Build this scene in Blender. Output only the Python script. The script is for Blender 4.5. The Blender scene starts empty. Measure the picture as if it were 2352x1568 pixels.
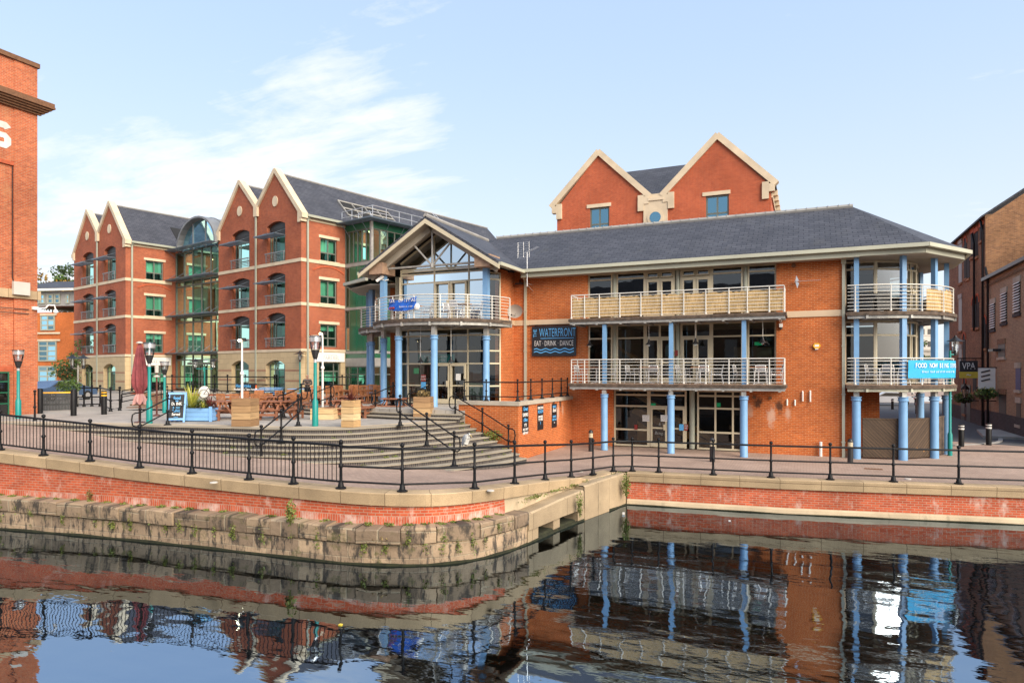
import bpy, bmesh, math, random
from mathutils import Vector, Matrix
from math import radians as R, sin, cos, pi, hypot
random.seed(7)
S = bpy.context.scene
COL = S.collection
# ------------------------------------------------------------------ camera, sky, sun, exposure
H = 3.6; TH = R(24); FPX = 1520.; CX = 1176.; HY = 851.
cd = bpy.data.cameras.new('camera'); cam = bpy.data.objects.new('camera', cd); COL.objects.link(cam)
cam.location = (0, 0, H); cam.rotation_euler = (R(90), 0, TH)
cd.sensor_width = 36; cd.lens = 36 * FPX / 2352; cd.shift_y = 67 / 2352; cd.clip_end = 6000; cd.clip_start = .1
S.camera = cam
S.view_settings.view_transform = 'Standard'; S.view_settings.look = 'None'
S.view_settings.exposure = EXPOSURE = 1.6; S.view_settings.gamma = 1
SUN_AZ = R(120); SUN_EL = R(33)
W = bpy.data.worlds.new('World'); S.world = W; W.use_nodes = True
nt = W.node_tree; nt.nodes.clear(); N = nt.nodes.new; LK = nt.links.new
def mth(nt, op, a, b=None, c=None, clamp=False):
    n = nt.nodes.new('ShaderNodeMath'); n.operation = op; n.use_clamp = clamp
    for i, v in enumerate((a, b, c)):
        if v is None: continue
        if isinstance(v, (int, float)): n.inputs[i].default_value = v
        else: nt.links.new(v, n.inputs[i])
    return n.outputs[0]
def ramp(nt, f, stops):
    n = nt.nodes.new('ShaderNodeValToRGB'); e = n.color_ramp.elements
    while len(e) < len(stops): e.new(.5)
    for i, (p, c) in enumerate(stops):
        e[i].position = p; e[i].color = (c, c, c, 1) if isinstance(c, (int, float)) else (*c, 1)
    nt.links.new(f, n.inputs[0]); return n.outputs[0]
def mixc(nt, f, a, b, mode='MIX'):
    n = nt.nodes.new('ShaderNodeMix'); n.data_type = 'RGBA'; n.blend_type = mode
    for i, v in ((0, f), (6, a), (7, b)):
        if isinstance(v, (int, float)): n.inputs[i].default_value = v
        elif isinstance(v, tuple): n.inputs[i].default_value = (*v, 1) if len(v) == 3 else v
        else: nt.links.new(v, n.inputs[i])
    return n.outputs[2]
sky = N('ShaderNodeTexSky'); sky.sky_type = 'NISHITA'; sky.sun_disc = False
sky.sun_elevation = SUN_EL; sky.sun_rotation = SUN_AZ; sky.air_density = .9; sky.dust_density = 1.6; sky.ozone_density = 2.2
tc = N('ShaderNodeTexCoord'); sx = N('ShaderNodeSeparateXYZ'); LK(tc.outputs['Generated'], sx.inputs[0])
zz = mth(nt, 'MAXIMUM', sx.outputs[2], .02)
den = mth(nt, 'ADD', zz, .10)
cu = mth(nt, 'DIVIDE', sx.outputs[0], den); cv = mth(nt, 'DIVIDE', sx.outputs[1], den)
cb = N('ShaderNodeCombineXYZ'); LK(cu, cb.inputs[0]); LK(cv, cb.inputs[1])
n1 = N('ShaderNodeTexNoise'); n1.inputs['Scale'].default_value = 2.6; n1.inputs['Detail'].default_value = 9; n1.inputs['Roughness'].default_value = .62; n1.inputs['Distortion'].default_value = .35
mp = N('ShaderNodeMapping'); mp.inputs['Location'].default_value = (3.1, 1.7, 0); mp.inputs['Scale'].default_value = (.55, 1.0, 1); mp.inputs['Rotation'].default_value = (0, 0, R(25))
LK(cb.outputs[0], mp.inputs[0]); LK(mp.outputs[0], n1.inputs['Vector'])
# one bank of thin cloud low over the office blocks, drifting out towards the left
def bank(dx, dy, dz, a, b):
    vm = N('ShaderNodeVectorMath'); vm.operation = 'DOT_PRODUCT'; LK(tc.outputs['Generated'], vm.inputs[0])
    l = math.sqrt(dx*dx+dy*dy+dz*dz); vm.inputs[1].default_value = (dx/l, dy/l, dz/l)
    n = N('ShaderNodeMapRange'); n.interpolation_type = 'SMOOTHSTEP'; LK(vm.outputs['Value'], n.inputs[0]); n.inputs[1].default_value = a; n.inputs[2].default_value = b
    return n.outputs[0]
b1 = bank(-.60, .735, .275, .972, .997); b2 = bank(-.78, .60, .18, .978, .998)
bb = mth(nt, 'MAXIMUM', b1, b2)
n2 = N('ShaderNodeTexNoise'); n2.inputs['Scale'].default_value = 9; n2.inputs['Detail'].default_value = 8; n2.inputs['Roughness'].default_value = .6; n2.inputs['Distortion'].default_value = .6
mp2 = N('ShaderNodeMapping'); mp2.inputs['Scale'].default_value = (.38, 1.25, 1); mp2.inputs['Rotation'].default_value = (0, 0, R(52)); LK(cb.outputs[0], mp2.inputs[0]); LK(mp2.outputs[0], n2.inputs['Vector'])
cl = mth(nt, 'ADD', mth(nt, 'ADD', n1.outputs[0], mth(nt, 'MULTIPLY', bb, .30)), mth(nt, 'MULTIPLY', mth(nt, 'SUBTRACT', n2.outputs[0], .5), .42))
cm = ramp(nt, cl, [(.66, 0), (.96, .85)])
hz = N('ShaderNodeMapRange'); LK(sx.outputs[2], hz.inputs[0]); hz.inputs[1].default_value = 0; hz.inputs[2].default_value = .75; hz.inputs[3].default_value = .86; hz.inputs[4].default_value = .55
hc = N('ShaderNodeMapRange'); hc.interpolation_type = 'SMOOTHSTEP'; LK(sx.outputs[2], hc.inputs[0]); hc.inputs[1].default_value = .02; hc.inputs[2].default_value = .48
hazec = mixc(nt, hc.outputs[0], (3.22, 3.34, 3.46), (2.42, 3.05, 3.92))
c0 = mixc(nt, hz.outputs[0], sky.outputs[0], hazec)      # thin high haze that whitens the sky
c1 = mixc(nt, cm, c0, (4.2, 4.15, 4.15))
bg = N('ShaderNodeBackground'); bg.inputs[1].default_value = .095; LK(c1, bg.inputs[0])
wo = N('ShaderNodeOutputWorld'); LK(bg.outputs[0], wo.inputs[0])
sd = bpy.data.lights.new('sun', 'SUN'); sd.energy = 2.0; sd.angle = R(50); sd.color = (1, .86, .68)
sun = bpy.data.objects.new('sun', sd); COL.objects.link(sun)
sdir = Vector((sin(SUN_AZ)*cos(SUN_EL), cos(SUN_AZ)*cos(SUN_EL), sin(SUN_EL)))
sun.rotation_euler = sdir.to_track_quat('Z', 'Y').to_euler(); sun.location = (20, -20, 40)

# ------------------------------------------------------------------ measuring: sight lines of the survey, used to read real positions
def _ray(x, y):
    t = (x-CX)/FPX; s, c = sin(TH), cos(TH); return (-s+t*c, c+t*s, (HY-y)/FPX)
def gz(x, y, z=0):
    r = _ray(x, y); k = (z-H)/r[2]; return (r[0]*k, r[1]*k, z)
def gy(x, y, Y):
    r = _ray(x, y); k = Y/r[1]; return (r[0]*k, Y, H+r[2]*k)
def gx(x, y, X):
    r = _ray(x, y); k = X/r[0]; return (X, r[1]*k, H+r[2]*k)
def gd(x, y, d):
    r = _ray(x, y); return (r[0]*d, r[1]*d, H+r[2]*d)

# ------------------------------------------------------------------ materials
MATS = {}
def newmat(name):
    m = bpy.data.materials.new(name); m.use_nodes = True; nt = m.node_tree
    b = nt.nodes['Principled BSDF']; MATS[name] = m
    return m, nt, b
def uvn(nt, sx=1, sy=1, sz=1, obj=False):
    t = nt.nodes.new('ShaderNodeTexCoord'); m = nt.nodes.new('ShaderNodeMapping')
    nt.links.new(t.outputs['Object' if obj else 'UV'], m.inputs[0]); m.inputs['Scale'].default_value = (sx, sy, sz)
    return m.outputs[0]
def noise(nt, vec, scale, det=4, rough=.55):
    n = nt.nodes.new('ShaderNodeTexNoise'); n.inputs['Scale'].default_value = scale; n.inputs['Detail'].default_value = det; n.inputs['Roughness'].default_value = rough
    nt.links.new(vec, n.inputs['Vector']); return n.outputs[0]
def bump(nt, b, h, st=.3, dist=.02):
    n = nt.nodes.new('ShaderNodeBump'); n.inputs['Strength'].default_value = st; n.inputs['Distance'].default_value = dist
    nt.links.new(h, n.inputs['Height']); nt.links.new(n.outputs[0], b.inputs['Normal'])
def plain(name, col, rough=.6, metal=0, var=.18, sc=1.5, spec=None, bmp=0):
    m, nt, b = newmat(name)
    v = uvn(nt, obj=True); f = noise(nt, v, sc, 6)
    lo = tuple(c*(1-var) for c in col); hi = tuple(min(1, c*(1+var)) for c in col)
    nt.links.new(ramp(nt, f, [(.3, lo), (.7, hi)]), b.inputs['Base Color'])
    b.inputs['Roughness'].default_value = rough; b.inputs['Metallic'].default_value = metal
    if spec is not None: b.inputs['Specular IOR Level'].default_value = spec
    if bmp: bump(nt, b, noise(nt, v, sc*12, 4), bmp, .01)
    return m
def brick(name, c1, c2, mort, bw=.225, rh=.075, ms=.011, var=.35, stain=None, stain_amt=.5, rough=.85, off=.5, big=.35, spots=None, drips=False, lo=.55, ss=.9):
    m, nt, b = newmat(name); v = uvn(nt)
    t = nt.nodes.new('ShaderNodeTexBrick'); nt.links.new(v, t.inputs['Vector'])
    t.offset = off
    for k, x in (('Scale', 1), ('Brick Width', bw), ('Row Height', rh), ('Mortar Size', ms), ('Mortar Smooth', .3), ('Bias', 0)): t.inputs[k].default_value = x
    t.inputs['Color1'].default_value = (*c1, 1); t.inputs['Color2'].default_value = (*c2, 1); t.inputs['Mortar'].default_value = (*mort, 1)
    f = noise(nt, v, big, 8, .62); g = noise(nt, v, 5.5, 4, .6)
    k = mth(nt, 'ADD', mth(nt, 'MULTIPLY', f, .65), mth(nt, 'MULTIPLY', g, .35))
    br = ramp(nt, k, [(.32, 1-var), (.68, 1+var*.55)])
    c = mixc(nt, 1, t.outputs['Color'], br, 'MULTIPLY')
    if stain:
        s = noise(nt, uvn(nt, 1, .55), ss, 9, .68)
        c = mixc(nt, mth(nt, 'MULTIPLY', ramp(nt, s, [(lo, 0), (lo+.15, 1)]), stain_amt), c, stain)
    if drips:
        s = noise(nt, uvn(nt, 2.6, .16), 1.0, 6, .6); c = mixc(nt, mth(nt, 'MULTIPLY', ramp(nt, s, [(.60, 0), (.78, 1)]), .42), c, (.22, .07, .04))
        s = noise(nt, uvn(nt, 3.5, .3), 1.1, 7, .65); c = mixc(nt, mth(nt, 'MULTIPLY', ramp(nt, s, [(.66, 0), (.80, 1)]), .30), c, (.62, .34, .20))
    for (u0, v0, ru, rv, col, amt) in spots or ():
        mp = nt.nodes.new('ShaderNodeMapping'); mp.inputs['Location'].default_value = (-u0/ru, -v0/rv, 0); mp.inputs['Scale'].default_value = (1/ru, 1/rv, 1)
        t2 = nt.nodes.new('ShaderNodeTexCoord'); nt.links.new(t2.outputs['UV'], mp.inputs[0]); ln = nt.nodes.new('ShaderNodeVectorMath'); ln.operation = 'LENGTH'; nt.links.new(mp.outputs[0], ln.inputs[0])
        k = mth(nt, 'ADD', mth(nt, 'SUBTRACT', 1, ln.outputs['Value']), mth(nt, 'MULTIPLY', mth(nt, 'SUBTRACT', noise(nt, uvn(nt, 3.2, 1.6), 1.3, 6, .7), .5), 2.2))
        c = mixc(nt, mth(nt, 'MULTIPLY', ramp(nt, k, [(.35, 0), (.80, 1)]), amt), c, col)
    nt.links.new(c, b.inputs['Base Color']); b.inputs['Roughness'].default_value = rough; b.inputs['Specular IOR Level'].default_value = .25
    bump(nt, b, mth(nt, 'SUBTRACT', 1, t.outputs['Fac']), .35, .008)
    return m
brick('pub_brick', (.58, .142, .030), (.44, .095, .021), (.55, .27, .13), stain=(.30, .085, .035), stain_amt=.45, var=.42, big=.28, drips=True, spots=[(4.05, 2.25, .34, .42, (.035, .022, .018), .85), (4.95, 2.1, .30, .55, (.04, .025, .02), .85), (4.6, 1.6, .34, .75, (.60, .46, .37), .6), (5.25, 1.75, .2, .6, (.60, .46, .37), .5), (3.7, 1.8, .35, .5, (.5, .36, .28), .5)])
brick('office_brick', (.42, .100, .040), (.30, .064, .029), (.36, .20, .13), ms=.010)
brick('back_brick', (.50, .095, .032), (.40, .070, .026), (.42, .22, .14), ms=.009)
brick('tower_brick', (.56, .150, .058), (.40, .090, .038), (.44, .24, .15), var=.42, stain=(.50, .26, .13), stain_amt=.4)
brick('canal_brick', (.58, .118, .048), (.42, .076, .034), (.45, .26, .18), var=.4, stain=(.66, .50, .42), stain_amt=.8, ms=.011, lo=.56, ss=1.9)
brick('canal_soldier', (.60, .135, .062), (.44, .09, .045), (.50, .30, .22), bw=.075, rh=.225, ms=.010, off=0, var=.4, stain=(.68, .54, .47), stain_amt=.8, lo=.48, ss=1.6)
brick('soot_brick', (.31, .165, .085), (.165, .092, .055), (.25, .175, .12), var=.5, stain=(.07, .05, .048), stain_amt=.5)
brick('gable_brick', (.40, .19, .085), (.23, .105, .055), (.34, .22, .13), var=.5)
brick('tan_brick', (.47, .315, .19), (.36, .235, .145), (.19, .14, .115), ms=.012, var=.25)
brick('dark_plinth_brick', (.07, .06, .065), (.045, .04, .045), (.10, .09, .09))
brick('orange_brick', (.60, .150, .030), (.50, .115, .024), (.5, .24, .11), ms=.008)
brick('slate', (.080, .083, .099), (.056, .059, .073), (.022, .024, .032), bw=.42, rh=.24, ms=.016, var=.32, rough=.6, big=.6, stain=(.10, .096, .085), stain_amt=.25, lo=.56, ss=1.3)
brick('riser_brick', (.075, .066, .068), (.04, .036, .04), (.165, .145, .12), bw=.075, rh=.13, ms=.012, off=0, var=.3)
brick('pavers', (.42, .305, .242), (.355, .262, .21), (.24, .165, .13), bw=.21, rh=.105, ms=.007, var=.32, rough=.8, stain=(.22, .155, .12), stain_amt=.35, lo=.58)
brick('slabs', (.44, .405, .355), (.36, .33, .295), (.20, .18, .16), bw=.6, rh=.6, ms=.014, var=.3, off=0, stain=(.22, .19, .16), stain_amt=.4)
def stoneblock():
    m, nt, b = newmat('old_stone'); v = uvn(nt)
    t = nt.nodes.new('ShaderNodeTexBrick'); nt.links.new(v, t.inputs['Vector']); t.offset = .43
    for k, x in (('Scale', 1), ('Brick Width', .70), ('Row Height', .31), ('Mortar Size', .014), ('Mortar Smooth', .5), ('Bias', 0)): t.inputs[k].default_value = x
    t.inputs['Color1'].default_value = (.39, .285, .185, 1); t.inputs['Color2'].default_value = (.215, .155, .105, 1); t.inputs['Mortar'].default_value = (.36, .29, .20, 1)
    f = noise(nt, uvn(nt, 3.2, 1.0), 2.0, 8, .7); g = noise(nt, v, 1.1, 6, .6)
    c = mixc(nt, 1, t.outputs['Color'], ramp(nt, g, [(.3, .72), (.7, 1.2)]), 'MULTIPLY')
    c = mixc(nt, ramp(nt, f, [(.50, 0), (.60, .92)]), c, (.035, .030, .025))
    mo = noise(nt, v, 2.3, 7, .7)
    c = mixc(nt, ramp(nt, mo, [(.57, 0), (.66, .75)]), c, (.085, .085, .026))
    nt.links.new(c, b.inputs['Base Color']); b.inputs['Roughness'].default_value = .9
    bump(nt, b, mth(nt, 'ADD', noise(nt, v, 9, 6, .7), mth(nt, 'MULTIPLY', mth(nt, 'SUBTRACT', 1, t.outputs['Fac']), .8)), .7, .04)
stoneblock()
def aggregate(name, a, bcol, streak=(.16, .13, .09), joint=0):
    m, nt, b = newmat(name); v = uvn(nt)
    c = ramp(nt, noise(nt, v, 45, 3, .7), [(.35, a), (.65, bcol)])
    c = mixc(nt, 1, c, ramp(nt, noise(nt, v, .9, 6, .6), [(.3, .72), (.7, 1.15)]), 'MULTIPLY')
    c = mixc(nt, ramp(nt, noise(nt, uvn(nt, 1, .25), 2.2, 7, .7), [(.58, 0), (.75, .55)]), c, streak)
    if joint:
        t = nt.nodes.new('ShaderNodeTexBrick'); nt.links.new(v, t.inputs['Vector']); t.offset = 0
        for k, x in (('Scale', 1), ('Brick Width', joint), ('Row Height', 30), ('Mortar Size', .012), ('Mortar Smooth', .4)): t.inputs[k].default_value = x
        t.inputs['Color1'].default_value = (.88, .88, .88, 1); t.inputs['Color2'].default_value = (1.1, 1.1, 1.1, 1); t.inputs['Mortar'].default_value = (.35, .32, .28, 1)
        c = mixc(nt, 1, c, t.outputs['Color'], 'MULTIPLY')
    nt.links.new(c, b.inputs['Base Color']); b.inputs['Roughness'].default_value = .9
    bump(nt, b, noise(nt, v, 40, 4, .7), .4, .01)
aggregate('coping_concrete', (.33, .235, .135), (.53, .395, .24), joint=1.25)
aggregate('old_concrete', (.30, .225, .14), (.50, .385, .245), (.065, .06, .03), joint=2.1)
aggregate('cast_concrete', (.46, .36, .235), (.54, .44, .30))
aggregate('wall_cap', (.38, .33, .26), (.50, .44, .36))
aggregate('step_stone', (.27, .235, .18), (.37, .325, .25), (.07, .058, .036))
plain('band_stone', (.62, .47, .315), .8, var=.12, sc=.8)
plain('coping_stone', (.60, .49, .345), .8, var=.16, sc=.9)
brick('ashlar', (.56, .435, .26), (.50, .385, .23), (.36, .27, .165), bw=.9, rh=.42, ms=.012, var=.12)
brick('band_pink', (.40, .23, .14), (.36, .2, .125), (.3, .18, .12), bw=.4, rh=.1, ms=.008, var=.15)
m, nt, b = newmat('blue_paint'); v = uvn(nt, obj=True)
c = ramp(nt, noise(nt, v, 3, 6), [(.3, (.15, .305, .51)), (.7, (.178, .36, .60))])
c = mixc(nt, mth(nt, 'MULTIPLY', ramp(nt, noise(nt, uvn(nt, 7, 7, .9, obj=True), 1.4, 7, .7), [(.60, 0), (.74, 1)]), .45), c, (.20, .19, .16))
c = mixc(nt, ramp(nt, noise(nt, v, 14, 4, .7), [(.71, 0), (.75, .8)]), c, (.14, .075, .045))
nt.links.new(c, b.inputs['Base Color']); b.inputs['Roughness'].default_value = .5
plain('steel_galv', (.38, .37, .34), .5, .3, var=.25, sc=4)
plain('cream_frame', (.55, .485, .345), .55, var=.06)
plain('grey_frame', (.125, .135, .115), .5, var=.1)
plain('sage_frame', (.33, .345, .275), .55, var=.06)
plain('gutter_paint', (.44, .44, .345), .5, var=.1, sc=.7)
plain('soffit', (.36, .32, .26), .7, var=.12)
plain('white_rail', (.60, .585, .535), .4, .1, var=.08)
plain('alu', (.70, .70, .70), .3, .7, var=.05)
plain('black_iron', (.009, .009, .010), .5, var=.3, sc=6, spec=.22)
plain('brown_pole', (.10, .035, .025), .4, var=.15)
plain('dark_plank', (.085, .060, .043), .85, var=.5, sc=5)
plain('white_paint', (.74, .72, .68), .5, var=.05)
plain('letter_white', (.62, .60, .55), .7, var=.18, sc=2)
plain('teal_paint', (.005, .225, .205), .4, var=.07)
plain('lamp_dark', (.02, .02, .022), .4, var=.1)
plain('teak', (.36, .145, .058), .6, var=.35, sc=5)
plain('bench_wood', (.25, .098, .050), .65, var=.35, sc=4)
plain('crate_wood', (.40, .235, .105), .8, var=.45, sc=6)
plain('pale_wood', (.60, .40, .19), .75, var=.35, sc=6)
def plank(name, c, k=.4):
    m, nt, b = newmat(name); v = uvn(nt, .8, 14, 14); f = noise(nt, v, 1.6, 6, .65)
    nt.links.new(ramp(nt, f, [(.3, tuple(x*(1-k) for x in c)), (.7, tuple(x*(1+k*.7) for x in c))]), b.inputs['Base Color']); b.inputs['Roughness'].default_value = .8
for n_, c_ in (('crate_wood', (.36, .22, .105)), ('crate_wood_dark', (.28, .165, .08)), ('crate_wood_light', (.43, .28, .14)), ('pale_wood', (.58, .40, .20)), ('pale_wood_dark', (.50, .32, .15)), ('pale_wood_light', (.66, .49, .27))): plank(n_, c_)
plain('weathered_wood', (.33, .215, .145), .8, var=.25, sc=5)
plain('planter_blue', (.20, .41, .72), .55, var=.08)
plain('board_black', (.012, .013, .016), .5, var=.2)
plain('sign_black', (.018, .020, .026), .45, var=.1)
plain('sign_cyan', (.11, .42, .80), .5, var=.04)
plain('banner_cyan', (.015, .36, .66), .6, var=.08, sc=2)
plain('banner_blue', (.02, .12, .52), .5, var=.5, sc=3)
plain('sign_white', (.78, .77, .74), .5, var=.03)
plain('grey_text', (.25, .25, .24), .6)
plain('yellow_plastic', (.80, .42, .02), .4)
plain('yellow_paint', (.70, .52, .06), .6)
plain('orange_plastic', (.80, .13, .02), .5)
plain('red_card', (.24, .025, .02), .5)
plain('maroon_canvas', (.235, .052, .058), .85, var=.3, sc=5)
plain('pink_canvas', (.50, .27, .25), .85)
plain('rotunda_grey', (.30, .29, .27), .6)
plain('louvre_dark', (.035, .034, .032), .5)
plain('shade_metal', (.13, .165, .20), .35, .5, var=.1)
plain('green_panel', (.017, .115, .060), .25, var=.12, sc=.6, spec=.7)
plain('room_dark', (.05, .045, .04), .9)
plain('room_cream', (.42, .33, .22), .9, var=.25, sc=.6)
plain('room_green', (.22, .34, .27), .9, var=.35, sc=.35)
plain('blind', (.60, .72, .64), .85, var=.06)
plain('floor_wood', (.16, .085, .04), .5)
plain('stair_wood', (.50, .26, .075), .45, var=.15)
plain('asphalt', (.060, .062, .068), .85, var=.2, sc=3)
plain('kerb', (.30, .29, .27), .8)
plain('soil', (.035, .024, .016), .95)
plain('skin', (.50, .27, .19), .5, var=.05)
plain('cloth_dark', (.015, .015, .018), .85)
plain('heron_grey', (.36, .38, .40), .8, var=.25, sc=20)
plain('heron_white', (.66, .65, .62), .8, var=.1, sc=20)
plain('heron_leg', (.16, .13, .09), .7)
plain('heron_black', (.02, .02, .025), .7)
plain('heron_bill', (.45, .34, .16), .5)
plain('stone_pale', (.50, .47, .42), .8, var=.1)
plain('render_grey', (.34, .32, .28), .8, var=.1)
plain('bark', (.06, .042, .03), .9)
plain('tyre', (.012, .012, .012), .8)
plain('fence_grey', (.048, .050, .052), .8, var=.25, sc=4)
plain('rust', (.16, .075, .035), .8, var=.3, sc=8)
plain('blue_door', (.02, .045, .16), .5)
plain('silver_paint', (.62, .64, .67), .3, .15, var=.03)
plain('blue_car_paint', (.10, .17, .30), .25, .4, var=.03)
plain('green_sign', (.005, .20, .07), .4)
plain('arch_red', (.40, .088, .035), .85, var=.25, sc=5)
plain('grey_lead', (.20, .21, .22), .5, var=.15)
plain('moss', (.022, .024, .010), .95, var=.5, sc=7)
def leafm(name, a, b_, tr=.25):
    m, nt, b = newmat(name); v = uvn(nt, obj=True)
    nt.links.new(ramp(nt, noise(nt, v, 9, 3), [(.3, a), (.7, b_)]), b.inputs['Base Color']); b.inputs['Roughness'].default_value = .6
    b.inputs['Subsurface Weight'].default_value = 0
    return m
leafm('leaf_green', (.035, .075, .015), (.10, .17, .03))
leafm('leaf_dark', (.02, .045, .012), (.055, .09, .022))
leafm('leaf_autumn', (.17, .095, .012), (.32, .19, .022))
leafm('leaf_lime', (.28, .33, .04), (.52, .50, .10))
leafm('leaf_red', (.07, .015, .013), (.17, .04, .03))
leafm('weed', (.075, .11, .018), (.19, .21, .04))
leafm('weed_dry', (.16, .10, .03), (.24, .17, .06))
def glassm(name, tint, ior, extra, gcol=(1, 1, 1), wob=.0):
    m, nt, b = newmat(name); nt.nodes.remove(b); out = nt.nodes['Material Output']
    tr = nt.nodes.new('ShaderNodeBsdfTransparent'); tr.inputs[0].default_value = (*tint, 1)
    gl = nt.nodes.new('ShaderNodeBsdfGlossy'); gl.inputs['Roughness'].default_value = .012; gl.inputs['Color'].default_value = (*gcol, 1)
    fr = nt.nodes.new('ShaderNodeFresnel'); fr.inputs[0].default_value = ior
    mx = nt.nodes.new('ShaderNodeMixShader')
    nt.links.new(mth(nt, 'ADD', fr.outputs[0], extra, clamp=True), mx.inputs[0])
    nt.links.new(tr.outputs[0], mx.inputs[1]); nt.links.new(gl.outputs[0], mx.inputs[2]); nt.links.new(mx.outputs[0], out.inputs[0])
    if wob:
        bp = nt.nodes.new('ShaderNodeBump'); bp.inputs['Strength'].default_value = wob; bp.inputs['Distance'].default_value = .05
        nt.links.new(noise(nt, uvn(nt, obj=True), .9, 2), bp.inputs['Height']); nt.links.new(bp.outputs[0], gl.inputs['Normal']); nt.links.new(bp.outputs[0], fr.inputs['Normal'])
    return m
glassm('glass', (.55, .60, .60), 1.55, .03, wob=.05)
glassm('glass_gable', (.22, .28, .34), 1.9, .58, (.80, .91, 1), wob=.03)
glassm('glass_green', (.44, .80, .66), 1.5, .06, (.62, 1, .88), wob=.06)
glassm('glass_blue', (.20, .34, .40), 1.6, .30, (.45, .82, 1.0), wob=.04)
glassm('lamp_glass', (.85, .88, .90), 1.45, .10)
def lit(name, col, s):
    m, nt, b = newmat(name); b.inputs['Emission Color'].default_value = (*col, 1); b.inputs['Emission Strength'].default_value = s
lit('lit_lamp', (1, .80, .45), 7)
lit('ceiling_light', (1, .72, .35), 4)
lit('exit_light', (.02, .55, .2), .12); MATS['exit_light'].node_tree.nodes['Principled BSDF'].inputs['Base Color'].default_value = (.01, .2, .08, 1)
def timber_diag(name, ang):
    m, nt, b = newmat(name); v = uvn(nt)
    mp = nt.nodes.new('ShaderNodeMapping'); mp.inputs['Rotation'].default_value = (0, 0, ang); nt.links.new(v, mp.inputs[0])
    t = nt.nodes.new('ShaderNodeTexBrick'); nt.links.new(mp.outputs[0], t.inputs['Vector']); t.offset = 0
    for k, x in (('Scale', 1), ('Brick Width', 40), ('Row Height', .105), ('Mortar Size', .010), ('Mortar Smooth', .2)): t.inputs[k].default_value = x
    t.inputs['Color1'].default_value = (.060, .036, .020, 1); t.inputs['Color2'].default_value = (.082, .050, .028, 1); t.inputs['Mortar'].default_value = (.02, .013, .008, 1)
    st = nt.nodes.new('ShaderNodeMapping'); st.inputs['Scale'].default_value = (.7, 9, 1); nt.links.new(mp.outputs[0], st.inputs[0])
    c = mixc(nt, 1, t.outputs['Color'], ramp(nt, noise(nt, st.outputs[0], 2, 6, .6), [(.3, .6), (.7, 1.4)]), 'MULTIPLY')
    vo = nt.nodes.new('ShaderNodeTexVoronoi'); vo.inputs['Scale'].default_value = 2.6; nt.links.new(v, vo.inputs['Vector'])
    c = mixc(nt, ramp(nt, vo.outputs['Distance'], [(.07, .9), (.11, 0)]), c, (.30, .14, .035))
    nt.links.new(c, b.inputs['Base Color']); b.inputs['Roughness'].default_value = .75
    bump(nt, b, mth(nt, 'SUBTRACT', 1, t.outputs['Fac']), .5, .02)
timber_diag('screen_left', R(45)); timber_diag('screen_right', R(-45))
def reed():
    m, nt, b = newmat('reed'); f = noise(nt, uvn(nt, 45, 2.2), 1, 6, .65); g = noise(nt, uvn(nt, 1, 1), 1.6, 5, .6)
    c = ramp(nt, f, [(.30, (.20, .12, .045)), (.46, (.58, .39, .17)), (.70, (.80, .60, .32))])
    c = mixc(nt, 1, c, ramp(nt, g, [(.3, .72), (.65, 1.1)]), 'MULTIPLY')
    nt.links.new(c, b.inputs['Base Color']); b.inputs['Roughness'].default_value = .85; bump(nt, b, f, .6, .02)
reed()
def plaid():
    m, nt, b = newmat('plaid'); v = uvn(nt, obj=True); s = nt.nodes.new('ShaderNodeSeparateXYZ'); nt.links.new(v, s.inputs[0])
    def stripe(o, k): return mth(nt, 'GREATER_THAN', mth(nt, 'FRACT', mth(nt, 'MULTIPLY', o, k)), .78)
    a = mth(nt, 'MAXIMUM', stripe(s.outputs[2], 9), stripe(mth(nt, 'ADD', s.outputs[0], s.outputs[1]), 9))
    nt.links.new(mixc(nt, a, (.022, .020, .022), (.22, .19, .17)), b.inputs['Base Color']); b.inputs['Roughness'].default_value = .9
plaid()
def water():
    m, nt, b = newmat('canal_water'); nt.nodes.remove(b); out = nt.nodes['Material Output']
    v = uvn(nt, obj=True)
    r1 = nt.nodes.new('ShaderNodeMapping'); r1.inputs['Rotation'].default_value = (0, 0, R(-20)); r1.inputs['Scale'].default_value = (.55, 1.5, 1); nt.links.new(v, r1.inputs[0])
    a = noise(nt, r1.outputs[0], .75, 2, .5); c_ = noise(nt, r1.outputs[0], 2.6, 3, .55)
    calm = ramp(nt, noise(nt, v, .16, 4), [(.36, .10), (.60, 1)])
    h = mth(nt, 'MULTIPLY', mth(nt, 'ADD', a, mth(nt, 'MULTIPLY', c_, .22)), calm)
    bp = nt.nodes.new('ShaderNodeBump'); bp.inputs['Strength'].default_value = .22; bp.inputs['Distance'].default_value = .105; nt.links.new(h, bp.inputs['Height'])
    gl = nt.nodes.new('ShaderNodeBsdfGlossy'); gl.inputs['Roughness'].default_value = .015; gl.inputs['Color'].default_value = (.64, .80, .98, 1)
    df = nt.nodes.new('ShaderNodeBsdfDiffuse'); df.inputs[0].default_value = (.004, .0035, .0025, 1)
    mx = nt.nodes.new('ShaderNodeMixShader')
    nt.links.new(bp.outputs[0], gl.inputs['Normal'])
    mx.inputs[0].default_value = .48
    nt.links.new(df.outputs[0], mx.inputs[1]); nt.links.new(gl.outputs[0], mx.inputs[2]); nt.links.new(mx.outputs[0], out.inputs[0])
water()

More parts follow.
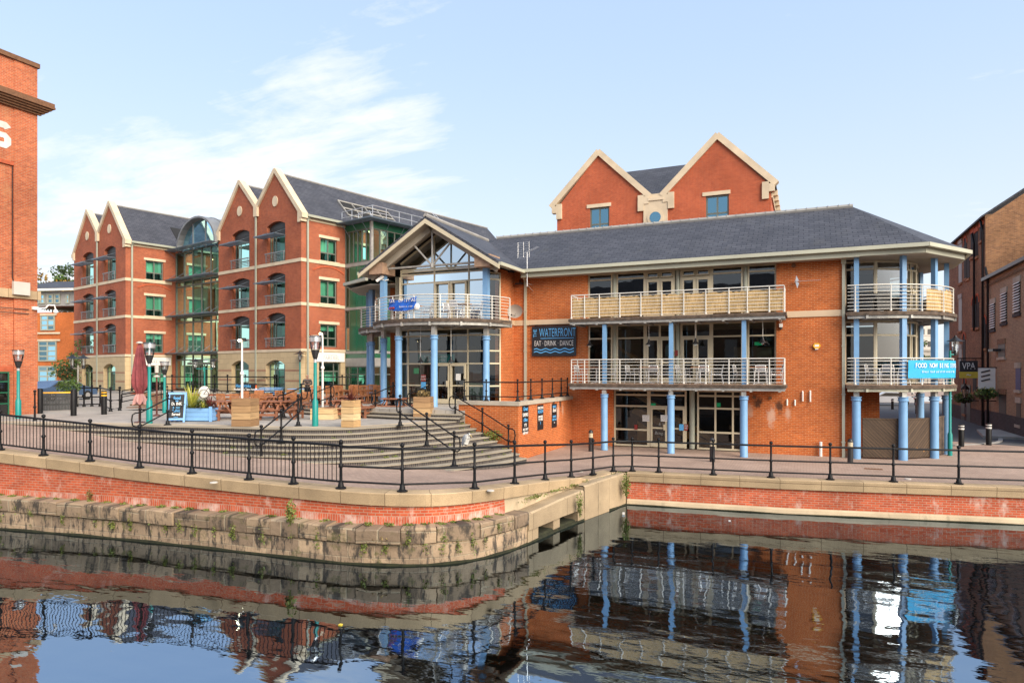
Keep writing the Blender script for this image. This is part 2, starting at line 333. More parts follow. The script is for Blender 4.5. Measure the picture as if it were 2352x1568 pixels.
# ------------------------------------------------------------------ mesh builder
class MB:
    """collects shapes in a frame (u along a wall, w into it, z up) and links them as ONE mesh object"""
    def __init__(s, P=(0, 0), a=0):
        s.v = []; s.f = []; s.mi = []; s.P = P; s.c = cos(R(a)); s.s = sin(R(a)); s.m = 0; s.uvf = {}
    def T(s, p): return (s.P[0]+p[0]*s.c-p[1]*s.s, s.P[1]+p[0]*s.s+p[1]*s.c, p[2])
    def add(s, vs, fs):
        o = len(s.v); s.v += [s.T(p) for p in vs]; s.f += [tuple(i+o for i in f) for f in fs]; s.mi += [s.m]*len(fs); return s
    def box(s, x0, y0, z0, x1, y1, z1):
        return s.add([(x0, y0, z0), (x1, y0, z0), (x1, y1, z0), (x0, y1, z0), (x0, y0, z1), (x1, y0, z1), (x1, y1, z1), (x0, y1, z1)],
                     [(0, 3, 2, 1), (4, 5, 6, 7), (0, 1, 5, 4), (1, 2, 6, 5), (2, 3, 7, 6), (3, 0, 4, 7)])
    def ext(s, pts, vec):
        n = len(pts); q = [tuple(p[i]+vec[i] for i in range(3)) for p in pts]
        return s.add(list(pts)+q, [tuple(range(n-1, -1, -1)), tuple(range(n, 2*n))]+[(i, (i+1) % n, n+(i+1) % n, n+i) for i in range(n)])
    def prism(s, xy, z0, z1): return s.ext([(x, y, z0) for x, y in xy], (0, 0, z1-z0))
    def bar(s, p, q, w, h=None, up=(0, 0, 1)):
        h = h or w; p = Vector(p); q = Vector(q); d = (q-p).normalized(); u = Vector(up)
        if abs(d.dot(u)) > .98: u = Vector((1, 0, 0))
        a = d.cross(u).normalized()*w/2; b = a.cross(d).normalized()*h/2
        return s.ext([tuple(p+a+b), tuple(p-a+b), tuple(p-a-b), tuple(p+a-b)], tuple(q-p))
    def tube(s, pts, r, n=8, closed=False, caps=True):
        P = [Vector(p) for p in pts]; k = len(P); rs = r if isinstance(r, (list, tuple)) else [r]*k
        vs = []; prev = None
        for i, p in enumerate(P):
            if closed: d = P[(i+1) % k]-P[i-1]
            else: d = P[min(i+1, k-1)]-P[max(i-1, 0)]
            d.normalize()
            if prev is None:
                u = Vector((0, 0, 1)) if abs(d.z) < .9 else Vector((1, 0, 0)); a = d.cross(u).normalized()
            else:
                a = (prev-d*prev.dot(d)); a = a.normalized() if a.length > 1e-6 else d.cross(Vector((0, 0, 1))).normalized()
            prev = a; b = d.cross(a)
            vs += [tuple(p+(a*cos(2*pi*j/n)+b*sin(2*pi*j/n))*rs[i]) for j in range(n)]
        fs = []
        for i in range(k if closed else k-1):
            i2 = (i+1) % k
            for j in range(n): fs.append((i*n+j, i*n+(j+1) % n, i2*n+(j+1) % n, i2*n+j))
        if caps and not closed: fs += [tuple(range(n-1, -1, -1)), tuple((k-1)*n+j for j in range(n))]
        return s.add(vs, fs)
    def lathe(s, prof, x=0, y=0, n=12):
        vs = []; fs = []; k = len(prof)
        for r, z in prof: vs += [(x+r*cos(2*pi*j/n), y+r*sin(2*pi*j/n), z) for j in range(n)]
        for i in range(k-1):
            for j in range(n): fs.append((i*n+j, i*n+(j+1) % n, (i+1)*n+(j+1) % n, (i+1)*n+j))
        fs += [tuple(range(n-1, -1, -1)), tuple((k-1)*n+j for j in range(n))]
        return s.add(vs, fs)
    def ball(s, c, r, n=8, sc=(1, 1, 1)):
        k = max(4, n//2+1); prof = [(max(r*sin(pi*i/k), r*.02), -r*cos(pi*i/k)) for i in range(k+1)]
        o = len(s.v); vs = []
        for q, z in prof: vs += [(c[0]+q*cos(2*pi*j/n)*sc[0], c[1]+q*sin(2*pi*j/n)*sc[1], c[2]+z*sc[2]) for j in range(n)]
        fs = [(i*n+j, i*n+(j+1) % n, (i+1)*n+(j+1) % n, (i+1)*n+j) for i in range(k) for j in range(n)]
        return s.add(vs, fs+[tuple(range(n-1, -1, -1)), tuple(k*n+j for j in range(n))])
    def strip(s, a, b):
        n = len(a); return s.add(list(a)+list(b), [(i, i+1, n+i+1, n+i) for i in range(n-1)])
    def loft(s, rings, closed=True, caps=False):
        n = len(rings[0]); vs = [p for r in rings for p in r]; fs = []
        for i in range(len(rings)-1):
            for j in range(n if closed else n-1): fs.append((i*n+j, i*n+(j+1) % n, (i+1)*n+(j+1) % n, (i+1)*n+j))
        if caps: fs += [tuple(range(n-1, -1, -1)), tuple((len(rings)-1)*n+j for j in range(n))]
        return s.add(vs, fs)
    def leaves(s, c, rad, n, size, rnd=random, shell=.35, up=0):
        for _ in range(n):
            d = Vector((rnd.gauss(0, 1), rnd.gauss(0, 1), rnd.gauss(0, 1))).normalized()*(shell+(1-shell)*rnd.random()**.6)
            p = Vector((c[0]+d.x*rad[0], c[1]+d.y*rad[1], c[2]+d.z*rad[2]))
            a = Vector((rnd.gauss(0, 1), rnd.gauss(0, 1), rnd.gauss(0, 1)+up)).normalized(); b = a.orthogonal().normalized()
            t = rnd.random()*6.28; b2 = a.cross(b); u = (b*cos(t)+b2*sin(t)); w = a.cross(u); k = size*(.6+.8*rnd.random())
            s.add([tuple(p-u*k*.5), tuple(p+w*k*.28), tuple(p+u*k*.55), tuple(p-w*k*.28)], [(0, 1, 2, 3)])
        return s
    def build(s, name, mat, parent=None, smooth=0, world=True):
        vs = s.v
        if parent is not None and world:
            l = parent['_l']; c, q = cos(-l[3]), sin(-l[3])
            vs = [((x-l[0])*c-(y-l[1])*q, (x-l[0])*q+(y-l[1])*c, z-l[2]) for x, y, z in vs]
        me = bpy.data.meshes.new(name); me.from_pydata(vs, [], s.f); me.update()
        ms = mat if isinstance(mat, (list, tuple)) else [mat]
        for m in ms: me.materials.append(MATS[m])
        if len(ms) > 1: me.polygons.foreach_set('material_index', s.mi)
        if s.f and not getattr(s, 'keep', 0):
            bm = bmesh.new(); bm.from_mesh(me); bmesh.ops.recalc_face_normals(bm, faces=bm.faces); bm.to_mesh(me); bm.free()
        uv = me.uv_layers.new(name='uv'); cus = getattr(s, 'uv', None)
        co = me.vertices
        for p in me.polygons:
            n = p.normal
            if cus:
                for li in p.loop_indices: uv.data[li].uv = cus[me.loops[li].vertex_index]
                continue
            t = Vector((-n.y, n.x, 0)) if abs(n.z) < .92 else Vector((1, 0, 0))
            t.normalize(); b = n.cross(t)
            if b.z < 0: b = -b
            for li in p.loop_indices:
                q = co[me.loops[li].vertex_index].co; uv.data[li].uv = (q.dot(t), q.dot(b) if abs(n.z) < .92 else q.y)
        if smooth:
            me.polygons.foreach_set('use_smooth', [True]*len(me.polygons)); me.set_sharp_from_angle(angle=R(smooth))
        o = bpy.data.objects.new(name, me); COL.objects.link(o)
        if parent is not None:
            o.parent = parent
            o['_l'] = list(parent['_l'])
        else: o['_l'] = [0, 0, 0, 0]
        return o
def tag(o, label=None, cat=None, group=None, kind=None):
    for k, v in (('label', label), ('category', cat), ('group', group), ('kind', kind)):
        if v: o[k] = v
    return o
def thing(name, label, cat, loc=(0, 0, 0), rz=0, group=None):
    o = bpy.data.objects.new(name, None); COL.objects.link(o); o.location = loc; o.rotation_euler = (0, 0, rz)
    o['_l'] = [loc[0], loc[1], loc[2], rz]; o.empty_display_size = .2
    return tag(o, label, cat, group)
KIDS = {}
def dup(root, loc, rz=0, label=None, group=None):
    r = root.copy(); COL.objects.link(r); r.location = loc; r.rotation_euler = (0, 0, rz); r['_l'] = [*loc, rz]
    if label: r['label'] = label
    if group: r['group'] = group
    def rec(a, b):
        for ch in [o for o in KIDS[root.name] if o.parent == a]:
            c = ch.copy(); COL.objects.link(c); c.parent = b; rec(ch, c)
    if root.name not in KIDS: KIDS[root.name] = [o for o in bpy.data.objects if o.parent is not None and (o.parent == root or o.parent.parent == root)]
    rec(root, r)
    return r
def text(name, body, size, mat, parent, loc, rot, sx=1, extr=.004, align='CENTER', shear=0, sp=1, bold=0):
    """lettering; loc and rot are in the parent's own frame"""
    c = bpy.data.curves.new(name, 'FONT'); c.body = body; c.size = size; c.extrude = extr; c.align_x = align; c.align_y = 'CENTER'; c.shear = shear; c.space_character = sp; c.offset = bold
    c.resolution_u = 2; c.materials.append(MATS[mat]); o = bpy.data.objects.new(name, c); COL.objects.link(o)
    o.parent = parent; o.location = loc; o.rotation_euler = rot; o.scale = (sx, 1, 1); return o
PR_ = random.Random(21)
def win(parent, P, a, u0, u1, z0, z1, us=(), zs=(), fr=.07, mf='cream_frame', mg='glass', w=.10, dep=.08, name='window', pane='pane', inner=(), edge=1):
    """a glazed opening: frame with mullions at us and transoms at zs (full width, or (z, ua, ub)); its panes are one sub-part"""
    m = MB(P, a); h = fr/2
    if edge:
        m.box(u0, w, z0, u0+fr, w+dep, z1); m.box(u1-fr, w, z0, u1, w+dep, z1)
        m.box(u0+fr, w, z0, u1-fr, w+dep, z0+fr); m.box(u0+fr, w, z1-fr, u1-fr, w+dep, z1)
    e = fr if edge else 0
    for u in us:
        if isinstance(u, tuple): m.box(u[0]-h, w+.004, u[1], u[0]+h, w+dep-.004, u[2])
        else: m.box(u-h, w+.004, z0+e, u+h, w+dep-.004, z1-e)
    for z in zs:
        if isinstance(z, tuple): m.box(z[1], w+.008, z[0]-h, z[2], w+dep-.008, z[0]+h)
        else: m.box(u0+e, w+.008, z-h, u1-e, w+dep-.008, z+h)
    f = m.build(name, mf, parent)
    g = MB(P, a); U = sorted([u0+e*.5, u1-e*.5]+[u for u in us if not isinstance(u, tuple)]); Z = sorted([z0+e*.5, z1-e*.5]+[z for z in zs if not isinstance(z, tuple)])
    for ua, ub in zip(U, U[1:]):
        for za, zb in zip(Z, Z[1:]):
            if ub-ua < .02 or zb-za < .02: continue
            j = [PR_.uniform(-.009, .009)*min(1, min(ub-ua, zb-za)) for _ in range(3)]; y = w+dep*.5
            g.add([(ua, y+j[0], za), (ub, y+j[1], za), (ub, y+j[1]+j[2]-j[0], zb), (ua, y+j[2], zb)], [(0, 1, 2, 3)])
    g.build(pane, mg, f)
    return f
# ------------------------------------------------------------------ ground, canal
def interp(x, xs, ys):
    if x <= xs[0]: return ys[0]
    for i in range(1, len(xs)):
        if x <= xs[i]: t = (x-xs[i-1])/(xs[i]-xs[i-1]); return ys[i-1]+(ys[i]-ys[i-1])*t
    return ys[-1]
def sst(x, a, b):
    t = min(1, max(0, (x-a)/(b-a))); return t*t*(3-2*t)
def g(X, Y):
    base = interp(X, [-29, -26, -24, -22.5, -20, -17.5, -14, -10.6, -8], [1.546, 1.42, 1.25, 1.1, .95, .78, .65, .57, .53])
    k = sst(Y, 14, 23.2)*sst(X, -16, -10.5)
    z = base*(1-k)
    if X > -6.2: z *= 0
    return z
WL = -1.10                                                   # water level
WP = [(-60, 5.4), (-40, 8.9), (-30, 10.55), (-21.85, 11.75), (-19.5, 12.13), (-17.14, 12.45), (-14.1, 12.74), (-12.2, 12.88), (-10.64, 13.0), (-9.5, 13.22), (-8.54, 13.62), (-7.9, 14.1), (-7.45, 14.7), (-7.13, 15.45), (-6.94, 16.27), (-6.78, 17.4), (-6.61, 18.84), (-6.2, 20.8), (-5.77, 22.9)]
WR = [(-5.77, 22.9), (-.69, 23.46), (6.06, 24.79), (14, 26.6), (60, 38.0)]
def resample(pts, step):
    out = [pts[0]]
    for a, b in zip(pts, pts[1:]):
        n = max(1, int(hypot(b[0]-a[0], b[1]-a[1])/step))
        for i in range(1, n+1): out.append((a[0]+(b[0]-a[0])*i/n, a[1]+(b[1]-a[1])*i/n))
    return out
def chaikin(p, k=1):
    for _ in range(k):
        q = [p[0]]
        for a, b in zip(p, p[1:]): q += [(a[0]*.75+b[0]*.25, a[1]*.75+b[1]*.25), (a[0]*.25+b[0]*.75, a[1]*.25+b[1]*.75)]
        p = q+[p[-1]]
    return p
def offs(pts, d):
    """points moved d to the left of the direction of travel"""
    out = []
    for i, p in enumerate(pts):
        a = pts[max(i-1, 0)]; b = pts[min(i+1, len(pts)-1)]
        t = (b[0]-a[0], b[1]-a[1]); l = hypot(*t); out.append((p[0]-t[1]/l*d, p[1]+t[0]/l*d))
    return out
def arclen(p):
    s = [0]
    for a, b in zip(p, p[1:]): s.append(s[-1]+hypot(b[0]-a[0], b[1]-a[1]))
    return s
PL = resample(chaikin(WP[2:], 1), .5); PL = [WP[0], WP[1]]+PL
PR = resample(WR, 1.0)
def sweep(path, prof, name, mat, parent, smooth=0, jit=0, caps=True):
    """prof(i, X, Y) -> list of (offset inland, z); swept along path, u of the UV is the length run"""
    n = len(path); s = arclen(path); m = MB(); m.uv = []; rings = []
    for i in range(n):
        a = path[max(i-1, 0)]; b = path[min(i+1, n-1)]; t = (b[0]-a[0], b[1]-a[1]); l = hypot(*t); nx, ny = -t[1]/l, t[0]/l
        pr = prof(i, *path[i]); ring = []; v = 0; last = None
        for o, z in pr:
            ring.append((path[i][0]+nx*o, path[i][1]+ny*o, z))
            if last: v += hypot(o-last[0], z-last[1])
            last = (o, z); m.uv.append((s[i], pr[0][1]+v if len(pr) > 1 else z))
        rings.append(ring)
    m.loft(rings, closed=False)
    return m.build(name, mat, parent, smooth=smooth)
def cop_top(X, Y): return g(X, Y)+.03
# water and pavement
m = MB(); m.add([(-400, -300, WL), (400, -300, WL), (400, 60, WL), (-400, 60, WL)], [(0, 1, 2, 3)])
tag(m.build('water', 'canal_water'), kind='structure')
inL = offs(PL, .80); inR = offs(PR, .42)
corner = (-6.35, 23.25)
edge = [p for p in inL if p[1] < 22.6 or p[0] < -9]+[corner]+[p for p in inR if p[0] > -5.2]
poly = edge+[(60, 90), (-60, 90)]
bm = bmesh.new(); 
from mathutils.geometry import delaunay_2d_cdt
vs_, _e, fs_, *_r = delaunay_2d_cdt([Vector(p) for p in poly], [], [list(range(len(poly)))], 1, 1e-5)
bv = [bm.verts.new((v[0], v[1], 0)) for v in vs_]
for f in fs_: bm.faces.new([bv[i] for i in f])
for k in range(11, 34):
    bmesh.ops.bisect_plane(bm, geom=bm.verts[:]+bm.edges[:]+bm.faces[:], plane_co=(0, k, 0), plane_no=(0, 1, 0))
for k in range(-32, -4):
    bmesh.ops.bisect_plane(bm, geom=bm.verts[:]+bm.edges[:]+bm.faces[:], plane_co=(k, 0, 0), plane_no=(1, 0, 0))
for v in bm.verts: v.co.z = g(v.co.x, v.co.y) if v.co.y < 40 else (0 if v.co.x > -6 else min(1.5, g(v.co.x, 10)*3))
m = MB(); m.v = [tuple(v.co) for v in bm.verts]; bm.verts.index_update(); m.f = [tuple(v.index for v in f.verts) for f in bm.faces]; m.mi = [0]*len(m.f); bm.free()
L_, R_ = inL[0], inR[-1]
m.add([(-3000, 6.2, 1.5), (L_[0], L_[1], 1.546), (-60, 90, 1.5), (-3000, 90, 1.5), (-3000, 3000, 1.5), (-6, 3000, .8), (-6, 90, .8), (60, 90, 0), (R_[0], R_[1], 0), (3000, 600, 0), (3000, 3000, 0)], [(0, 1, 2, 3), (3, 2, 6, 5, 4), (6, 7, 10, 5), (7, 8, 9, 10)])
tag(m.build('pavement', 'pavers'), kind='structure')
# plaza, its curved steps, the pub terrace
TOP = chaikin([(-29.5, 15.3), (-26.3, 15.9), (-23, 16.85), (-19.8, 17.5), (-17, 17.95), (-15.7, 18.35), (-14.8, 18.9), (-14.3, 19.8), (-13.7, 21.2), (-13.25, 22.5), (-13.0, 23.4), (-12.9, 24.2)], 2)
plaza = offs(TOP, .06)+[(-12.9, 62), (-95, 85), (-95, 13)]
m = MB(); m.prism(plaza, 1.35, 1.55); tag(m.build('plaza', 'slabs'), kind='structure')
st = thing('plaza_steps', 'broad curved flight of pale stone steps with dark brick risers', 'steps', (-14, 18, 0)); st['kind'] = 'structure'
edgeY = [(x, y) for x, y in offs(TOP, .22)]; a_ = [(x, y, 1.553) for x, y in offs(TOP, .45)]; b_ = [(x, y, 1.553) for x, y in offs(TOP, .95)]
m = MB(); m.strip(a_, b_); tag(m.build('tactile_strip', 'cast_concrete'), kind='structure')
for i in range(10):
    o = -.34*i; z = 1.55-.148*i
    f = offs(TOP, o); bk = offs(TOP, o+.62)
    if i == 0: z += .002
    f = [p for p in f]
    if i:                                                    # the lower flights run out to the corner of the terrace wall
        f = f[:-2]+[(min(-10.62, -12.9+.29*i), 24.17-.02*i)]; bk = bk[:-2]+[(-12.9+.29*(i-1)-.2, 24.18)]
    k = max(0, int(i*3.2)-2); f = f[k:]; bk = bk[k:]
    n = MB(); r1 = [[(x, y, z) for x, y in bk], [(x, y, z) for x, y in f], [(x, y, z-.038) for x, y in f]]
    n.loft(r1, closed=False); n.build('tread', 'step_stone', st)
    f2 = [(x+(b[0]-x)*.06, y+(b[1]-y)*.06) for (x, y), b in zip(f, bk)]
    n = MB(); n.uv = []; s = arclen(f2); n.loft([[(x, y, z-.033) for x, y in f2], [(x, y, z-.26) for x, y in f2]], closed=False)
    n.uv = [(q, .126) for q in s]+[(q, .003) for q in s]; n.build('riser', 'riser_brick', st)
TER = chaikin([(-12.9, 24.2), (-15.0, 23.9), (-17.6, 24.2), (-20.0, 24.5), (-22.3, 25.2), (-24.4, 26.8), (-26, 29.5), (-27, 33)], 2)
m = MB(); m.prism(TER+[(-27.3, 36.5), (-10.6, 41), (-10.55, 31), (-10.65, 24.35)], 1.3, 1.95); tag(m.build('terrace', 'slabs'), kind='structure')
ts = thing('terrace_steps', 'three low steps curving up to the pub terrace', 'steps', (-17, 24, 1.55)); ts['kind'] = 'structure'
for i in range(1, 3):
    f = offs(TER, -.32*i) ; f = offs(TER, .32*i) if offs(TER, .32*i)[10][1] < TER[10][1] else f
    z = 1.95-.134*i
    n = MB(); n.loft([[(x, y, z) for x, y in TER], [(x, y, z) for x, y in f], [(x, y, z-.05) for x, y in f]], closed=False); n.build('tread', 'step_stone', ts)
    n = MB(); n.uv = []; s = arclen(f); n.loft([[(x+(t[0]-x)*.1, y+(t[1]-y)*.1, z-.045) for (x, y), t in zip(f, TER)], [(x+(t[0]-x)*.1, y+(t[1]-y)*.1, z-.16) for (x, y), t in zip(f, TER)]], closed=False)
    n.uv = [(q, .122) for q in s]+[(q, -.0) for q in s]; n.build('riser', 'riser_brick', ts)
# canal walls
cw = thing('canal_wall', 'curved canal wall of red brick over mossy old stone blocks with concrete coping', 'canal wall', (-10, 13, WL))
iC = next(i for i, p in enumerate(PL) if p[1] > 16.0 and p[0] > -9)     # brick ends, concrete begins
sweep(PL, lambda i, X, Y: [(.44, cop_top(X, Y)-.33), (.36, cop_top(X, Y)-.31), (.34, cop_top(X, Y)-.02), (.36, cop_top(X, Y)), (.95, cop_top(X, Y)), (.95, cop_top(X, Y)-.2)], 'coping', 'coping_concrete', cw)
def bp(i, X, Y): zt = cop_top(X, Y)-.30; return [(.43, -.35), (.43, zt)]
sweep(PL[:iC+1], bp, 'brickwork', 'canal_brick', cw)
sweep(PL[:iC+1], lambda i, X, Y: [(.425, -.30), (.425, .0)], 'soldier_course', 'canal_soldier', cw)
sweep(PL[iC:], bp, 'concrete_face', 'cast_concrete', cw)
rnd = random.Random(3)
jit = {}
def capstones():
    s = arclen(PL); q = s[2]+.2; end = s[iC+1]; k = 0
    while q < end-.2:
        L = rnd.uniform(.75, 1.35); q2 = min(q+L, end); pts = []
        def at(d):
            for i in range(1, len(s)):
                if d <= s[i]: f = (d-s[i-1])/(s[i]-s[i-1]); return (PL[i-1][0]+(PL[i][0]-PL[i-1][0])*f, PL[i-1][1]+(PL[i][1]-PL[i-1][1])*f)
            return PL[-1]
        path = [at(q+.012+(q2-q-.024)*j/3) for j in range(4)]; dz = rnd.uniform(-.035, .025); fo = rnd.uniform(-.05, .03); m = MB(); m.uv = []; rg = []
        o = [offs(path, d) for d in (fo+.02, fo-.035, fo-.05, fo-.045, fo-.015, .44)]; zs = (-.575, -.55, -.38+dz, -.215+dz, -.185+dz, -.18+dz)
        for j in range(4):
            e = .03 if j in (0, 3) else 0; jj = [rnd.uniform(-.02, .014) for _ in zs]
            rg.append([(a[j][0]*(1-.0), a[j][1], z-e*(.4 if c_ in (3, 4, 5) else 0)+jj[c_]) for c_, (a, z) in enumerate(zip(o, zs))]); m.uv += [(q*1.0+k*.31+(q2-q)*j/3*.45, z*.6+k*.17) for z in zs]
        m.loft(rg, closed=False); n_ = 6
        m.f += [tuple(range(n_)), tuple(3*n_+j for j in range(n_))]; m.mi += [0, 0]
        m.build('cap_stone', 'old_stone', cw, smooth=20); q = q2; k += 1
def lp(i, X, Y):
    j = jit.setdefault(i, (rnd.uniform(-.035, .035), rnd.uniform(-.03, .03)))
    return [(.03, WL-.4), (.02+j[0]*.3, -.60), (.05, -.56), (.06, -.25), (.45, -.24)]
sweep(PL[:iC+2], lp, 'stone_ledge', 'old_stone', cw, smooth=50); capstones()
# the concrete side of the lock mouth: a beam over two culverts, then two taller blocks
def along(path, d0, d1):
    s = arclen(path); return [p for p, q in zip(path, s) if d0 <= q <= d1]
Lc = resample(PL[iC+1:], .1); sc_ = arclen(Lc); tot = sc_[-1]
def block(f0, f1, ztop, zbot, front, name, mat='old_concrete'):
    pp = [p for p, q in zip(Lc, sc_) if f0*tot-.06 <= q <= f1*tot+.01]
    o1 = offs(pp, front); o2 = offs(pp, .50); m = MB()
    zt = lambda k: ztop[0]+(ztop[1]-ztop[0])*k/(len(pp)-1)
    m.loft([[(x, y, zbot) for x, y in o1], [(x, y, zt(i)-.04) for i, (x, y) in enumerate(o1)], [(x+(b[0]-x)*.1, y+(b[1]-y)*.1, zt(i)) for i, ((x, y), b) in enumerate(zip(o1, o2))], [(x, y, zt(i)) for i, (x, y) in enumerate(o2)], [(x, y, zbot) for x, y in o2]], closed=False)
    for e in (0, -1):
        m.add([(o1[e][0], o1[e][1], zbot), (o1[e][0], o1[e][1], zt(len(pp)-1 if e else 0)-.04), (o2[e][0], o2[e][1], zt(len(pp)-1 if e else 0)), (o2[e][0], o2[e][1], zbot)], [(0, 1, 2, 3)])
    return m.build(name, mat, cw)
block(0, .52, (-.26, -.13), -.72, -.04, 'culvert_beam', 'old_concrete')
block(0, .10, (-.70, -.70), WL-.3, .0, 'culvert_pier'); block(.24, .30, (-.70, -.70), WL-.3, .03, 'culvert_pier'); block(.46, .53, (-.70, -.70), WL-.3, .0, 'culvert_pier')
block(.10, .46, (-.98, -.98), WL-.3, .03, 'culvert_sill', 'moss')
block(.535, .79, (-.02, .02), WL-.3, -.02, 'concrete_block', 'old_concrete'); block(.80, 1, (.00, .02), WL-.3, .03, 'concrete_block', 'old_concrete')
cr = thing('canal_wall', 'straight red brick canal wall under weathered concrete coping, below the pub', 'canal wall', (4, 24.4, WL))
sweep(PR, lambda i, X, Y: [(.08, -.30), (-.02, -.28), (-.04, .01), (-.02, .03), (.52, .03), (.52, -.2)], 'coping', 'coping_concrete', cr)
sweep(PR, lambda i, X, Y: [(.06, -.92), (.06, -.28)], 'brickwork', 'canal_brick', cr)
sweep(PR, lambda i, X, Y: [(-.03, WL-.3), (-.03, WL+.05), (.0, WL+.14), (.07, WL+.20)], 'plinth', 'cast_concrete', cr)
sweep(PR, lambda i, X, Y: [(-.036, WL-.3), (-.036, WL+.03+.012*sin(i*2.1)), (-.0, WL+.035+.012*sin(i*2.1))], 'waterline_moss', 'moss', cr)
sweep(PL, lambda i, X, Y: [(-.012, WL-.3), (-.012, WL+.045+.015*sin(i*1.7)), (.04, WL+.05+.015*sin(i*1.7))], 'waterline_moss', 'moss', cw)
# weeds that grow on the walls and steps
rw = random.Random(11)
def weed(name, label, c, rad, n, size, mat, group=None, up=.3):
    m = MB(); m.leaves(c, rad, n, size, rw, .1, up)
    for _ in range(max(4, n//14)):
        a = rw.random()*6.28; m.tube([(c[0], c[1], c[2]-rad[2]), (c[0]+cos(a)*rad[0]*.6, c[1]+sin(a)*rad[1]*.6, c[2]+rad[2]*rw.uniform(0, .8))], .006, 3)
    return tag(m.build(name, mat), label, 'weed', group)
def on_ledge(x, y, z=-.19): return gz(x, y, z)
weed('wall_weed', 'tall bushy weed growing from the stone ledge up the red brick canal wall', (*gz(668, 1200, -.2)[:2], .05), (.16, .12, .34), 150, .075, 'weed')
weed('wall_weed', 'dark green ivy clump trailing down the stone wall to the water at its bulge', (*gz(978, 1285, WL)[:2], -.78), (.2, .16, .42), 190, .08, 'leaf_green')
weed('wall_weed', 'yellow green creeper hanging in the inner corner where the two canal walls meet', (gz(1440, 1090, 0)[0], gz(1440, 1090, 0)[1]-.15, -.32), (.16, .22, .42), 190, .075, 'weed')
weed('wall_weed', 'creeper hanging down between the concrete beam and the tall concrete block', (*gz(1332, 1165, -.55)[:2], -.45), (.12, .16, .40), 130, .07, 'weed')
weed('wall_weed', 'brown dry weed on the stone ledge at the far left of the wall', (*gz(208, 1150, -.19)[:2], -.02), (.16, .12, .16), 90, .07, 'weed_dry')
weed('wall_weed', 'thin trailing weed on the ledge of the stone wall above the round drain hole', (*gz(300, 1178, -.35)[:2], -.42), (.10, .10, .32), 80, .07, 'weed')
weed('wall_weed', 'reddish dry plant draped over the ledge stones in the middle of the bend', (*gz(850, 1240, -.5)[:2], -.42), (.55, .12, .14), 170, .07, 'weed_dry')
weed('step_weed', 'bright green bush of weed against the terrace wall beside the stair handrail', (-11.55, 23.95, .98), (.55, .28, .26), 420, .07, 'weed', up=.8)
m = MB()
for _ in range(240):
    i = rw.randrange(4, iC); p = offs(PL, .25+rw.random()*.17)[i]; m.leaves((p[0], p[1], -.17), (.16, .08, .03), 10, .06, rw, 0)
    p = offs(PL, -.03)[i]; 
    if rw.random() < .5: m.leaves((p[0], p[1], rw.uniform(-.8, -.3)), (.12, .05, .16), 20, .055, rw, 0)
for _ in range(26):
    p = rw.choice(offs(Lc, .30)); m.leaves((p[0], p[1], rw.uniform(-.02, .03)), (.2, .12, .05), 14, .06, rw, 0)
tag(m.build('ledge_weeds', 'weed'), 'scattered moss and small weeds along the stone ledge of the canal', 'weeds', kind='stuff')
m = MB()
for _ in range(60):
    p = rw.choice(TOP); k = rw.randrange(1, 9); q = offs(TOP, -.34*k+.3)[TOP.index(p)]
    if q[0] > -19: m.leaves((q[0], q[1], 1.58-.148*k), (.13, .10, .04), 16, .05, rw, 0)
tag(m.build('step_weeds', 'weed'), 'small weeds in the joints of the curved steps', 'weeds', kind='stuff')
# mooring ring, drain hole, small things that lie about
m = MB(); c = gy(618, 1166, gz(618, 1175, -.19)[1]+.12); m.tube([(c[0]+.07*cos(t*.524), c[1], c[2]+.07*sin(t*.524)) for t in range(12)], .012, 6, closed=True)
tag(m.build('mooring_ring', 'rust'), 'rusty iron mooring ring at the foot of the left brick canal wall', 'mooring ring')
for k, (x, y, lb) in enumerate(((473, 1112, 'in front of the barred railing'), (1846/1.653-.0, 1131, 'by the railing post left of the bend'), (1328, 1085, 'beside the railing where the quay narrows'), (2088, 1103, 'behind the railing below the timber screen'))):
    pt = gz(x, y, {0: .62, 1: .5, 2: .14, 3: 0}[k]); m = MB(); m.lathe([(.10, pt[2]), (.10, pt[2]+.02), (.08, pt[2]+.03)], pt[0], pt[1]+.25, 14)
    tag(m.build('ground_light', 'stone_pale'), 'round white light dome set in the quay '+lb, 'ground light', 'round ground lights on the quay')
for nm, (x, y), lb in (('drain_grate', (3315/1.653-.0, 1780/1.653), 'rusty slotted drain grate in the paving in front of the timber screen'),):
    pt = gz(x, y); m = MB()
    for k in range(6): m.box(pt[0]-.28+k*.1, pt[1]-.09, .004, pt[0]-.2+k*.1, pt[1]+.09, .02)
    m.box(pt[0]-.3, pt[1]-.11, .004, pt[0]+.3, pt[1]-.09, .024); tag(m.build(nm, 'rust'), lb, 'drain')
# floating bits
for (x, y, mt, lb, ct) in ((1432, 1181, 'sign_white', 'small white cup floating in the corner of the canal', 'litter'), (2770/1.653, 1188+8, 'sign_white', 'flat pale scrap of paper floating by the right canal wall', 'litter'), (1283/1.653+6, 1435, 'yellow_paint', 'yellow leaf floating on the dark water below the bend', 'leaf')):
    pt = gz(x, y, WL); m = MB(); m.box(pt[0]-.03, pt[1]-.03, WL+.002, pt[0]+.03, pt[1]+.03, WL+.02 if 'cup' not in lb else WL+.07); tag(m.build('floating_litter' if ct == 'litter' else 'floating_leaf', mt), lb, ct)

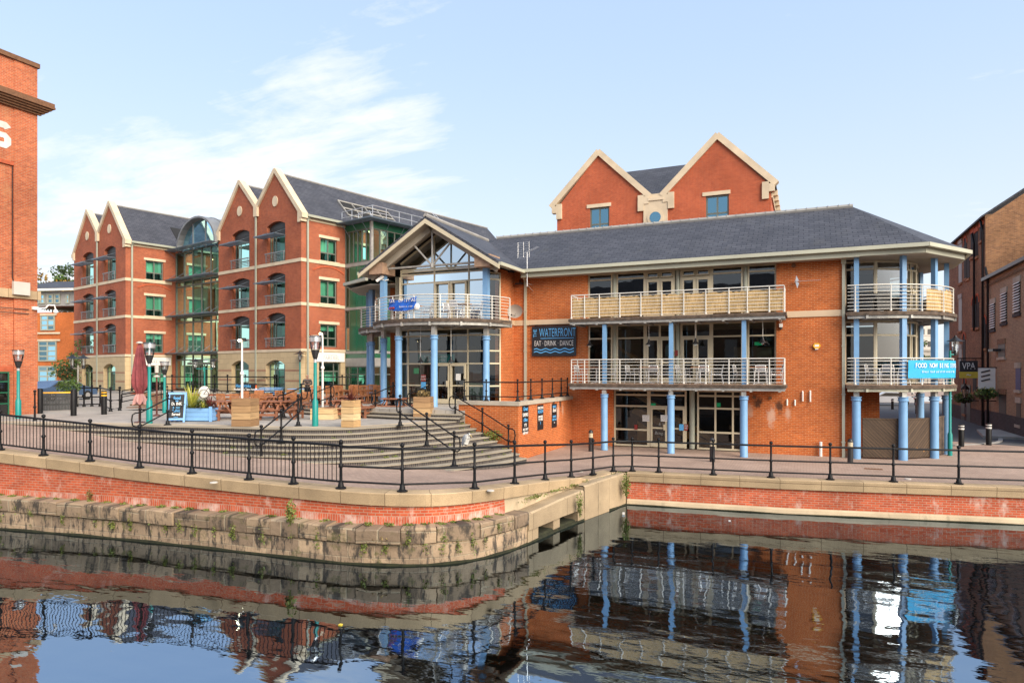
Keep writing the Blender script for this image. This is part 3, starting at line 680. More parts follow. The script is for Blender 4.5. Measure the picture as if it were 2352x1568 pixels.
# ------------------------------------------------------------------ iron railings
def iron_post(m, x, y, z, h=1.10, s=1):
    s *= 1.35
    m.lathe([(.10*s, z), (.10*s, z+.03), (.06*s, z+.05), (.045*s, z+.16), (.030*s, z+.18), (.027*s, z+h*.47), (.045*s, z+h*.5), (.045*s, z+h*.53), (.025*s, z+h*.56), (.023*s, z+h-.07), (.04*s, z+h-.03), (.025*s, z+h)], x, y, 10)
    m.ball((x, y, z+h+.045*s), .045*s, 8)
def railing(label, pts, heights, h, bars=False, mid=True, name='canal_railing', s=1, group=None, railz=None, bars_at=None):
    t = thing(name, label, 'railing', (pts[0][0], pts[0][1], heights[0]), group=group)
    for (x, y), z in zip(pts, heights):
        m = MB(); iron_post(m, x, y, z, h, s); m.build('post', 'black_iron', t, smooth=40)
    lv = [('top_rail', h-.035, .033)]+([('middle_rail', h*.52, .027)] if mid else [])+[('bottom_rail', .18, .027)]
    for nm, dz, r in lv:
        m = MB(); m.tube([(x, y, z+dz) for (x, y), z in zip(pts, heights)], r*s, 8); m.build(nm, 'black_iron', t, smooth=40)
    if bars:
        for i in range(len(pts)-1):
            (x0, y0), (x1, y1) = pts[i], pts[i+1]; L = hypot(x1-x0, y1-y0); n = int(L/.125); m = MB()
            for k in range(1, n):
                f = k/n; z = heights[i]+(heights[i+1]-heights[i])*f; X, Y = x0+(x1-x0)*f, y0+(y1-y0)*f
                m.tube([(X, Y, z+.18), (X, Y, z+h-.05)], .0115, 5)
            m.build('baluster_panel', 'black_iron', t)
    return t
lp_ = []
inP = offs(PL, .60)
def near_x(px, path):
    """point of the path seen at this bearing"""
    r = _ray(px, 0); k = r[0]/r[1]; best = None
    for a, b in zip(path, path[1:]):
        fa, fb = a[0]-k*a[1], b[0]-k*b[1]
        if fa*fb <= 0: t = fa/(fa-fb); return (a[0]+(b[0]-a[0])*t, a[1]+(b[1]-a[1])*t)
PXL = [-110, 0, 100, 207, 320, 441, 572, 674, 783]; PXM = [783, 924, 1090, 1182, 1252, 1312, 1362, 1407]
pl = [near_x(x, inP) for x in PXL]
railing('black iron railing with upright bars along the left canal wall', pl, [cop_top(*p) for p in pl], 1.13, bars=True, mid=False)
inPm = offs(PL, .62); pm = [near_x(x, [p for p in inPm if p[0] < -4]) for x in PXM]; pm[-1] = (-6.25, 22.85)
xs = [1452, 1513, 1638, 1771, 1907, 2052, 2202, 2365, 2540]
inRr = offs(PR, .30); pr = [near_x(x, inRr) for x in xs]
allp = pm+pr
r_ = railing('black iron railing of three plain rails round the bend and along the right quay', allp, [cop_top(*p) for p in pm]+[.03]*len(pr), 1.10)
HER = (gx(1072, 1022, 0) if 0 else None)
# ------------------------------------------------------------------ the pub
FY = 30.8
pub = thing('pub_building', 'orange brick waterfront pub with slate roof, blue columns and curved balconies', 'building', (-6, FY, 0))
m = MB()
m.box(-13.6, FY, 0, -9.70, FY+.3, 8.6)
m.box(-9.70, FY, 0, -8.42, FY+.3, 2.98); m.box(-8.42, FY, 2.74, -2.62, FY+.3, 2.98); m.box(-2.62, FY, 0, -1.2, FY+.3, 2.98)
m.box(-1.2, FY, 0, 1.46, FY+.3, 8.6)
m.box(-9.70, FY, 5.78, -1.2, FY+.3, 5.98)
m.box(1.16, FY+.3, 0, 1.46, FY+1.3, 8.6)
m.box(-13.9, 29.2, 1.0, -13.6, FY+.3, 8.55)
m.box(1.16, 33.4, 0, 2.95, 33.7, 2.9); m.box(2.65, 33.7, 0, 2.95, 38, 2.9); m.box(1.16, FY+1.3, 0, 1.46, 33.4, 2.9)
m.build('wall', 'pub_brick', pub)
m = MB(); m.box(-21, 37.6, 0, 1.4, 37.9, 8.6); m.box(-20.9, 30.5, 0, -20.6, 37.6, 8.6); m.build('rear_wall', 'pub_brick', pub)
m = MB(); m.box(-13.85, FY-.045, 5.88, -10.02, FY-.001, 6.14); m.box(-13.599, 29.2, 5.9, -13.555, FY-.046, 6.14); m.build('stone_band', 'band_stone', pub); m = MB(); m.box(-.78, FY-.045, 5.88, 1.46, FY-.001, 6.14); m.build('stone_band', 'band_stone', pub)
# floors and back rooms
m = MB(); m.box(-20.6, 28.75, 5.72, -13.95, 37.5, 5.94); m.box(-13.95, FY+.32, 5.72, 1.1, 37.5, 5.94); m.box(-13.3, FY+.32, 2.72, 1.1, 37.5, 2.96)
m.build('floor_slab', 'room_cream', pub)
m = MB(); m.box(-13.3, FY+.35, -.1, 1.1, 37.5, .02); m.box(-19.4, 28.75, 1.85, -13.95, 37.5, 1.96); m.build('room_floor', 'floor_wood', pub)
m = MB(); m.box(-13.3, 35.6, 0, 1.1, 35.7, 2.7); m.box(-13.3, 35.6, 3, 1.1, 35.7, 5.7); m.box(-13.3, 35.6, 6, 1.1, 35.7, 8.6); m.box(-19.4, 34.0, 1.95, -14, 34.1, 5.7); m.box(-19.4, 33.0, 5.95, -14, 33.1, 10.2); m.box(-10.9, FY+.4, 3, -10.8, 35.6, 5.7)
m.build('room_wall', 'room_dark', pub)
m = MB(); m.box(-9.3, 33.2, 2.96, -8.2, 35.55, 5.7); m.box(-18.4, 33.6, 2, -17.2, 33.98, 5.0); m.box(-6.9, 35.5, 3.2, -6.2, 35.58, 4.9); m.box(-3.4, 35.5, 3, -1.6, 35.58, 4.8); m.box(-15.6, 33.9, 2.2, -15.1, 33.98, 4.9)
m.build('room_panel', 'room_cream', pub)
m = MB()                                                    # the stair seen through the glass
for z0, xa, xb in ((.05, -7.9, -4.2), (3.0, -9.5, -6.6)):
    m.bar((xa, 32.6, z0+2.4), (xb, 32.6, z0+.3), .08, .16); m.bar((xa, 32.6, z0+1.6), (xb, 32.6, z0-.0), .08, .30)
    m.bar((xa, 33.5, z0+2.4), (xb, 33.5, z0+.3), .06, .12)
m.ext([(-7.6, 32.2, .05), (-5.9, 32.2, .05), (-7.6, 32.2, 1.15)], (0, .08, 0))
m.build('staircase', 'stair_wood', pub)
# roof
EZ, EY, RY, RZ = 8.62, 30.05, 34.3, 11.15
sl = (RZ-EZ)/(RY-EY)
rf = None
m = MB(); TK = .14
m.ext([(-20.8, EY, EZ), (1.95, EY, EZ), (1.95, RY, RZ), (-16.2, RY, RZ), (-20.8, RY-2, RZ-2*sl)], (0, 0, -TK))
m.ext([(-20.8, RY+4.2, EZ), (1.95, RY+4.2, EZ), (1.95, RY, RZ-.004), (-16.2, RY, RZ-.004)], (0, 0, -TK))
CR = (1.95, RY); RE = 4.42
angs = [-90, -56, -20, 16, 52, 90]
pv = [(CR[0]+(RE if i not in (0, 5) else RY-EY)*cos(R(a)), CR[1]+(RE if i not in (0, 5) else RY-EY)*sin(R(a))) for i, a in enumerate(angs)]
pv[1] = (CR[0]+2.35, EY+.06)
for p, q in zip(pv, pv[1:]):
    m.ext([(p[0], p[1], EZ), (q[0], q[1], EZ), (CR[0], CR[1], RZ-.002)], (0, 0, -TK))
# gabled wing
WX, WY = -16.62, 27.15; HW = 3.85; WZ = 10.98; WE = 8.58
m.ext([(WX, WY, WZ), (WX+HW, WY, WE), (WX+HW, EY+.7, WE), (WX, RY-.3, WZ)], (0, 0, -TK))
m.ext([(WX, WY, WZ-.003), (WX-HW, WY, WE), (WX-HW, EY+3.4, WE), (WX, RY-.3, WZ-.003)], (0, 0, -TK))
# lower rotunda behind the wing
C2 = (-20.35, 33.0); R2 = 4.35
p2 = [(C2[0]+R2*cos(R(a)), C2[1]+R2*sin(R(a))) for a in range(-100, -279, -36)]
for p, q in zip(p2, p2[1:]): m.ext([(p[0], p[1], EZ-.1), (q[0], q[1], EZ-.1), (C2[0]+1.2, C2[1]+.3, 10.4)], (0, 0, -TK))
rf = m.build('roof', 'slate', pub)
m = MB(); m.tube([(-16.2, RY, RZ+.03), (1.95, RY, RZ+.03)], .11, 8)
for k in range(41): x = -16.2+k*.45; m.box(x-.012, RY-.115, RZ+.02, x+.012, RY+.115, RZ+.146)
m.tube([(WX, WY, WZ+.03), (WX, RY-.4, WZ+.03)], .11, 8); m.build('ridge_tile', 'rotunda_grey', rf)
# gutters, fascias, soffits
def gutter(pts, name='gutter'):
    m = MB(); P = [Vector(p) for p in pts]
    for p, q in zip(P, P[1:]):
        d = (q-p).normalized(); p2_, q2_ = p-d*.03, q+d*.03
        m.bar(p2_, q2_, .16, .15)
    return m.build(name, 'gutter_paint', rf)
gutter([(WX+HW+.05, EY-.08, EZ-.12), (CR[0]+2.35, EY-.08, EZ-.12)]+[(p[0]*1.0+(p[0]-CR[0])*.02, p[1]+(p[1]-CR[1])*.02, EZ-.12) for p in pv[2:5]])
gutter([(WX+HW+.06, WY+.05, WE-.12), (WX+HW+.06, EY-.0, WE-.12)])
gutter([(WX-HW-.06, WY+.05, WE-.12), (WX-HW-.06, EY+3, WE-.12)])
gutter([(p[0]+(p[0]-C2[0])*.02, p[1]+(p[1]-C2[1])*.02, EZ-.22) for p in p2])
m = MB(); m.box(WX+HW-.15, EY+.05, EZ-.42, CR[0], EY+.12, EZ-.16)
q = [(CR[0], EY+.08)]+[(p[0]-(p[0]-CR[0])*.03, p[1]-(p[1]-CR[1])*.03) for p in pv[1:]]
for a, b in zip(q, q[1:]): m.bar((a[0], a[1], EZ-.28), (b[0], b[1], EZ-.28), .06, .24)
m.build('fascia', 'gutter_paint', rf)
m = MB(); m.box(-13.0, EY+.13, EZ-.40, CR[0], FY+.28, EZ-.34); m.prism([(CR[0], EY+.13), (CR[0], RY+3.9)]+[(p[0]-(p[0]-CR[0])*.04, p[1]-(p[1]-CR[1])*.04) for p in pv[4:0:-1]], EZ-.40, EZ-.345)
m.prism([(C2[0]+1.5, C2[1]-3.5)]+[(p[0]-(p[0]-C2[0])*.04, p[1]-(p[1]-C2[1])*.04) for p in p2]+[(C2[0]+1.5, C2[1]+3)], EZ-.5, EZ-.44)
m.build('soffit', 'soffit', rf)
# gable verge boards, boarded underside, king post truss
m = MB(); vz = -.19
for sgn in (1, -1):
    m.ext([(WX, WY-.03, WZ-.14), (WX+sgn*(HW+.05), WY-.03, WE-.17), (WX+sgn*(HW+.05), WY-.03, WE-.17+vz), (WX, WY-.03, WZ-.14+vz*1.15)], (0, .07, 0))
m.build('verge_board', 'cream_frame', rf)
m = MB()
for sgn in (1, -1):
    m.ext([(WX, WY+.05, WZ-.32), (WX+sgn*(HW-.02), WY+.05, WE-.25), (WX+sgn*(HW-.02), 28.55, WE-.25), (WX, 28.55, WZ-.32)], (0, 0, .05))
    m.bar((WX+sgn*.1, 27.75, WZ-.52), (WX+sgn*(HW-.3), 27.75, WE-.28), .16, .30)
m.build('verge_soffit', 'soffit', rf)
for sgn in (1, -1): m = MB(); m.box(min(WX+sgn*3.35, WX+sgn*2.55), 27.3, WE-.18, max(WX+sgn*3.35, WX+sgn*2.55), 28.4, WE+.38); m.build('eaves_box', 'weathered_wood', rf)
m = MB(); m.tube([(WX-2.6, 27.8, WE+.12), (WX+2.6, 27.8, WE+.12)], .055, 8); m.tube([(WX, 27.8, WE+.12), (WX, 27.8, WZ-.5)], .05, 8)
for sgn in (1, -1): m.tube([(WX+sgn*.05, 27.8, WE+.17), (WX+sgn*1.25, 27.8, WE+1.40)], .05, 8)
m.lathe([(.1, WE+.02), (.1, WE+.2)], WX, 27.8, 8); m.build('truss', 'steel_galv', rf)
# downpipes
def pipe(x, y, z0, z1, off=None, r=.055, mat='gutter_paint', par=pub):
    m = MB(); m.box(x-r, y-2*r, z0, x+r, y, z1-.3)
    for z in (z0+.6, z0+2.6, z0+4.6): 
        if z < z1-.4: m.box(x-r-.02, y-2*r-.012, z, x+r+.02, y-.002, z+.05)
    if off: m.bar((x, y-r, z1-.32), (x+off[0], y+off[1], z1), .1)
    m.box(x-.09, y-.18, z1-.42, x+.09, y-.003, z1-.2) if not off else None
    return m.build('downpipe', mat, par)
pipe(1.40, FY, 0, 8.45); pipe(-12.95, FY, 1.95, 8.45, (-.0, -.6))
# glazing of the main front
def X(px): return gy(px, 700, FY)[0]
A = (0, FY)
for z0, z1, tr, hz_, dn in ((5.98, 8.26, 7.96, 7.86, 'upper'), (2.98, 5.78, 5.14, 5.14, 'mid')):
    for u0, u1, kind in ((-9.70, -8.50, 0), (-8.30, -6.93, 0), (-6.93, -5.55, 1), (-5.30, -3.92, 1), (-3.92, -2.58, 0), (-2.38, -1.20, 0)):
        if not kind: win(pub, A, 0, u0, u1, z0, z1, (), (tr,), .07)
        else:
            md = (u0+u1)/2; f = win(pub, A, 0, u0, u1, z0, z1, (md,), (hz_,), .09, name='door')
            m = MB(A)
            for s_ in (-1, 1):
                a, b = (u0+.09, md-.045) if s_ < 0 else (md+.045, u1-.09)
                m.box(a, .07, z0+.09, a+.07, .17, hz_-.045); m.box(b-.07, .07, z0+.09, b, .17, hz_-.045); m.box(a+.07, .07, hz_-.13, b-.07, .17, hz_-.045); m.box(a+.07, .07, z0+.09, b-.07, .17, z0+.3); m.box(a+.07, .075, z0+.95, b-.07, .165, z0+1.03)
                if dn == 'upper':
                    m.bar((a+.02, .0, hz_+.08), (b, .0, hz_+.08), .05); m.bar((a+.02, .1, z1-.1), (b, .1, z1-.1), .05); m.bar((a+.04, .0, hz_+.08), (a+.04, .1, z1-.1), .05); m.bar((b-.02, .0, hz_+.08), (b-.02, .1, z1-.1), .05)
            m.build('door_leaf', 'cream_frame', f)
            m = MB(A)
            for s_ in (-1, 1): m.box(md+s_*.1-.06, .02, z0+.85, md+s_*.1+.06, .069, z0+1.12)
            m.build('door_handle', 'cream_frame', f)
    for u in (-8.40, -5.425, -2.48): m = MB(A); m.lathe([(.099, z0), (.099, z1)], u, .14, 12); m.build('pillar', 'sage_frame', pub, smooth=40)
    m = MB(A); m.box(-9.70, .06, z1, -1.2, .25, z1+.35 if z1 > 8 else z1+.004); m.build('lintel', 'sage_frame', pub)
# ground floor glazing and doors
win(pub, A, 0, -8.42, -6.75, .04, 2.72, (), (.82, 1.93, 2.46), .08)
f = win(pub, A, 0, -6.75, -5.02, .04, 2.72, (), (1.93, 2.46), .08, name='door')
m = MB(A); md = -5.885
for a, b in ((-6.66, md-.02), (md+.02, -5.1)):
    m.box(a, .07, .06, a+.08, .17, 1.89); m.box(b-.08, .07, .06, b, .17, 1.89); m.box(a+.08, .07, 1.80, b-.08, .17, 1.89); m.box(a+.08, .07, .06, b-.08, .17, .28); m.box(a+.08, .075, .90, b-.08, .165, .97)
m.build('door_leaf', 'cream_frame', f)
m = MB(A); m.box(md-.17, .02, .85, md-.06, .069, 1.12); m.box(md+.06, .02, .85, md+.17, .069, 1.12); m.build('door_handle', 'cream_frame', f)
m = MB(A); m.lathe([(.13, .04), (.13, 2.72)], -4.78, .2, 14); m.build('pillar', 'sage_frame', pub, smooth=40)
win(pub, A, 0, -4.55, -2.62, .04, 2.72, (-3.75, -2.9+.02 if 0 else -3.0+.0), (.82, 1.90, 2.46), .08)
# ---- main balconies
def bx_rail(par, pts, z, h=1.08, n=8, posts=None, closed_ends=True, mat='white_rail', lean=.0):
    """white tube railing of eight rails on a line of plan points, with posts at each given point"""
    rl = MB(); hs = [.10+k*(h-.22)/(n-2) for k in range(n-1)]
    for dz in hs: rl.tube([(x, y, z+dz) for x, y in pts], .0135, 6)
    rl.build('rail', mat, par, smooth=40)
    hr = MB(); hr.tube([(x, y, z+h) for x, y in pts], .026, 8); hr.build('handrail', mat, par, smooth=40)
    for x, y in posts or pts:
        ps = MB(); ps.tube([(x, y, z-.02), (x, y, z+h-.08), (x, y, z+h)], [.026, .026, .02], 7); ps.ball((x, y, z+.04), .05, 7)
        ps.build('rail_post', mat, par, smooth=40)
def deck(par, outline, z, inner=None, side='weathered_wood'):
    """timber deck with a board edge over a galvanised channel and brackets"""
    m = MB(); m.prism(outline, z-.10, z); d = m.build('deck', side, par)
    return d
for z in (3.02, 5.98):
    bal = MB(); bal.box(-10.02, 29.0, z-.10, -.78, FY-.06, z)
    for x in (-10.02,): pass
    b = bal.build('balcony', 'weathered_wood', pub)
    m = MB(); m.box(-10.05, 28.96, z-.135, -.75, 28.999, z-.015); m.box(-10.05, 29.0, z-.135, -10.021, FY-.06, z-.015); m.box(-.779, 29.0, z-.135, -.75, FY-.06, z-.015)
    m.build('edge_board', 'dark_plank', b)
    m = MB(); m.box(-10.0, 29.02, z-.26, -.80, 29.08, z-.137)
    for k in range(9):
        x = -9.85+k*1.1; m.box(x, 28.95, z-.30, x+.09, FY-.06, z-.262); m.box(x+.03, 29.1, z-.26, x+.06, FY-.06, z-.137)
    m.box(-10.0, 30.2, z-.24, -.80, 30.28, z-.137); m.build('bracket', 'steel_galv', b)
    px = [-9.98+.045, -9.3, -8.6, -7.65, -6.7, -5.78, -4.84, -3.92, -2.98, -2.25, -1.4, -.83]
    bx_rail(b, [(-9.95, FY-.08), (-9.95, 29.06), (-.84, 29.06), (-.84, FY-.08)], z, posts=[(x, 29.06) for x in px]+[(-9.95, 30.0), (-.84, 30.0)])
for i, x in enumerate((-8.39, -5.40, -2.39)):
    m = MB(); m.lathe([(.16, 0), (.165, .03), (.155, .05), (.15, 2.38), (.185, 2.40), (.185, 2.43), (.165, 2.44), (.17, 2.5), (.19, 2.51), (.19, 2.54)], x, 29.15, 20); c = m.build('column', 'blue_paint', pub, smooth=30)
    m = MB(); m.box(x-.09, 29.06, 2.54, x+.09, 29.24, 2.72); m.build('column_head', 'steel_galv', c)
    m = MB(); m.box(x-.085, 29.12, 3.02, x+.085, 29.29, 5.70); m.build('upper_column', 'blue_paint', c)
# ---- right rotunda
C1 = (1.8, 34.2)
def arc(c, r, a0, a1, n): return [(c[0]+r*cos(R(a0+(a1-a0)*i/n)), c[1]+r*sin(R(a0+(a1-a0)*i/n))) for i in range(n+1)]
for z in (3.02, 5.98):
    oa = [p for p in arc(C1, 4.08, -112, 62, 34) if p[0] > 1.46]; oa = [(1.49, 30.16)]+oa
    ia = [p for p in arc(C1, 2.82, 62, -80, 24)]
    m = MB(); n = len(oa)
    m.prism(oa+[(1.8, 38), (1.49, 38)], z-.10, z) if z > 5 else m.prism(oa+[(3.4, 38.2), (3.0, 34), (1.49, 33.3)], z-.10, z)
    b = m.build('balcony', 'weathered_wood', pub)
    m = MB(); e = [p for p in arc(C1, 4.13, -94.5, 62, 30)]; m.loft([[(x, y, z-.14) for x, y in e], [(x, y, z-.01) for x, y in e]], closed=False); m.build('edge_board', 'dark_plank', b)
    m = MB(); e = [p for p in arc(C1, 4.02, -94, 62, 30)]; m.loft([[(x, y, z-.27) for x, y in e], [(x, y, z-.141) for x, y in e]], closed=False)
    e = arc(C1, 2.9, -85, 62, 24); m.loft([[(x, y, z-.27) for x, y in e], [(x, y, z-.141) for x, y in e]], closed=False)
    for a in range(-84, 62, 24): m.bar((C1[0]+2.4*cos(R(a)), C1[1]+2.4*sin(R(a)), z-.20), (C1[0]+4.10*cos(R(a)), C1[1]+4.10*sin(R(a)), z-.20), .09, .16)
    m.build('bracket', 'steel_galv' if z > 5 else 'gutter_paint', b)
    rp = arc(C1, 4.0, -94, 60, 40); bx_rail(b, rp, z, posts=arc(C1, 4.0, -90, 60, 8))
    # glazed drum
    dz0, dz1, tr = (z, EZ-.4, 7.88) if z > 5 else (z, 5.70, 5.10)
    da = arc(C1, 2.75, -97, -7, 5); ks = [(-97, -72, 0), (-72, -44, 0), (-44, -22, 1), (-22, 2, 0), (2, 26, 0), (26, 50, 0)]
    for a0, a1, kd in ks:
        p = (C1[0]+2.75*cos(R(a0)), C1[1]+2.75*sin(R(a0))); q = (C1[0]+2.75*cos(R(a1)), C1[1]+2.75*sin(R(a1))); L = hypot(q[0]-p[0], q[1]-p[1]); an = math.degrees(math.atan2(q[1]-p[1], q[0]-p[0]))
        f = win(pub, p, an, 0, L, dz0, dz1, (L/2,) if kd else (), (tr,), .075, w=0, name='door' if kd else 'window')
        if kd:
            m = MB(p, an)
            for a, b2 in ((.08, L/2-.03), (L/2+.03, L-.08)):
                m.box(a, -.02, dz0+.02, a+.07, .09, tr-.04); m.box(b2-.07, -.02, dz0+.02, b2, .09, tr-.04); m.box(a+.07, -.02, dz0+.02, b2-.07, .09, dz0+.25); m.box(a+.07, -.02, dz0+.95, b2-.07, .09, dz0+1.03)
            m.build('door_leaf', 'cream_frame', f)
            m = MB(p, an); m.box(L/2-.14, -.07, dz0+.85, L/2-.05, -.021, dz0+1.1); m.box(L/2+.05, -.07, dz0+.85, L/2+.14, -.021, dz0+1.1); m.build('door_handle', 'cream_frame', f)
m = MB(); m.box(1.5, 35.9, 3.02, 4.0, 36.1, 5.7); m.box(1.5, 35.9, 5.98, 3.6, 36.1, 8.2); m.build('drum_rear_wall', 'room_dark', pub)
for i, (x, y) in enumerate([(1.86, 30.5), (3.55, 30.75), (4.80, 31.95), (5.52, 33.75), (4.9, 36.4), (3.0, 37.7)]):
    dx, dy = C1[0]-x, C1[1]-y; l = hypot(dx, dy)
    m = MB(); m.lathe([(.17, 0), (.165, .05), (.16, 2.36), (.20, 2.38), (.20, 2.42), (.175, 2.43), (.18, 2.5), (.205, 2.51), (.205, 2.54)], x, y, 20); c = m.build('column', 'blue_paint', pub, smooth=30)
    m = MB((x, y), math.degrees(math.atan2(dy, dx))+90); m.box(-.10, -.10, 2.54, .10, .10, 2.74); m.build('column_head', 'steel_galv', c)
    m = MB((x, y), math.degrees(math.atan2(dy, dx))+90); m.box(-.095, -.095, 3.02, .095, .095, 5.72); m.box(-.09, -.09, 5.98, .09, .09, EZ-.4); m.build('upper_column', 'blue_paint', c)
# ---- gabled wing
GY = 28.6; gx0, gx1 = -19.05, -14.0
G = (0, GY)
fr = MB(G)
def uz(px, y): p = gy(px, y, GY); return p[0], p[2]
# lower storey curtain wall with its double door
f = win(pub, G, 0, gx0, gx1, 1.97, 5.70, (-17.05, -15.15, -18.6), (2.86, 3.95, 4.56, 5.34), .07)
m = MB(G); md = -16.1
for a, b in ((-16.98, md-.02), (md+.02, -15.22)):
    m.box(a, -.03, 1.98, a+.08, .099, 3.92); m.box(b-.08, -.03, 1.98, b, .099, 3.92); m.box(a+.08, -.03, 3.83, b-.08, .099, 3.92); m.box(a+.08, -.03, 1.98, b-.08, .099, 2.2)
m.build('door_leaf', 'cream_frame', f)
m = MB(G); m.box(md-.17, -.08, 2.8, md-.06, -.031, 3.1); m.box(md+.06, -.08, 2.8, md+.17, -.031, 3.1); m.build('door_handle', 'cream_frame', f)
# upper storey, running up into the gable
f = win(pub, G, 0, gx0, gx1, 5.96, 8.75, (-17.05, -15.10), (8.02, 8.46, 8.62), .07, mg='glass_gable')
m = MB(G); md = -16.08
for a, b in ((-16.98, md-.02), (md+.02, -15.17)):
    m.box(a, -.03, 5.98, a+.08, .099, 7.99); m.box(b-.08, -.03, 5.98, b, .099, 7.99); m.box(a+.08, -.03, 7.9, b-.08, .099, 7.99); m.box(a+.08, -.03, 5.98, b-.08, .099, 6.2)
m.build('door_leaf', 'cream_frame', f)
m = MB(G); m.box(md-.17, -.08, 6.8, md-.06, -.031, 7.1); m.box(md+.06, -.08, 6.8, md+.17, -.031, 7.1); m.build('door_handle', 'cream_frame', f)
sw = (WZ-WE)/HW
gt = WZ-.36
m = MB(G); m.add([(gx0, .14, 8.70), (gx1, .14, 8.70), (gx1, .14, min(gt, gt-sw*abs(gx1-WX))), (WX, .14, gt), (gx0, .14, gt-sw*abs(gx0-WX))], [(0, 1, 2, 3, 4)])
m.build('pane', 'glass_gable', f)
m = MB(G)
for u in (-17.05, -15.10): m.box(u-.035, .104, 8.755, u+.035, .176, gt-sw*abs(u-WX)-.06)
for a, b in (((gx0, gt-sw*abs(gx0-WX)), (WX, gt)), ((WX, gt), (gx1, gt-sw*abs(gx1-WX)))): m.bar((a[0], .14, a[1]-.05), (b[0], .14, b[1]-.05), .07, .10)
m.build('gable_frame', 'cream_frame', f)
for p, q in (((gx1, GY), (-13.6, 29.2)), ((-19.42, 29.2), (gx0, GY))):
    L = hypot(q[0]-p[0], q[1]-p[1]); an = math.degrees(math.atan2(q[1]-p[1], q[0]-p[0]))
    win(pub, p, an, 0, L, 1.97, 5.70, (), (2.86, 3.95, 4.56, 5.34), .07, w=0); win(pub, p, an, 0, L, 5.96, 8.36, (), (8.02,), .07, w=0)
m = MB(); m.box(-19.7, 29.2, 1.5, -19.42, FY+1.5, 8.5); m.build('side_wall', 'sage_frame', pub)
CB = (-16.6, 29.4)
def round_balcony(c, a0, a1, rr, z, posts):
    oa = arc(c, rr+.08, a0, a1, 36)
    m = MB(); m.prism(oa+[(c[0]-rr*.6, c[1]+.2), (c[0]+rr*.6, c[1]+.2)][::-1] if 0 else oa, z-.10, z); b = m.build('balcony', 'weathered_wood', pub)
    m = MB(); e = arc(c, rr+.11, a0, a1, 36); m.loft([[(x, y, z-.15) for x, y in e], [(x, y, z-.01) for x, y in e]], closed=False); m.build('edge_board', 'dark_plank', b)
    m = MB(); e = arc(c, rr+.02, a0, a1, 36); m.loft([[(x, y, z-.30) for x, y in e], [(x, y, z-.151) for x, y in e], [(x, y, z-.152) for x, y in arc(c, rr-.1, a0, a1, 36)]], closed=False)
    e = arc(c, rr*.62, a0, a1, 36); m.loft([[(x, y, z-.30) for x, y in e], [(x, y, z-.101) for x, y in e]], closed=False)
    k = int((a1-a0)/22)
    for i in range(k+1):
        a = R(a0+(a1-a0)*i/k); m.bar((c[0]+rr*.3*cos(a), c[1]+rr*.3*sin(a), z-.24), (c[0]+(rr+.1)*cos(a), c[1]+(rr+.1)*sin(a), z-.24), .09, .18)
    m.build('bracket', 'steel_galv', b)
    bx_rail(b, arc(c, rr, a0, a1, 44), z, posts=arc(c, rr, a0, a1, posts))
round_balcony(CB, -180-4, -8, 3.66, 5.98, 9)
round_balcony(C2, 110, 268, 3.55, 5.98, 8)
for i, (x, y, up) in enumerate([(-17.55, 26.3, 0), (-15.56, 26.2, 0), (-13.72, 27.85, 1), (-19.48, 27.85, 1), (-23.1, 31.6, 1), (-22.2, 30.6, 1), (-21.0, 30.0, 1)]):
    m = MB(); m.lathe([(.17, 1.93), (.17, 1.98), (.16, 2.0), (.155, 5.02), (.195, 5.05), (.195, 5.09), (.17, 5.1), (.175, 5.18), (.20, 5.19), (.20, 5.22)], x, y, 20); c = m.build('column', 'blue_paint', pub, smooth=30)
    m = MB(); m.box(x-.10, y-.10, 5.22, x+.10, y+.10, 5.68); m.build('column_head', 'steel_galv', c)
    if up: m = MB(); m.box(x-.13, y-.13, 5.98, x+.13, y+.13, 8.45 if i < 4 else 8.1); m.build('upper_column', 'blue_paint', c)
# vents, stains and white pipes on the right end wall
m = MB()
for px, py in ((2110+1712/2.24-10, 1508.), (2100+1848/2.24, 1510.)):
    p = gy(px/1.653, py/1.653, FY); m.tube([(p[0], FY+.02, p[2]), (p[0], FY-.09, p[2])], .07, 12)
p = gy(1823, 610, FY); m.tube([(p[0], FY, p[2]), (p[0], FY-.08, p[2])], .09, 10)
m.build('vent', 'rust', pub, smooth=40)
m = MB()
for px, y0, y1 in ((1843.7, 900, 921), (1861, 899, 922), (1808, 919, 931), (1826, 920, 931)):
    a = gy(px, y1, FY); b_ = gy(px, y0, FY); m.tube([(a[0], FY-.07, a[2]), (a[0], FY-.07, b_[2]), (a[0], FY+.02, b_[2]+.03)], .035, 8)
a = gy(1885, 1048, FY); m.tube([(a[0], FY-.12, 0), (a[0], FY-.12, .62)], .06, 8)
m.build('white_pipe', 'white_paint', pub, smooth=40)
# ------------------------------------------------------------------ things fixed to or standing on the pub
def sign_board(name, label, cat, P, a, u0, u1, z0, z1, mat, th=.05, out=.05, frame=None):
    t = thing(name, label, cat, (P[0]+(u0+u1)/2*cos(R(a)), P[1]+(u0+u1)/2*sin(R(a)), z0), R(a))
    w = u1-u0; h = z1-z0; m = MB(); m.box(-w/2, -out-th, 0, w/2, -out, h); m.build('board', mat, t, world=False)
    return t, w, h, -out-th-.003
t, w, h, y = sign_board('pub_sign', 'black hanging sign reading THE WATERFRONT EAT DRINK DANCE with two wavy blue lines', 'sign', A, 0, -12.56, -10.25, 4.32, 5.80, 'sign_black', .07, .06)
UP = (R(90), 0, 0)
text('sign_lettering', 'WATERFRONT', .60, 'sign_cyan', t, (.19, y, 1.14), UP, .475, sp=1.0, bold=-.004)
o = text('sign_lettering', 'THE', .26, 'sign_cyan', t, (-.98, y, 1.14), (R(90), R(-90), 0), .85)
text('sign_lettering', 'EAT \u00b7 DRINK \u00b7 DANCE', .37, 'sign_white', t, (0, y, .62), UP, .565, bold=-.004)
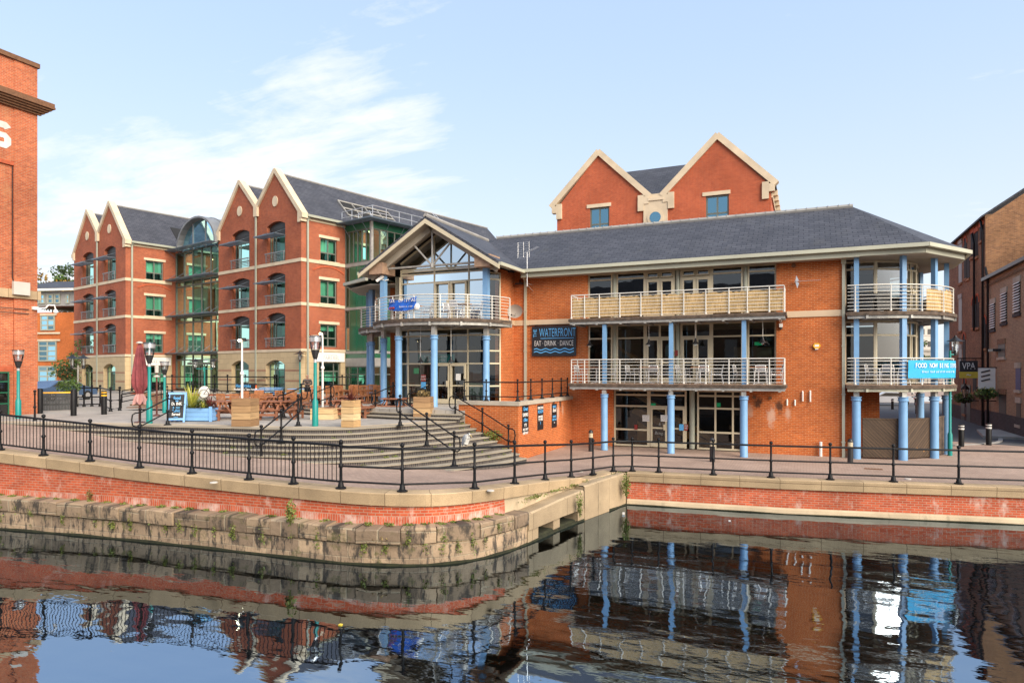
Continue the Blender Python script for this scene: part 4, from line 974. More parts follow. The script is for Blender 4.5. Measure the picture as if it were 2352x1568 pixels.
m = MB(); m.box(-.70, y-.004, .865, 1.06, y, .895); m.build('underline', 'sign_cyan', t, world=False)
for dz in (.20, .34):
    m = MB(); k = 60; xs_ = [-1.05+2.1*i/k for i in range(k+1)]
    m.loft([[(x, y-.003, dz+.035*sin(i/k*2*pi*4.2)-.026) for i, x in enumerate(xs_)], [(x, y-.003, dz+.035*sin(i/k*2*pi*4.2)+.026) for i, x in enumerate(xs_)]], closed=False); m.build('wave_line', 'sign_cyan', t, world=False)
m = MB(); m.box(-1.35, -.09, h+.06, 1.5, -.05, h+.09); m.box(-1.0, -.08, h, -.97, -.06, h+.06); m.box(.97, -.08, h, 1.0, -.06, h+.06); m.build('hanging_bar', 'black_iron', t, world=False)
# aerials and dishes
def yagi(m, p, d, n, l, vert=False):
    d = Vector(d).normalized(); m.tube([p, tuple(Vector(p)+d*l)], .012, 5)
    s_ = Vector((0, 0, 1)) if vert else d.cross(Vector((0, 0, 1))).normalized()
    for k in range(n): c = Vector(p)+d*l*k/(n-1); m.tube([tuple(c-s_*.15), tuple(c+s_*.15)], .007, 4)
t = thing('roof_aerial', 'tall television aerial on a mast in front of the slate roof beside the gable valley', 'aerial', gy(1226, 660, FY))
b0 = gy(1224, 655, FY); b1 = gy(1222, 577, FY-.75)
m = MB(); m.tube([(b0[0], FY-.75, b0[2]-.15), (b0[0], FY-.75, b1[2])], .022, 6); m.tube([(b0[0], FY, b0[2]), (b0[0], FY-.75, b0[2])], .018, 5); m.tube([(b0[0], FY, b0[2]-.3), (b0[0], FY-.75, b0[2]-.05)], .018, 5); m.build('mast', 'alu', t)
m = MB(); yagi(m, (b0[0]-.1, FY-.75, b1[2]-.05), (1, -.15, .3), 12, .75)
for k in range(9): z = b1[2]-.25+k*.09; m.tube([(b0[0]-.55, FY-.72, z), (b0[0]+.12, FY-.74, z)], .006, 4)
for dx in (-.5, -.2, .1): m.tube([(b0[0]+dx, FY-.73, b1[2]-.27), (b0[0]+dx, FY-.73, b1[2]+.48)], .006, 4)
m.build('antenna', 'alu', t)
t = thing('wall_aerial', 'small aerial pointing right on the brick wall above the alarm box', 'aerial', gy(1830, 650, FY)); p = gy(1828, 649, FY)
m = MB(); m.tube([(p[0], FY, p[2]), (p[0], FY-.25, p[2])], .02, 5); yagi(m, (p[0]-.05, FY-.25, p[2]+.02), (1, -.02, .01), 14, 1.0); m.build('antenna', 'alu', t)
m = MB(); m.add([(p[0]+.02, FY-.25, p[2]+.28), (p[0]+.12, FY-.25, p[2]+.05), (p[0]+.06, FY-.25, p[2]), (p[0]+.13, FY-.25, p[2]-.06), (p[0]+.06, FY-.25, p[2]-.28), (p[0]-.02, FY-.25, p[2])], [(0, 1, 2, 3, 4, 5)]); m.build('reflector', 'alu', t)
p = gx(1184, 716, -13.3); t = thing('satellite_dish', 'grey oval satellite dish on the brick corner beside the round balcony', 'satellite dish', p)
m = MB(); rg = []
for k in range(7): r2 = .42*k/6+.004; rg.append([(p[0]+.0+r2*cos(2*pi*j/20)*.98+.1, p[1]-.30-.11*(1-(k/6)**2)*-1, p[2]+r2*sin(2*pi*j/20)*.8) for j in range(20)])
m.loft(rg); m.build('dish', 'render_grey', t, smooth=60)
m = MB(); m.tube([(p[0]+.1, p[1]-.22, p[2]-.2), (p[0]+.05, p[1]-.6, p[2]-.22)], .014, 5); m.ball((p[0]+.05, p[1]-.62, p[2]-.2), .045, 7); m.tube([(-13.6, p[1]+.02, p[2]-.12), (p[0]+.1, p[1]-.2, p[2]-.12)], .022, 6); m.build('arm', 'lamp_dark', t)
# alarm box, floodlights, cameras
p = gy(1876, 794, FY); t = thing('alarm_box', 'yellow hexagonal alarm box on the brick wall', 'alarm', p)
m = MB(); m.ext([(p[0]+.155*cos(R(60*k)), FY-.10, p[2]+.13*sin(R(60*k))) for k in range(6)], (0, .09, 0)); m.build('case', 'yellow_plastic', t)
m = MB(); m.box(p[0]-.08, FY-.106, p[2]-.04, p[0]+.08, FY-.101, p[2]+.05); m.box(p[0]-.06, FY-.09, p[2]-.16, p[0]+.06, FY-.02, p[2]-.115); m.build('label_plate', 'sign_white', t)
def floodlight(px, py, label, X0=None):
    p = gy(px, py, FY-.1); t = thing('floodlight', label, 'floodlight', p); m = MB()
    m.ext([(p[0]-.18, FY-.02, p[2]+.05), (p[0]-.18, FY-.28, p[2]), (p[0]-.18, FY-.26, p[2]-.07), (p[0]-.18, FY-.02, p[2]-.04)], (.36, 0, 0)); m.build('case', 'lamp_dark', t)
    m = MB(); m.box(p[0]-.03, FY-.03, p[2]-.02, p[0]+.03, FY+.0, p[2]+.2); m.build('bracket', 'lamp_dark', t)
floodlight(1862, 592, 'dark floodlight high on the right brick wall under the gutter'); floodlight(1193, 631+20, 'dark floodlight under the eaves beside the roof valley')
def cctv(p, d, label):
    t = thing('security_camera', label, 'camera', p); d = Vector(d).normalized(); q = Vector(p)
    m = MB(); m.bar(q-d*.22, q+d*.22, .13, .13); m.build('housing', 'sign_white', t)
    m = MB(); m.tube([q, q+Vector((.18, .18, -.08)), q+Vector((.3, .3, -.02))], .025, 6); m.build('bracket', 'sign_white', t)
cctv(gy(873, 640, 27.6), (-.75, -.3, -.55), 'white security camera on the blue post under the left gable corner')
p = gy(2965/1.653, 1240/1.653, FY-.08); t = thing('security_camera', 'small white dome camera on the brick below the end of the upper balcony', 'camera', p); m = MB(); m.box(p[0]-.07, FY-.12, p[2]-.02, p[0]+.07, FY-.005, p[2]+.14); m.build('housing', 'sign_white', t); m = MB(); m.ball((p[0], FY-.07, p[2]-.07), .06, 8); m.build('dome', 'lamp_dark', t)
# bell lamps that hang below the balconies
def bell_lamp(x, y, ztop, l, label):
    t = thing('pendant_lamp', label, 'lamp', (x, y, ztop-l), group='bell lamps hanging below the balconies')
    m = MB(); m.tube([(x, y, ztop), (x, y, ztop-l+.2)], .014, 5); m.build('rod', 'white_rail', t)
    m = MB(); m.lathe([(.02, ztop-l+.26), (.045, ztop-l+.2), (.06, ztop-l+.12), (.15, ztop-l+.03), (.17, ztop-l)], x, y, 12); m.build('lamp_shade', 'lamp_dark', t, smooth=50)
    m = MB(); m.ball((x, y, ztop-l-.03), .055, 8); m.build('bulb', 'lamp_glass', t)
for px, lb in ((1354.5, 'leftmost, by the left end of the mid balcony'), (1490.5, 'in front of the left double door'), (1597.5, 'in front of the right double door'), (1752, 'rightmost, at the right end of the mid balcony')):
    q = gy(px, 740, 29.9); bell_lamp(q[0], 29.9, 5.72, .95, 'dark bell lamp under the straight balcony, '+lb)
for px, lb in ((966, 'left of middle'), (1083-371+0, '')):
    if lb: q = gy(966, 740, 27.0); bell_lamp(q[0], 27.0, 5.7, 1.7, 'dark bell lamp on a long rod under the round gable balcony, '+lb)
q = gy(1083-.0+29, 740, 27.6); q = gy(1300/1.653+924/2.24/1.653, 740, 27.0); bell_lamp(q[0], 27.0, 5.7, 1.7, 'dark bell lamp under the round gable balcony, right of the middle blue column')
q = gy(876, 780, 31.0); bell_lamp(q[0], 31.0, 5.7, 1.1, 'dark bell lamp between the blue columns below the lower left balcony')
# reed screens tied inside the railings
def reed_screen(label, pts, z, h):
    m = MB(); m.uv = []; s = arclen(pts); rr = random.Random(len(pts)); up = [z+h+rr.uniform(-.05, .05) for _ in pts]
    m.loft([[(x, y, z+.06) for x, y in pts], [(x, y, u) for (x, y), u in zip(pts, up)]], closed=False); m.uv = [(a, 0) for a in s]+[(a, h) for a in s]
    return tag(m.build('reed_screen', 'reed'), label, 'reed screen')
reed_screen('long straw coloured reed screen along the straight top balcony', resample([(-9.9, 30.2), (-9.9, 29.12), (-.89, 29.12), (-.89, 30.4)], .12), 5.98, .93)
reed_screen('curved bamboo screen on the right half of the round top balcony', [p for p in arc(C1, 3.93, -48, 40, 46)], 5.98, .94)
# cloth banners
def cloth(name, label, cat, pts, z0, z1, mat, sag=0, wav=.03, seed=1):
    r2 = random.Random(seed); m = MB(); rows = 6; rg = []
    for k in range(rows+1):
        f = k/rows; rg.append([(x+wav*sin(i*1.3+k)*f*.6, y-wav*abs(sin(i*.9+k*.7)), z1+(z0-z1)*f-sag*sin(i/(len(pts)-1)*pi)*(1-f*.3)) for i, (x, y) in enumerate(pts)])
    m.loft(rg, closed=False); t = thing(name, label, cat, (pts[0][0], pts[0][1], z0)); m.build('cloth', mat, t, smooth=60); return t
bp_ = arc(C1, 4.07, -62, -10, 14); t = cloth('banner', 'cyan banner reading FOOD NOW BEING SERVED on the lower right round balcony', 'banner', bp_, 3.30, 4.02, 'banner_cyan', 0, .02)
def arc_text(par, body, size, mat, c, rr, amid, z, sx=1, pitch=None, shear=0):
    pitch = pitch or size*.62*sx; k = len(body)
    for i, ch in enumerate(body):
        if ch == ' ': continue
        a = R(amid)+(i-(k-1)/2)*pitch/rr; l = par['_l']
        text('lettering', ch, size, mat, par, (c[0]+rr*cos(a)-l[0], c[1]+rr*sin(a)-l[1], z-l[2]), (R(90), 0, a+pi/2), sx, .003, shear=shear)
arc_text(t, 'FOOD NOW BEING SERVED', .27, 'sign_white', C1, 4.115, -38, 3.80, .72, .140)
arc_text(t, 'Great food and drink served all day', .13, 'sign_white', C1, 4.115, -38, 3.56, .75, .066, .25)
bp_ = arc(CB, 3.74, -107, -83, 14); t = cloth('banner', 'crumpled blue BOOK CHRISTMAS banner tied to the round balcony of the gable', 'banner', bp_, 6.42, 6.95, 'banner_blue', .14, .16, 3)
arc_text(t, 'BOOK  CHRISTMAS', .22, 'sign_white', CB, 3.86, -95, 6.80, .75, .105); arc_text(t, 'dawson.com', .12, 'sign_white', CB, 3.88, -91, 6.52, .8, .075)
m = MB()
for k in range(3): m.ball((CB[0]+3.85*cos(R(-105+k*1.6)), CB[1]+3.85*sin(R(-105+k*1.6)), 6.48), .06, 7)
m.build('printed_berries', 'red_card', t); m = MB(); m.ball((CB[0]+3.80*cos(R(-83)), CB[1]+3.80*sin(R(-83)), 6.5), .16, 8, (1, .5, 1)); m.build('printed_snow', 'sign_white', t)
# metal chairs and tables on the balconies
def metal_chair(label, loc, rz, group):
    t = thing('metal_chair', label, 'chair', (0, 0, 0))
    for sx_ in (-1, 1):
        m = MB(); m.tube([(sx_*.26, -.24, 0), (sx_*.25, -.22, .42), (sx_*.27, -.2, .64), (sx_*.27, .20, .65)], .014, 6); m.build('leg', 'alu', t, smooth=40)
        m = MB(); m.tube([(sx_*.24, .28, 0), (sx_*.22, .2, .42), (sx_*.20, .27, .80)], .014, 6); m.build('leg', 'alu', t, smooth=40)
    m = MB()
    for k in range(5): m.box(-.21, -.20+k*.08, .43, .21, -.14+k*.08, .445)
    m.tube([(-.24, -.22, .42), (.24, -.22, .42), (.22, .2, .42), (-.22, .2, .42)], .012, 6, closed=True); m.build('seat', 'alu', t)
    m = MB()
    for k in range(4): m.box(-.20, .205+k*.02, .53+k*.075, .20, .22+k*.02, .59+k*.075)
    m.tube([(-.20, .27, .80), (-.12, .285, .84), (.12, .285, .84), (.20, .27, .80)], .014, 6); m.build('backrest', 'alu', t)
    return t
CH = metal_chair('', (0, 0, 0), 0, ''); CHused = [0]
def chair_at(x, y, z, rz, label, group='metal chairs on the balconies'):
    if not CHused[0]:
        CHused[0] = 1; KIDS[CH.name] = [o for o in bpy.data.objects if o.parent == CH]; CH.location = (x, y, z); CH.rotation_euler = (0, 0, rz); tag(CH, label, None, group); return CH
    return dup(CH, (x, y, z), rz, label, group)
def cafe_table(x, y, z, label, group='small tables on the balconies'):
    t = thing('cafe_table', label, 'table', (x, y, z), 0, group)
    m = MB(); m.box(x-.34, y-.34, z+.71, x+.34, y+.34, z+.74); m.build('tabletop', 'teak', t)
    m = MB(); m.tube([(x, y, z+.03), (x, y, z+.71)], .03, 8); m.build('pedestal', 'alu', t)
    m = MB()
    for k in range(4): a = k*pi/2+.78; m.bar((x, y, z+.05), (x+.3*cos(a), y+.3*sin(a), z+.015), .04, .03)
    m.build('foot', 'alu', t)
WH = ('in front of the left window', 'left of the left double door', 'in front of the right double door', 'at the right end')
for k, px in enumerate((1370, 1512-22, 1608, 1742)):
    x0 = gy(px, 850, 29.85)[0]
    cafe_table(x0, 29.85, 3.02, 'brown topped cafe table on the mid balcony, '+WH[k])
    chair_at(x0-.72, 29.75, 3.02, R(78), 'metal armchair, left of the mid balcony table '+WH[k])
    chair_at(x0+.70, 29.8, 3.02, R(-80), 'metal armchair, right of the mid balcony table '+WH[k])
    if k != 0: chair_at(x0+.05, 30.42, 3.02, R(4), 'metal armchair, behind the mid balcony table '+WH[k])
for k, (px, yy, lb) in enumerate(((950, 27.1, 'behind the crumpled blue banner'), (1062, 27.3, 'right of the gable double door'))):
    x0 = gy(px, 700, yy)[0]; cafe_table(x0, yy, 5.98, 'brown topped cafe table on the gable balcony '+lb)
    chair_at(x0-.72, yy+.1, 5.98, R(80), 'metal armchair, left of the gable balcony table '+lb); chair_at(x0+.72, yy+.05, 5.98, R(-75), 'metal armchair, right of the gable balcony table '+lb)
    chair_at(x0+.0, yy-.62, 5.98, R(178), 'metal armchair, in front of the gable balcony table '+lb)
for px, yy, rz, lb in ((2005, 31.0, 70, 'nearest the downpipe'), (2038, 31.05, -10, 'in front of the glazed double door'), (2068, 31.0, -70, 'half behind the second blue column'), (2125, 32.0, 20, 'behind the left end of the cyan banner'), (2166, 33.0, 60, 'behind the right end of the cyan banner')):
    x0 = gy(px, 840, yy)[0]; chair_at(x0, yy, 3.02, R(rz), 'aluminium chair on the lower right round balcony, '+lb)
# dark sofas on the top right balcony
def sofa(x, y, z, rz, label):
    t = thing('lounge_chair', label, 'armchair', (x, y, z), rz, 'dark lounge chairs on the top right balcony'); m = MB(); m.box(-.35, -.35, .12, .35, .3, .42); m.build('seat', 'louvre_dark', t, world=False)
    m = MB(); m.box(-.35, .2, .42, .35, .36, .82); m.build('backrest', 'louvre_dark', t, world=False)
    for s_ in (-1, 1): m = MB(); m.box(s_*.40-.06, -.35, .05, s_*.40+.06, .36, .60); m.build('armrest', 'louvre_dark', t, world=False)
sofa(gy(1985, 700, 31.1)[0], 31.05, 5.98, R(-25), 'dark lounge chair beside the first blue column of the top right balcony'); sofa(gy(2032, 700, 31.1)[0], 31.05, 5.98, R(20), 'dark lounge chair before the glazed door of the top right balcony')
# timber screens between the rotunda columns
sc = thing('timber_screen', 'dark stained diagonal board screen between the blue ground floor columns', 'screen', (3.5, 31, 0))
cols = [(2.0, 30.62), (3.5, 30.83), (4.72, 31.98), (5.45, 33.7)]
for k, (p, q) in enumerate(zip(cols, cols[1:])):
    L = hypot(q[0]-p[0], q[1]-p[1]); an = math.degrees(math.atan2(q[1]-p[1], q[0]-p[0])); m = MB(p, an); m.box(.1, 0, .06, L-.1, .06, 1.62); m.box(.1, -.015, 1.60, L-.1, .075, 1.66)
    m.uv = None; m.build('board_panel', ('screen_left', 'screen_right', 'dark_plank')[k], sc)
# bollard lamps
def bollard_lamp(px, py, label, z=0):
    x, y, z = gz(px, py, z); t = thing('bollard_lamp', label, 'bollard', (x, y, z), 0, 'black bollard lamps in front of the pub')
    m = MB(); m.lathe([(.105, 0), (.10, .62)], 0, 0, 14); m.build('post', 'lamp_dark', t, world=False, smooth=40)
    m = MB(); m.lathe([(.095, .62)]+[q for k in range(5) for q in ((.098, .64+k*.035), (.085, .65+k*.035))]+[(.095, .82)], 0, 0, 14); m.build('louvre', 'cream_frame', t, world=False)
    m = MB(); m.lathe([(.105, .82), (.105, .86), (.085, .92), (.04, .955), (.01, .96)], 0, 0, 14); m.build('cap', 'lamp_dark', t, world=False, smooth=40)
bollard_lamp(1357, 1036, 'black bollard lamp with cream louvres left of the first blue column'); bollard_lamp(1636, 1060, 'black bollard lamp with cream louvres in front of the ground floor glazing'); bollard_lamp(1953, 1063, 'black bollard lamp with cream louvres beside the grey downpipe')
# ground floor notices
def card(label, px0, y0, px1, y1, mat, Y=FY+.09, txt=None, tm='grey_text', group=None):
    a = gy(px0, y1, Y); b_ = gy(px1, y0, Y); t = thing('notice', label, 'notice', (a[0], Y, a[2]), 0, group); m = MB(); m.box(a[0], Y, a[2], b_[0], Y+.006, b_[2]); m.build('sheet', mat, t)
    if txt:
        n = len(txt); hh = (b_[2]-a[2])/(n+.6)
        for k, s_ in enumerate(txt): text('lettering', s_, hh*.95, tm, t, ((b_[0]-a[0])/2, -.004, (b_[2]-a[2])-hh*(k+.75)), UP, min(1, (b_[0]-a[0])/(max(1, len(s_))*hh*.62)), .001)
for px, lb in ((1483.5, 'left'), (1525.5, 'right')): card('white notice PLEASE USE FRONT ENTRANCE on the %s ground floor door leaf' % lb, px-8, 953, px+8, 967, 'sign_white', FY+.06, ('PLEASE USE', 'FRONT', 'ENTRANCE'), 'grey_text')
card('cyan and white poster at the foot of the pane right of the middle column', 1560, 974, 1570, 988, 'sign_cyan', FY+.05); card('red printed poster beside the cyan one on the ground floor pane', 1571, 974, 1580, 988, 'red_card', FY+.05, ('GREAT', 'OFFERS'), 'sign_white')
card('small red no smoking sign on the glass left of the ground floor door', 1457, 975, 1464, 986, 'red_card', FY+.05)
card('red no smoking sign on the sage pillar between the balcony doors', 1550, 804, 1557, 817, 'red_card', FY-.03)
def hidden_text(px, y, s_, size, mat, Y, sh=.2):
    p = gy(px, y, Y); t = thing('window_lettering', 'pale script reading Food Drink Now Being Served on the ground floor door glass', 'lettering', p)
    for k, q in enumerate(s_): text('lettering', q, size, mat, t, (0, 0, -k*size*1.1), UP, .9, .001, shear=sh)
hidden_text(1526, 904+60, ('Food', '& Drink', 'Now', 'Being Served'), .19, 'grey_text', FY+.125)
card('green emergency exit sign hanging behind the ground floor glazing', 1494, 926, 1506, 937, 'exit_light', FY+1.0); card('green emergency exit sign behind the pane right of the middle column', 1646, 925, 1655, 934, 'exit_light', FY+1.0)
card('green exit sign behind the mid balcony glazing at the right end', 1733, 785, 1750, 793, 'exit_light', FY+1.4)
card('green exit sign hanging inside the gable entrance', 948+2, 845, 962, 858, 'exit_light', GY+1.2)
card('turquoise poster WE ARE OPEN over the gable entrance door', 960, 813, 1044, 834, 'teal_paint', GY+.35, ('THE WATERFRONT', 'WE ARE OPEN'), 'sign_white')
card('white notice on the glass right of the entrance door', 1047, 858, 1058, 873, 'sign_white', GY-.01); card('black FUNCTION ROOM poster inside the entrance glazing', 985-8, 865, 992, 885, 'board_black', GY+.5, ('FUNCTION', 'ROOM'), 'sign_white')
card('red and white poster on the glass left of the entrance door', 967, 860, 978, 876, 'red_card', GY+.06, ('GREAT', 'FOOD'), 'sign_white'); card('blue poster below the red one left of the entrance door', 967, 877, 978, 892, 'sign_cyan', GY+.06)
card('framed picture on the dark wall inside the entrance', 1086, 851, 1107, 872, 'stone_pale', GY+4.6)
# terrace retaining wall with posters
tw = thing('terrace_wall', 'orange brick terrace wall with pale concrete cap and three black posters', 'wall', (-10.5, 24.2, 0))
m = MB(); m.box(-10.83, 24.2, -.1, -10.5, FY-.01, 2.2); m.box(-13.2, 24.2, 1.0, -10.831, 24.5, 2.2); m.box(-10.9, 24.21, -.1, -10.831, 24.5, 1.0); m.box(-12.4, 24.2, .2, -10.9, 24.4, 1.0); m.build('brickwork', 'pub_brick', tw)
m = MB(); m.box(-10.88, 24.15, 2.2, -10.44, FY-.01, 2.36); m.box(-13.25, 24.15, 2.2, -10.881, 24.55, 2.36); m.build('wall_cap', 'wall_cap', tw)
for k, (px0, px1, y0, y1, ln, lb) in enumerate((
    (1199, 1213.5, 932, 988, (('Great', .19, 'sign_cyan', .25), ('DRINKS', .17, 'sign_white', 0), ('Offers', .17, 'sign_cyan', .25), ("IT'S", .14, 'sign_white', 0), ('ALL DAY', .12, 'sign_white', .1), ('EVERY DAY', .11, 'sign_white', .1)), 'black poster Great Drinks Offers on the terrace wall, nearest the stairs'),
    (1234, 1247.5, 930, 983, (('FUNCTION', .13, 'sign_white', .1), ('ROOM', .17, 'sign_cyan', .2), ('AVAILABLE', .10, 'sign_white', .1), ('TO HIRE', .13, 'sign_white', .1), ('f', .16, 'sign_cyan', 0)), 'black poster FUNCTION ROOM on the terrace wall, middle of three'),
    (1267, 1278.5, 927.5, 978, (('GREAT', .12, 'sign_cyan', .1), ('food', .24, 'sign_white', .25), ('SERVED', .11, 'sign_cyan', .1), ('EVERY DAY', .10, 'sign_cyan', .2), ('~', .2, 'sign_white', 0)), 'black poster Great food every day on the terrace wall, nearest the pub'))):
    a = gx(px0, y0, -10.5); b_ = gx(px1, y1, -10.5); W_ = b_[1]-a[1]; Hh = 1.08; z0 = a[2]-Hh
    t = thing('poster', lb, 'poster', (-10.5, (a[1]+b_[1])/2, z0), R(90), 'black posters on the terrace wall'); m = MB(); m.box(-W_/2, -.012, 0, W_/2, -.001, Hh); m.build('board', 'board_black', t, world=False)
    z = Hh-.14
    for s_, sz, mt, sh in ln:
        sz *= 1.15; text('lettering', s_, sz, mt, t, (0, -.015, z), UP, min(1, W_*.86/(len(s_)*sz*.60)), .002, shear=sh, bold=.004); z -= sz*1.08
# railing on the cap of the terrace wall
pts = [(-10.66, y) for y in (24.5, 25.9, 27.2, 28.5, 29.7, 30.6)]; ptl = [(-13.0, 24.36), (-12.0, 24.36)]
railing('black iron railing with ball tops on the cap of the terrace wall', ptl+pts, [2.36]*8, .80, mid=False, name='terrace_railing', s=.85)
# litter bin and coffee board by the entrance
p = gz(1128, 922, 1.95); t = thing('litter_bin', 'black litter bin beside the gable entrance', 'bin', p); m = MB(); m.lathe([(.22, 0), (.24, .7), (.26, .72), (.25, .82), (.2, .85)], 0, 0, 16); m.build('body', 'lamp_dark', t, world=False, smooth=40); text('lettering', 'LITTER', .13, 'yellow_paint', t, (0, -.262, .62), UP, .9, .002)
p = gz(1103, 923, 1.95); t = thing('pavement_sign', 'white upright coffee sign board beside the entrance column', 'sign', p, R(8)); m = MB(); m.box(-.22, -.03, .1, .22, .03, 1.0); m.box(-.26, -.15, 0, .26, .15, .1); m.build('board', 'sign_white', t, world=False); text('lettering', 'STOKES', .11, 'grey_text', t, (0, -.034, .42), UP); text('lettering', 'coffee', .10, 'grey_text', t, (0, -.034, .27), UP); m = MB(); m.box(-.1, -.04, .6, .1, -.031, .78); m.build('emblem', 'grey_text', t, world=False)
# chairs and tables inside the entrance glazing
for px, mt in ((1098-6, 'room_green'), (1112, 'room_green'), (925+24, 'teak')):
    p = gy(px, 900, GY+.8); t = thing('dining_chair', {0: 'pale green spindle chair just inside the entrance glazing, left of the pair', 1: 'pale green spindle chair just inside the entrance glazing, right of the pair', 2: 'brown spindle chair just inside the glazing left of the door'}[(1092, 1112, 949).index(px)], 'chair', (p[0], GY+.8, 1.96)); m = MB(); m.box(-.22, -.22, .43, .22, .22, .48); m.build('seat', mt, t, world=False)
    m = MB()
    for k in range(6): m.box(-.21+k*.075, -.22, .48, -.17+k*.075, -.19, .98)
    m.box(-.23, -.23, .95, .23, -.18, 1.03); m.build('backrest', mt, t, world=False)
    for a in (-1, 1):
        for b2 in (-1, 1): m = MB(); m.box(a*.19-.02, b2*.19-.02, 0, a*.19+.02, b2*.19+.02, .43); m.build('leg', mt, t, world=False)
# ------------------------------------------------------------------ office blocks
OX, OY, OA = -35.09, 39.44, R(-14)
def LW(u, v): return (OX+u*cos(OA)-v*sin(OA), OY+u*sin(OA)+v*cos(OA))
def local_thing(name, label, cat, x, y, rz):
    t = thing(name, label, cat, (x, y, 0), rz); t['_l'] = [0, 0, 0, 0]; return t
def arch_top(m, u0, u1, zs, za, ztop, y0=0, y1=.35, n=8):
    """piece of wall over a segmental arch from springing zs to crown za"""
    pts = [(u0, y0, ztop), (u0, y0, zs)]+[(u0+(u1-u0)*i/n, y0, zs+(za-zs)*(1-(2*i/n-1)**2)) for i in range(1, n)]+[(u1, y0, zs), (u1, y0, ztop)]
    m.ext(pts, (0, y1-y0, 0))
BL = local_thing('office_block', 'red brick office block with two steep gables, right of the glass atrium', 'office building', OX, OY, OA)
WU = ((-9.95, -7.25), (-4.67, -2.12)); U0, U1 = -12.2, 0
FLO = ((5.45, 7.92, 8.18, 8.58), (8.85, 11.08, 11.34, 11.9), (12.2, 15.10, 15.40, 15.56))
m = MB()
for u0, u1 in ((U0, WU[0][0]), (WU[0][1], WU[1][0]), (WU[1][1], U1)): m.box(u0, 0, 5.2, u1, .35, 15.56)
for u0, u1 in WU:
    for zb, zs, za, zt in FLO: arch_top(m, u0, u1, zs, za, zt)
    for a, b in ((5.2, 5.45), (8.58, 8.85), (11.9, 12.2)): m.box(u0, 0, a, u1, .35, b)
GA, GB, VZ, AZ, KZ = -3.46, -8.72, 16.9, 19.25, 15.56
m.ext([(U0, 0, KZ), (U1, 0, KZ), (U1+.0, 0, KZ+.05), (GA, 0, AZ), (-6.1, 0, VZ), (GB, 0, AZ), (U0, 0, KZ+.05)], (0, .35, 0))
m.build('front_wall', 'office_brick', BL)
m = MB((U1, 0), 90)                                            # side wall, faces right
SV = (1.72, 3.30)
m.box(.351, .0, 5.2, SV[0], .35, 15.45); m.box(SV[1], 0, 5.2, 4.06, .35, 15.45)
for a, b in ((5.2, 5.45), (7.25, 8.72), (10.72, 12.15), (13.98, 15.45)): m.box(SV[0], 0, a, SV[1], .35, b)
m.box(4.06, .0, 1.9, 26, .35, 15.45); m.build('side_wall', 'office_brick', BL)
m = MB(); m.box(U0, .35, 1.9, U0+.3, 26, 16.3); m.box(U0, 25.7, 1.9, U1, 26, 15.4); m.build('rear_wall', 'office_brick', BL)
m = MB(); m.box(U0+.3, .8, 8.5, U1-.36, 25.6, 8.8); m.box(U0+.3, .8, 12, U1-.36, 25.6, 12.2); m.box(U0+.3, .8, 5.1, U1-.36, 25.6, 5.3); m.box(U0+.3, .8, 15.3, U1-.36, 25.6, 15.5); m.box(U0+.3, 6.0, 1.9, U1-.36, 6.1, 15.3); m.box(U0+.35, .5, 1.85, U1-.4, 25.6, 2.0); m.build('floor_slab', 'room_green', BL)
m = MB()
GW = ((-9.95, -7.25), (-4.73, -2.05))
for u0, u1 in ((U0, GW[0][0]), (GW[0][1], GW[1][0]), (GW[1][1], U1)): m.box(u0, -.06, 1.5, u1, .35, 5.2)
for u0, u1 in GW: arch_top(m, u0, u1, 4.05, 4.45, 5.2, -.06, .35)
m2 = MB((U1, 0), 90); m2.box(.351, -.06, 1.5, 1.55, .35, 5.2); m2.box(3.6, -.06, 1.5, 4.06, .35, 5.2); m2.box(1.55, -.06, 4.25, 3.6, .35, 5.2)
m.v += [(x, y, z) for x, y, z in m2.v]; o_ = len(m.v)-len(m2.v); m.f += [tuple(i+o_ for i in f) for f in m2.f]; m.mi += m2.mi
m.build('stone_base', 'ashlar', BL)
m = MB()
for z in (2.75, 3.55):
    for u0, u1 in ((U0, GW[0][0]), (GW[0][1], GW[1][0]), (GW[1][1], U1)): m.box(u0, -.075, z, u1+(.015 if u1 == U1 else 0), -.061, z+.14)
m.build('base_course', 'band_pink', BL)
m = MB()
for z0, z1 in ((8.58, 8.82), (11.92, 12.18)): m.box(U0-.01, -.05, z0, U1+.05, -.001, z1); m.box(U1+.001, -.0, z0, U1+.05, 4.06, z1)
m.box(U0, -.10, 5.08, U1+.1, -.061, 5.28); m.box(U1+.061, -.06, 5.08, U1+.1, 4.06, 5.28); m.box(U1+.001, .3, 15.12, U1+.06, 4.06, 15.38)
m.build('string_course', 'coping_stone', BL)
m = MB()                                                       # gable copings with kneelers
def cope(p, q, w=.19, t=.42, j=[0]):
    j[0] += 1
    d = Vector((q[0]-p[0], 0, q[1]-p[1])).normalized(); n = Vector((-d.z, 0, d.x)); n = n if n.z > 0 else -n
    e_ = .003*(j[0] % 2); a, b = Vector((p[0], -.14-e_, p[1])), Vector((q[0], -.14-e_, q[1]))
    m.ext([tuple(a-n*w), tuple(b-n*w), tuple(b+n*.14), tuple(a+n*.14)], (0, t+.14, 0))
cope((U1+.18, KZ-.1), (GA, AZ+.28)); cope((-6.1, VZ-.0), (GA, AZ+.27)); cope((-6.1, VZ+.0), (GB, AZ+.27)); cope((U0-.18, KZ-.1), (GB, AZ+.28))
m.box(U1-.30, -.15, KZ-.65, U1+.0, .36, KZ+.12); m.box(U1+.0, -.16, KZ-.35, U1+.32, .37, KZ+.02); m.box(U1, -.14, KZ-.6, U1+.16, .36, KZ-.35)
m.box(U0, -.15, KZ-.65, U0+.30, .36, KZ+.12); m.box(U0-.32, -.16, KZ-.35, U0, .37, KZ+.02); m.box(-6.36, -.2, VZ-.75, -5.84, .0, VZ+.1)
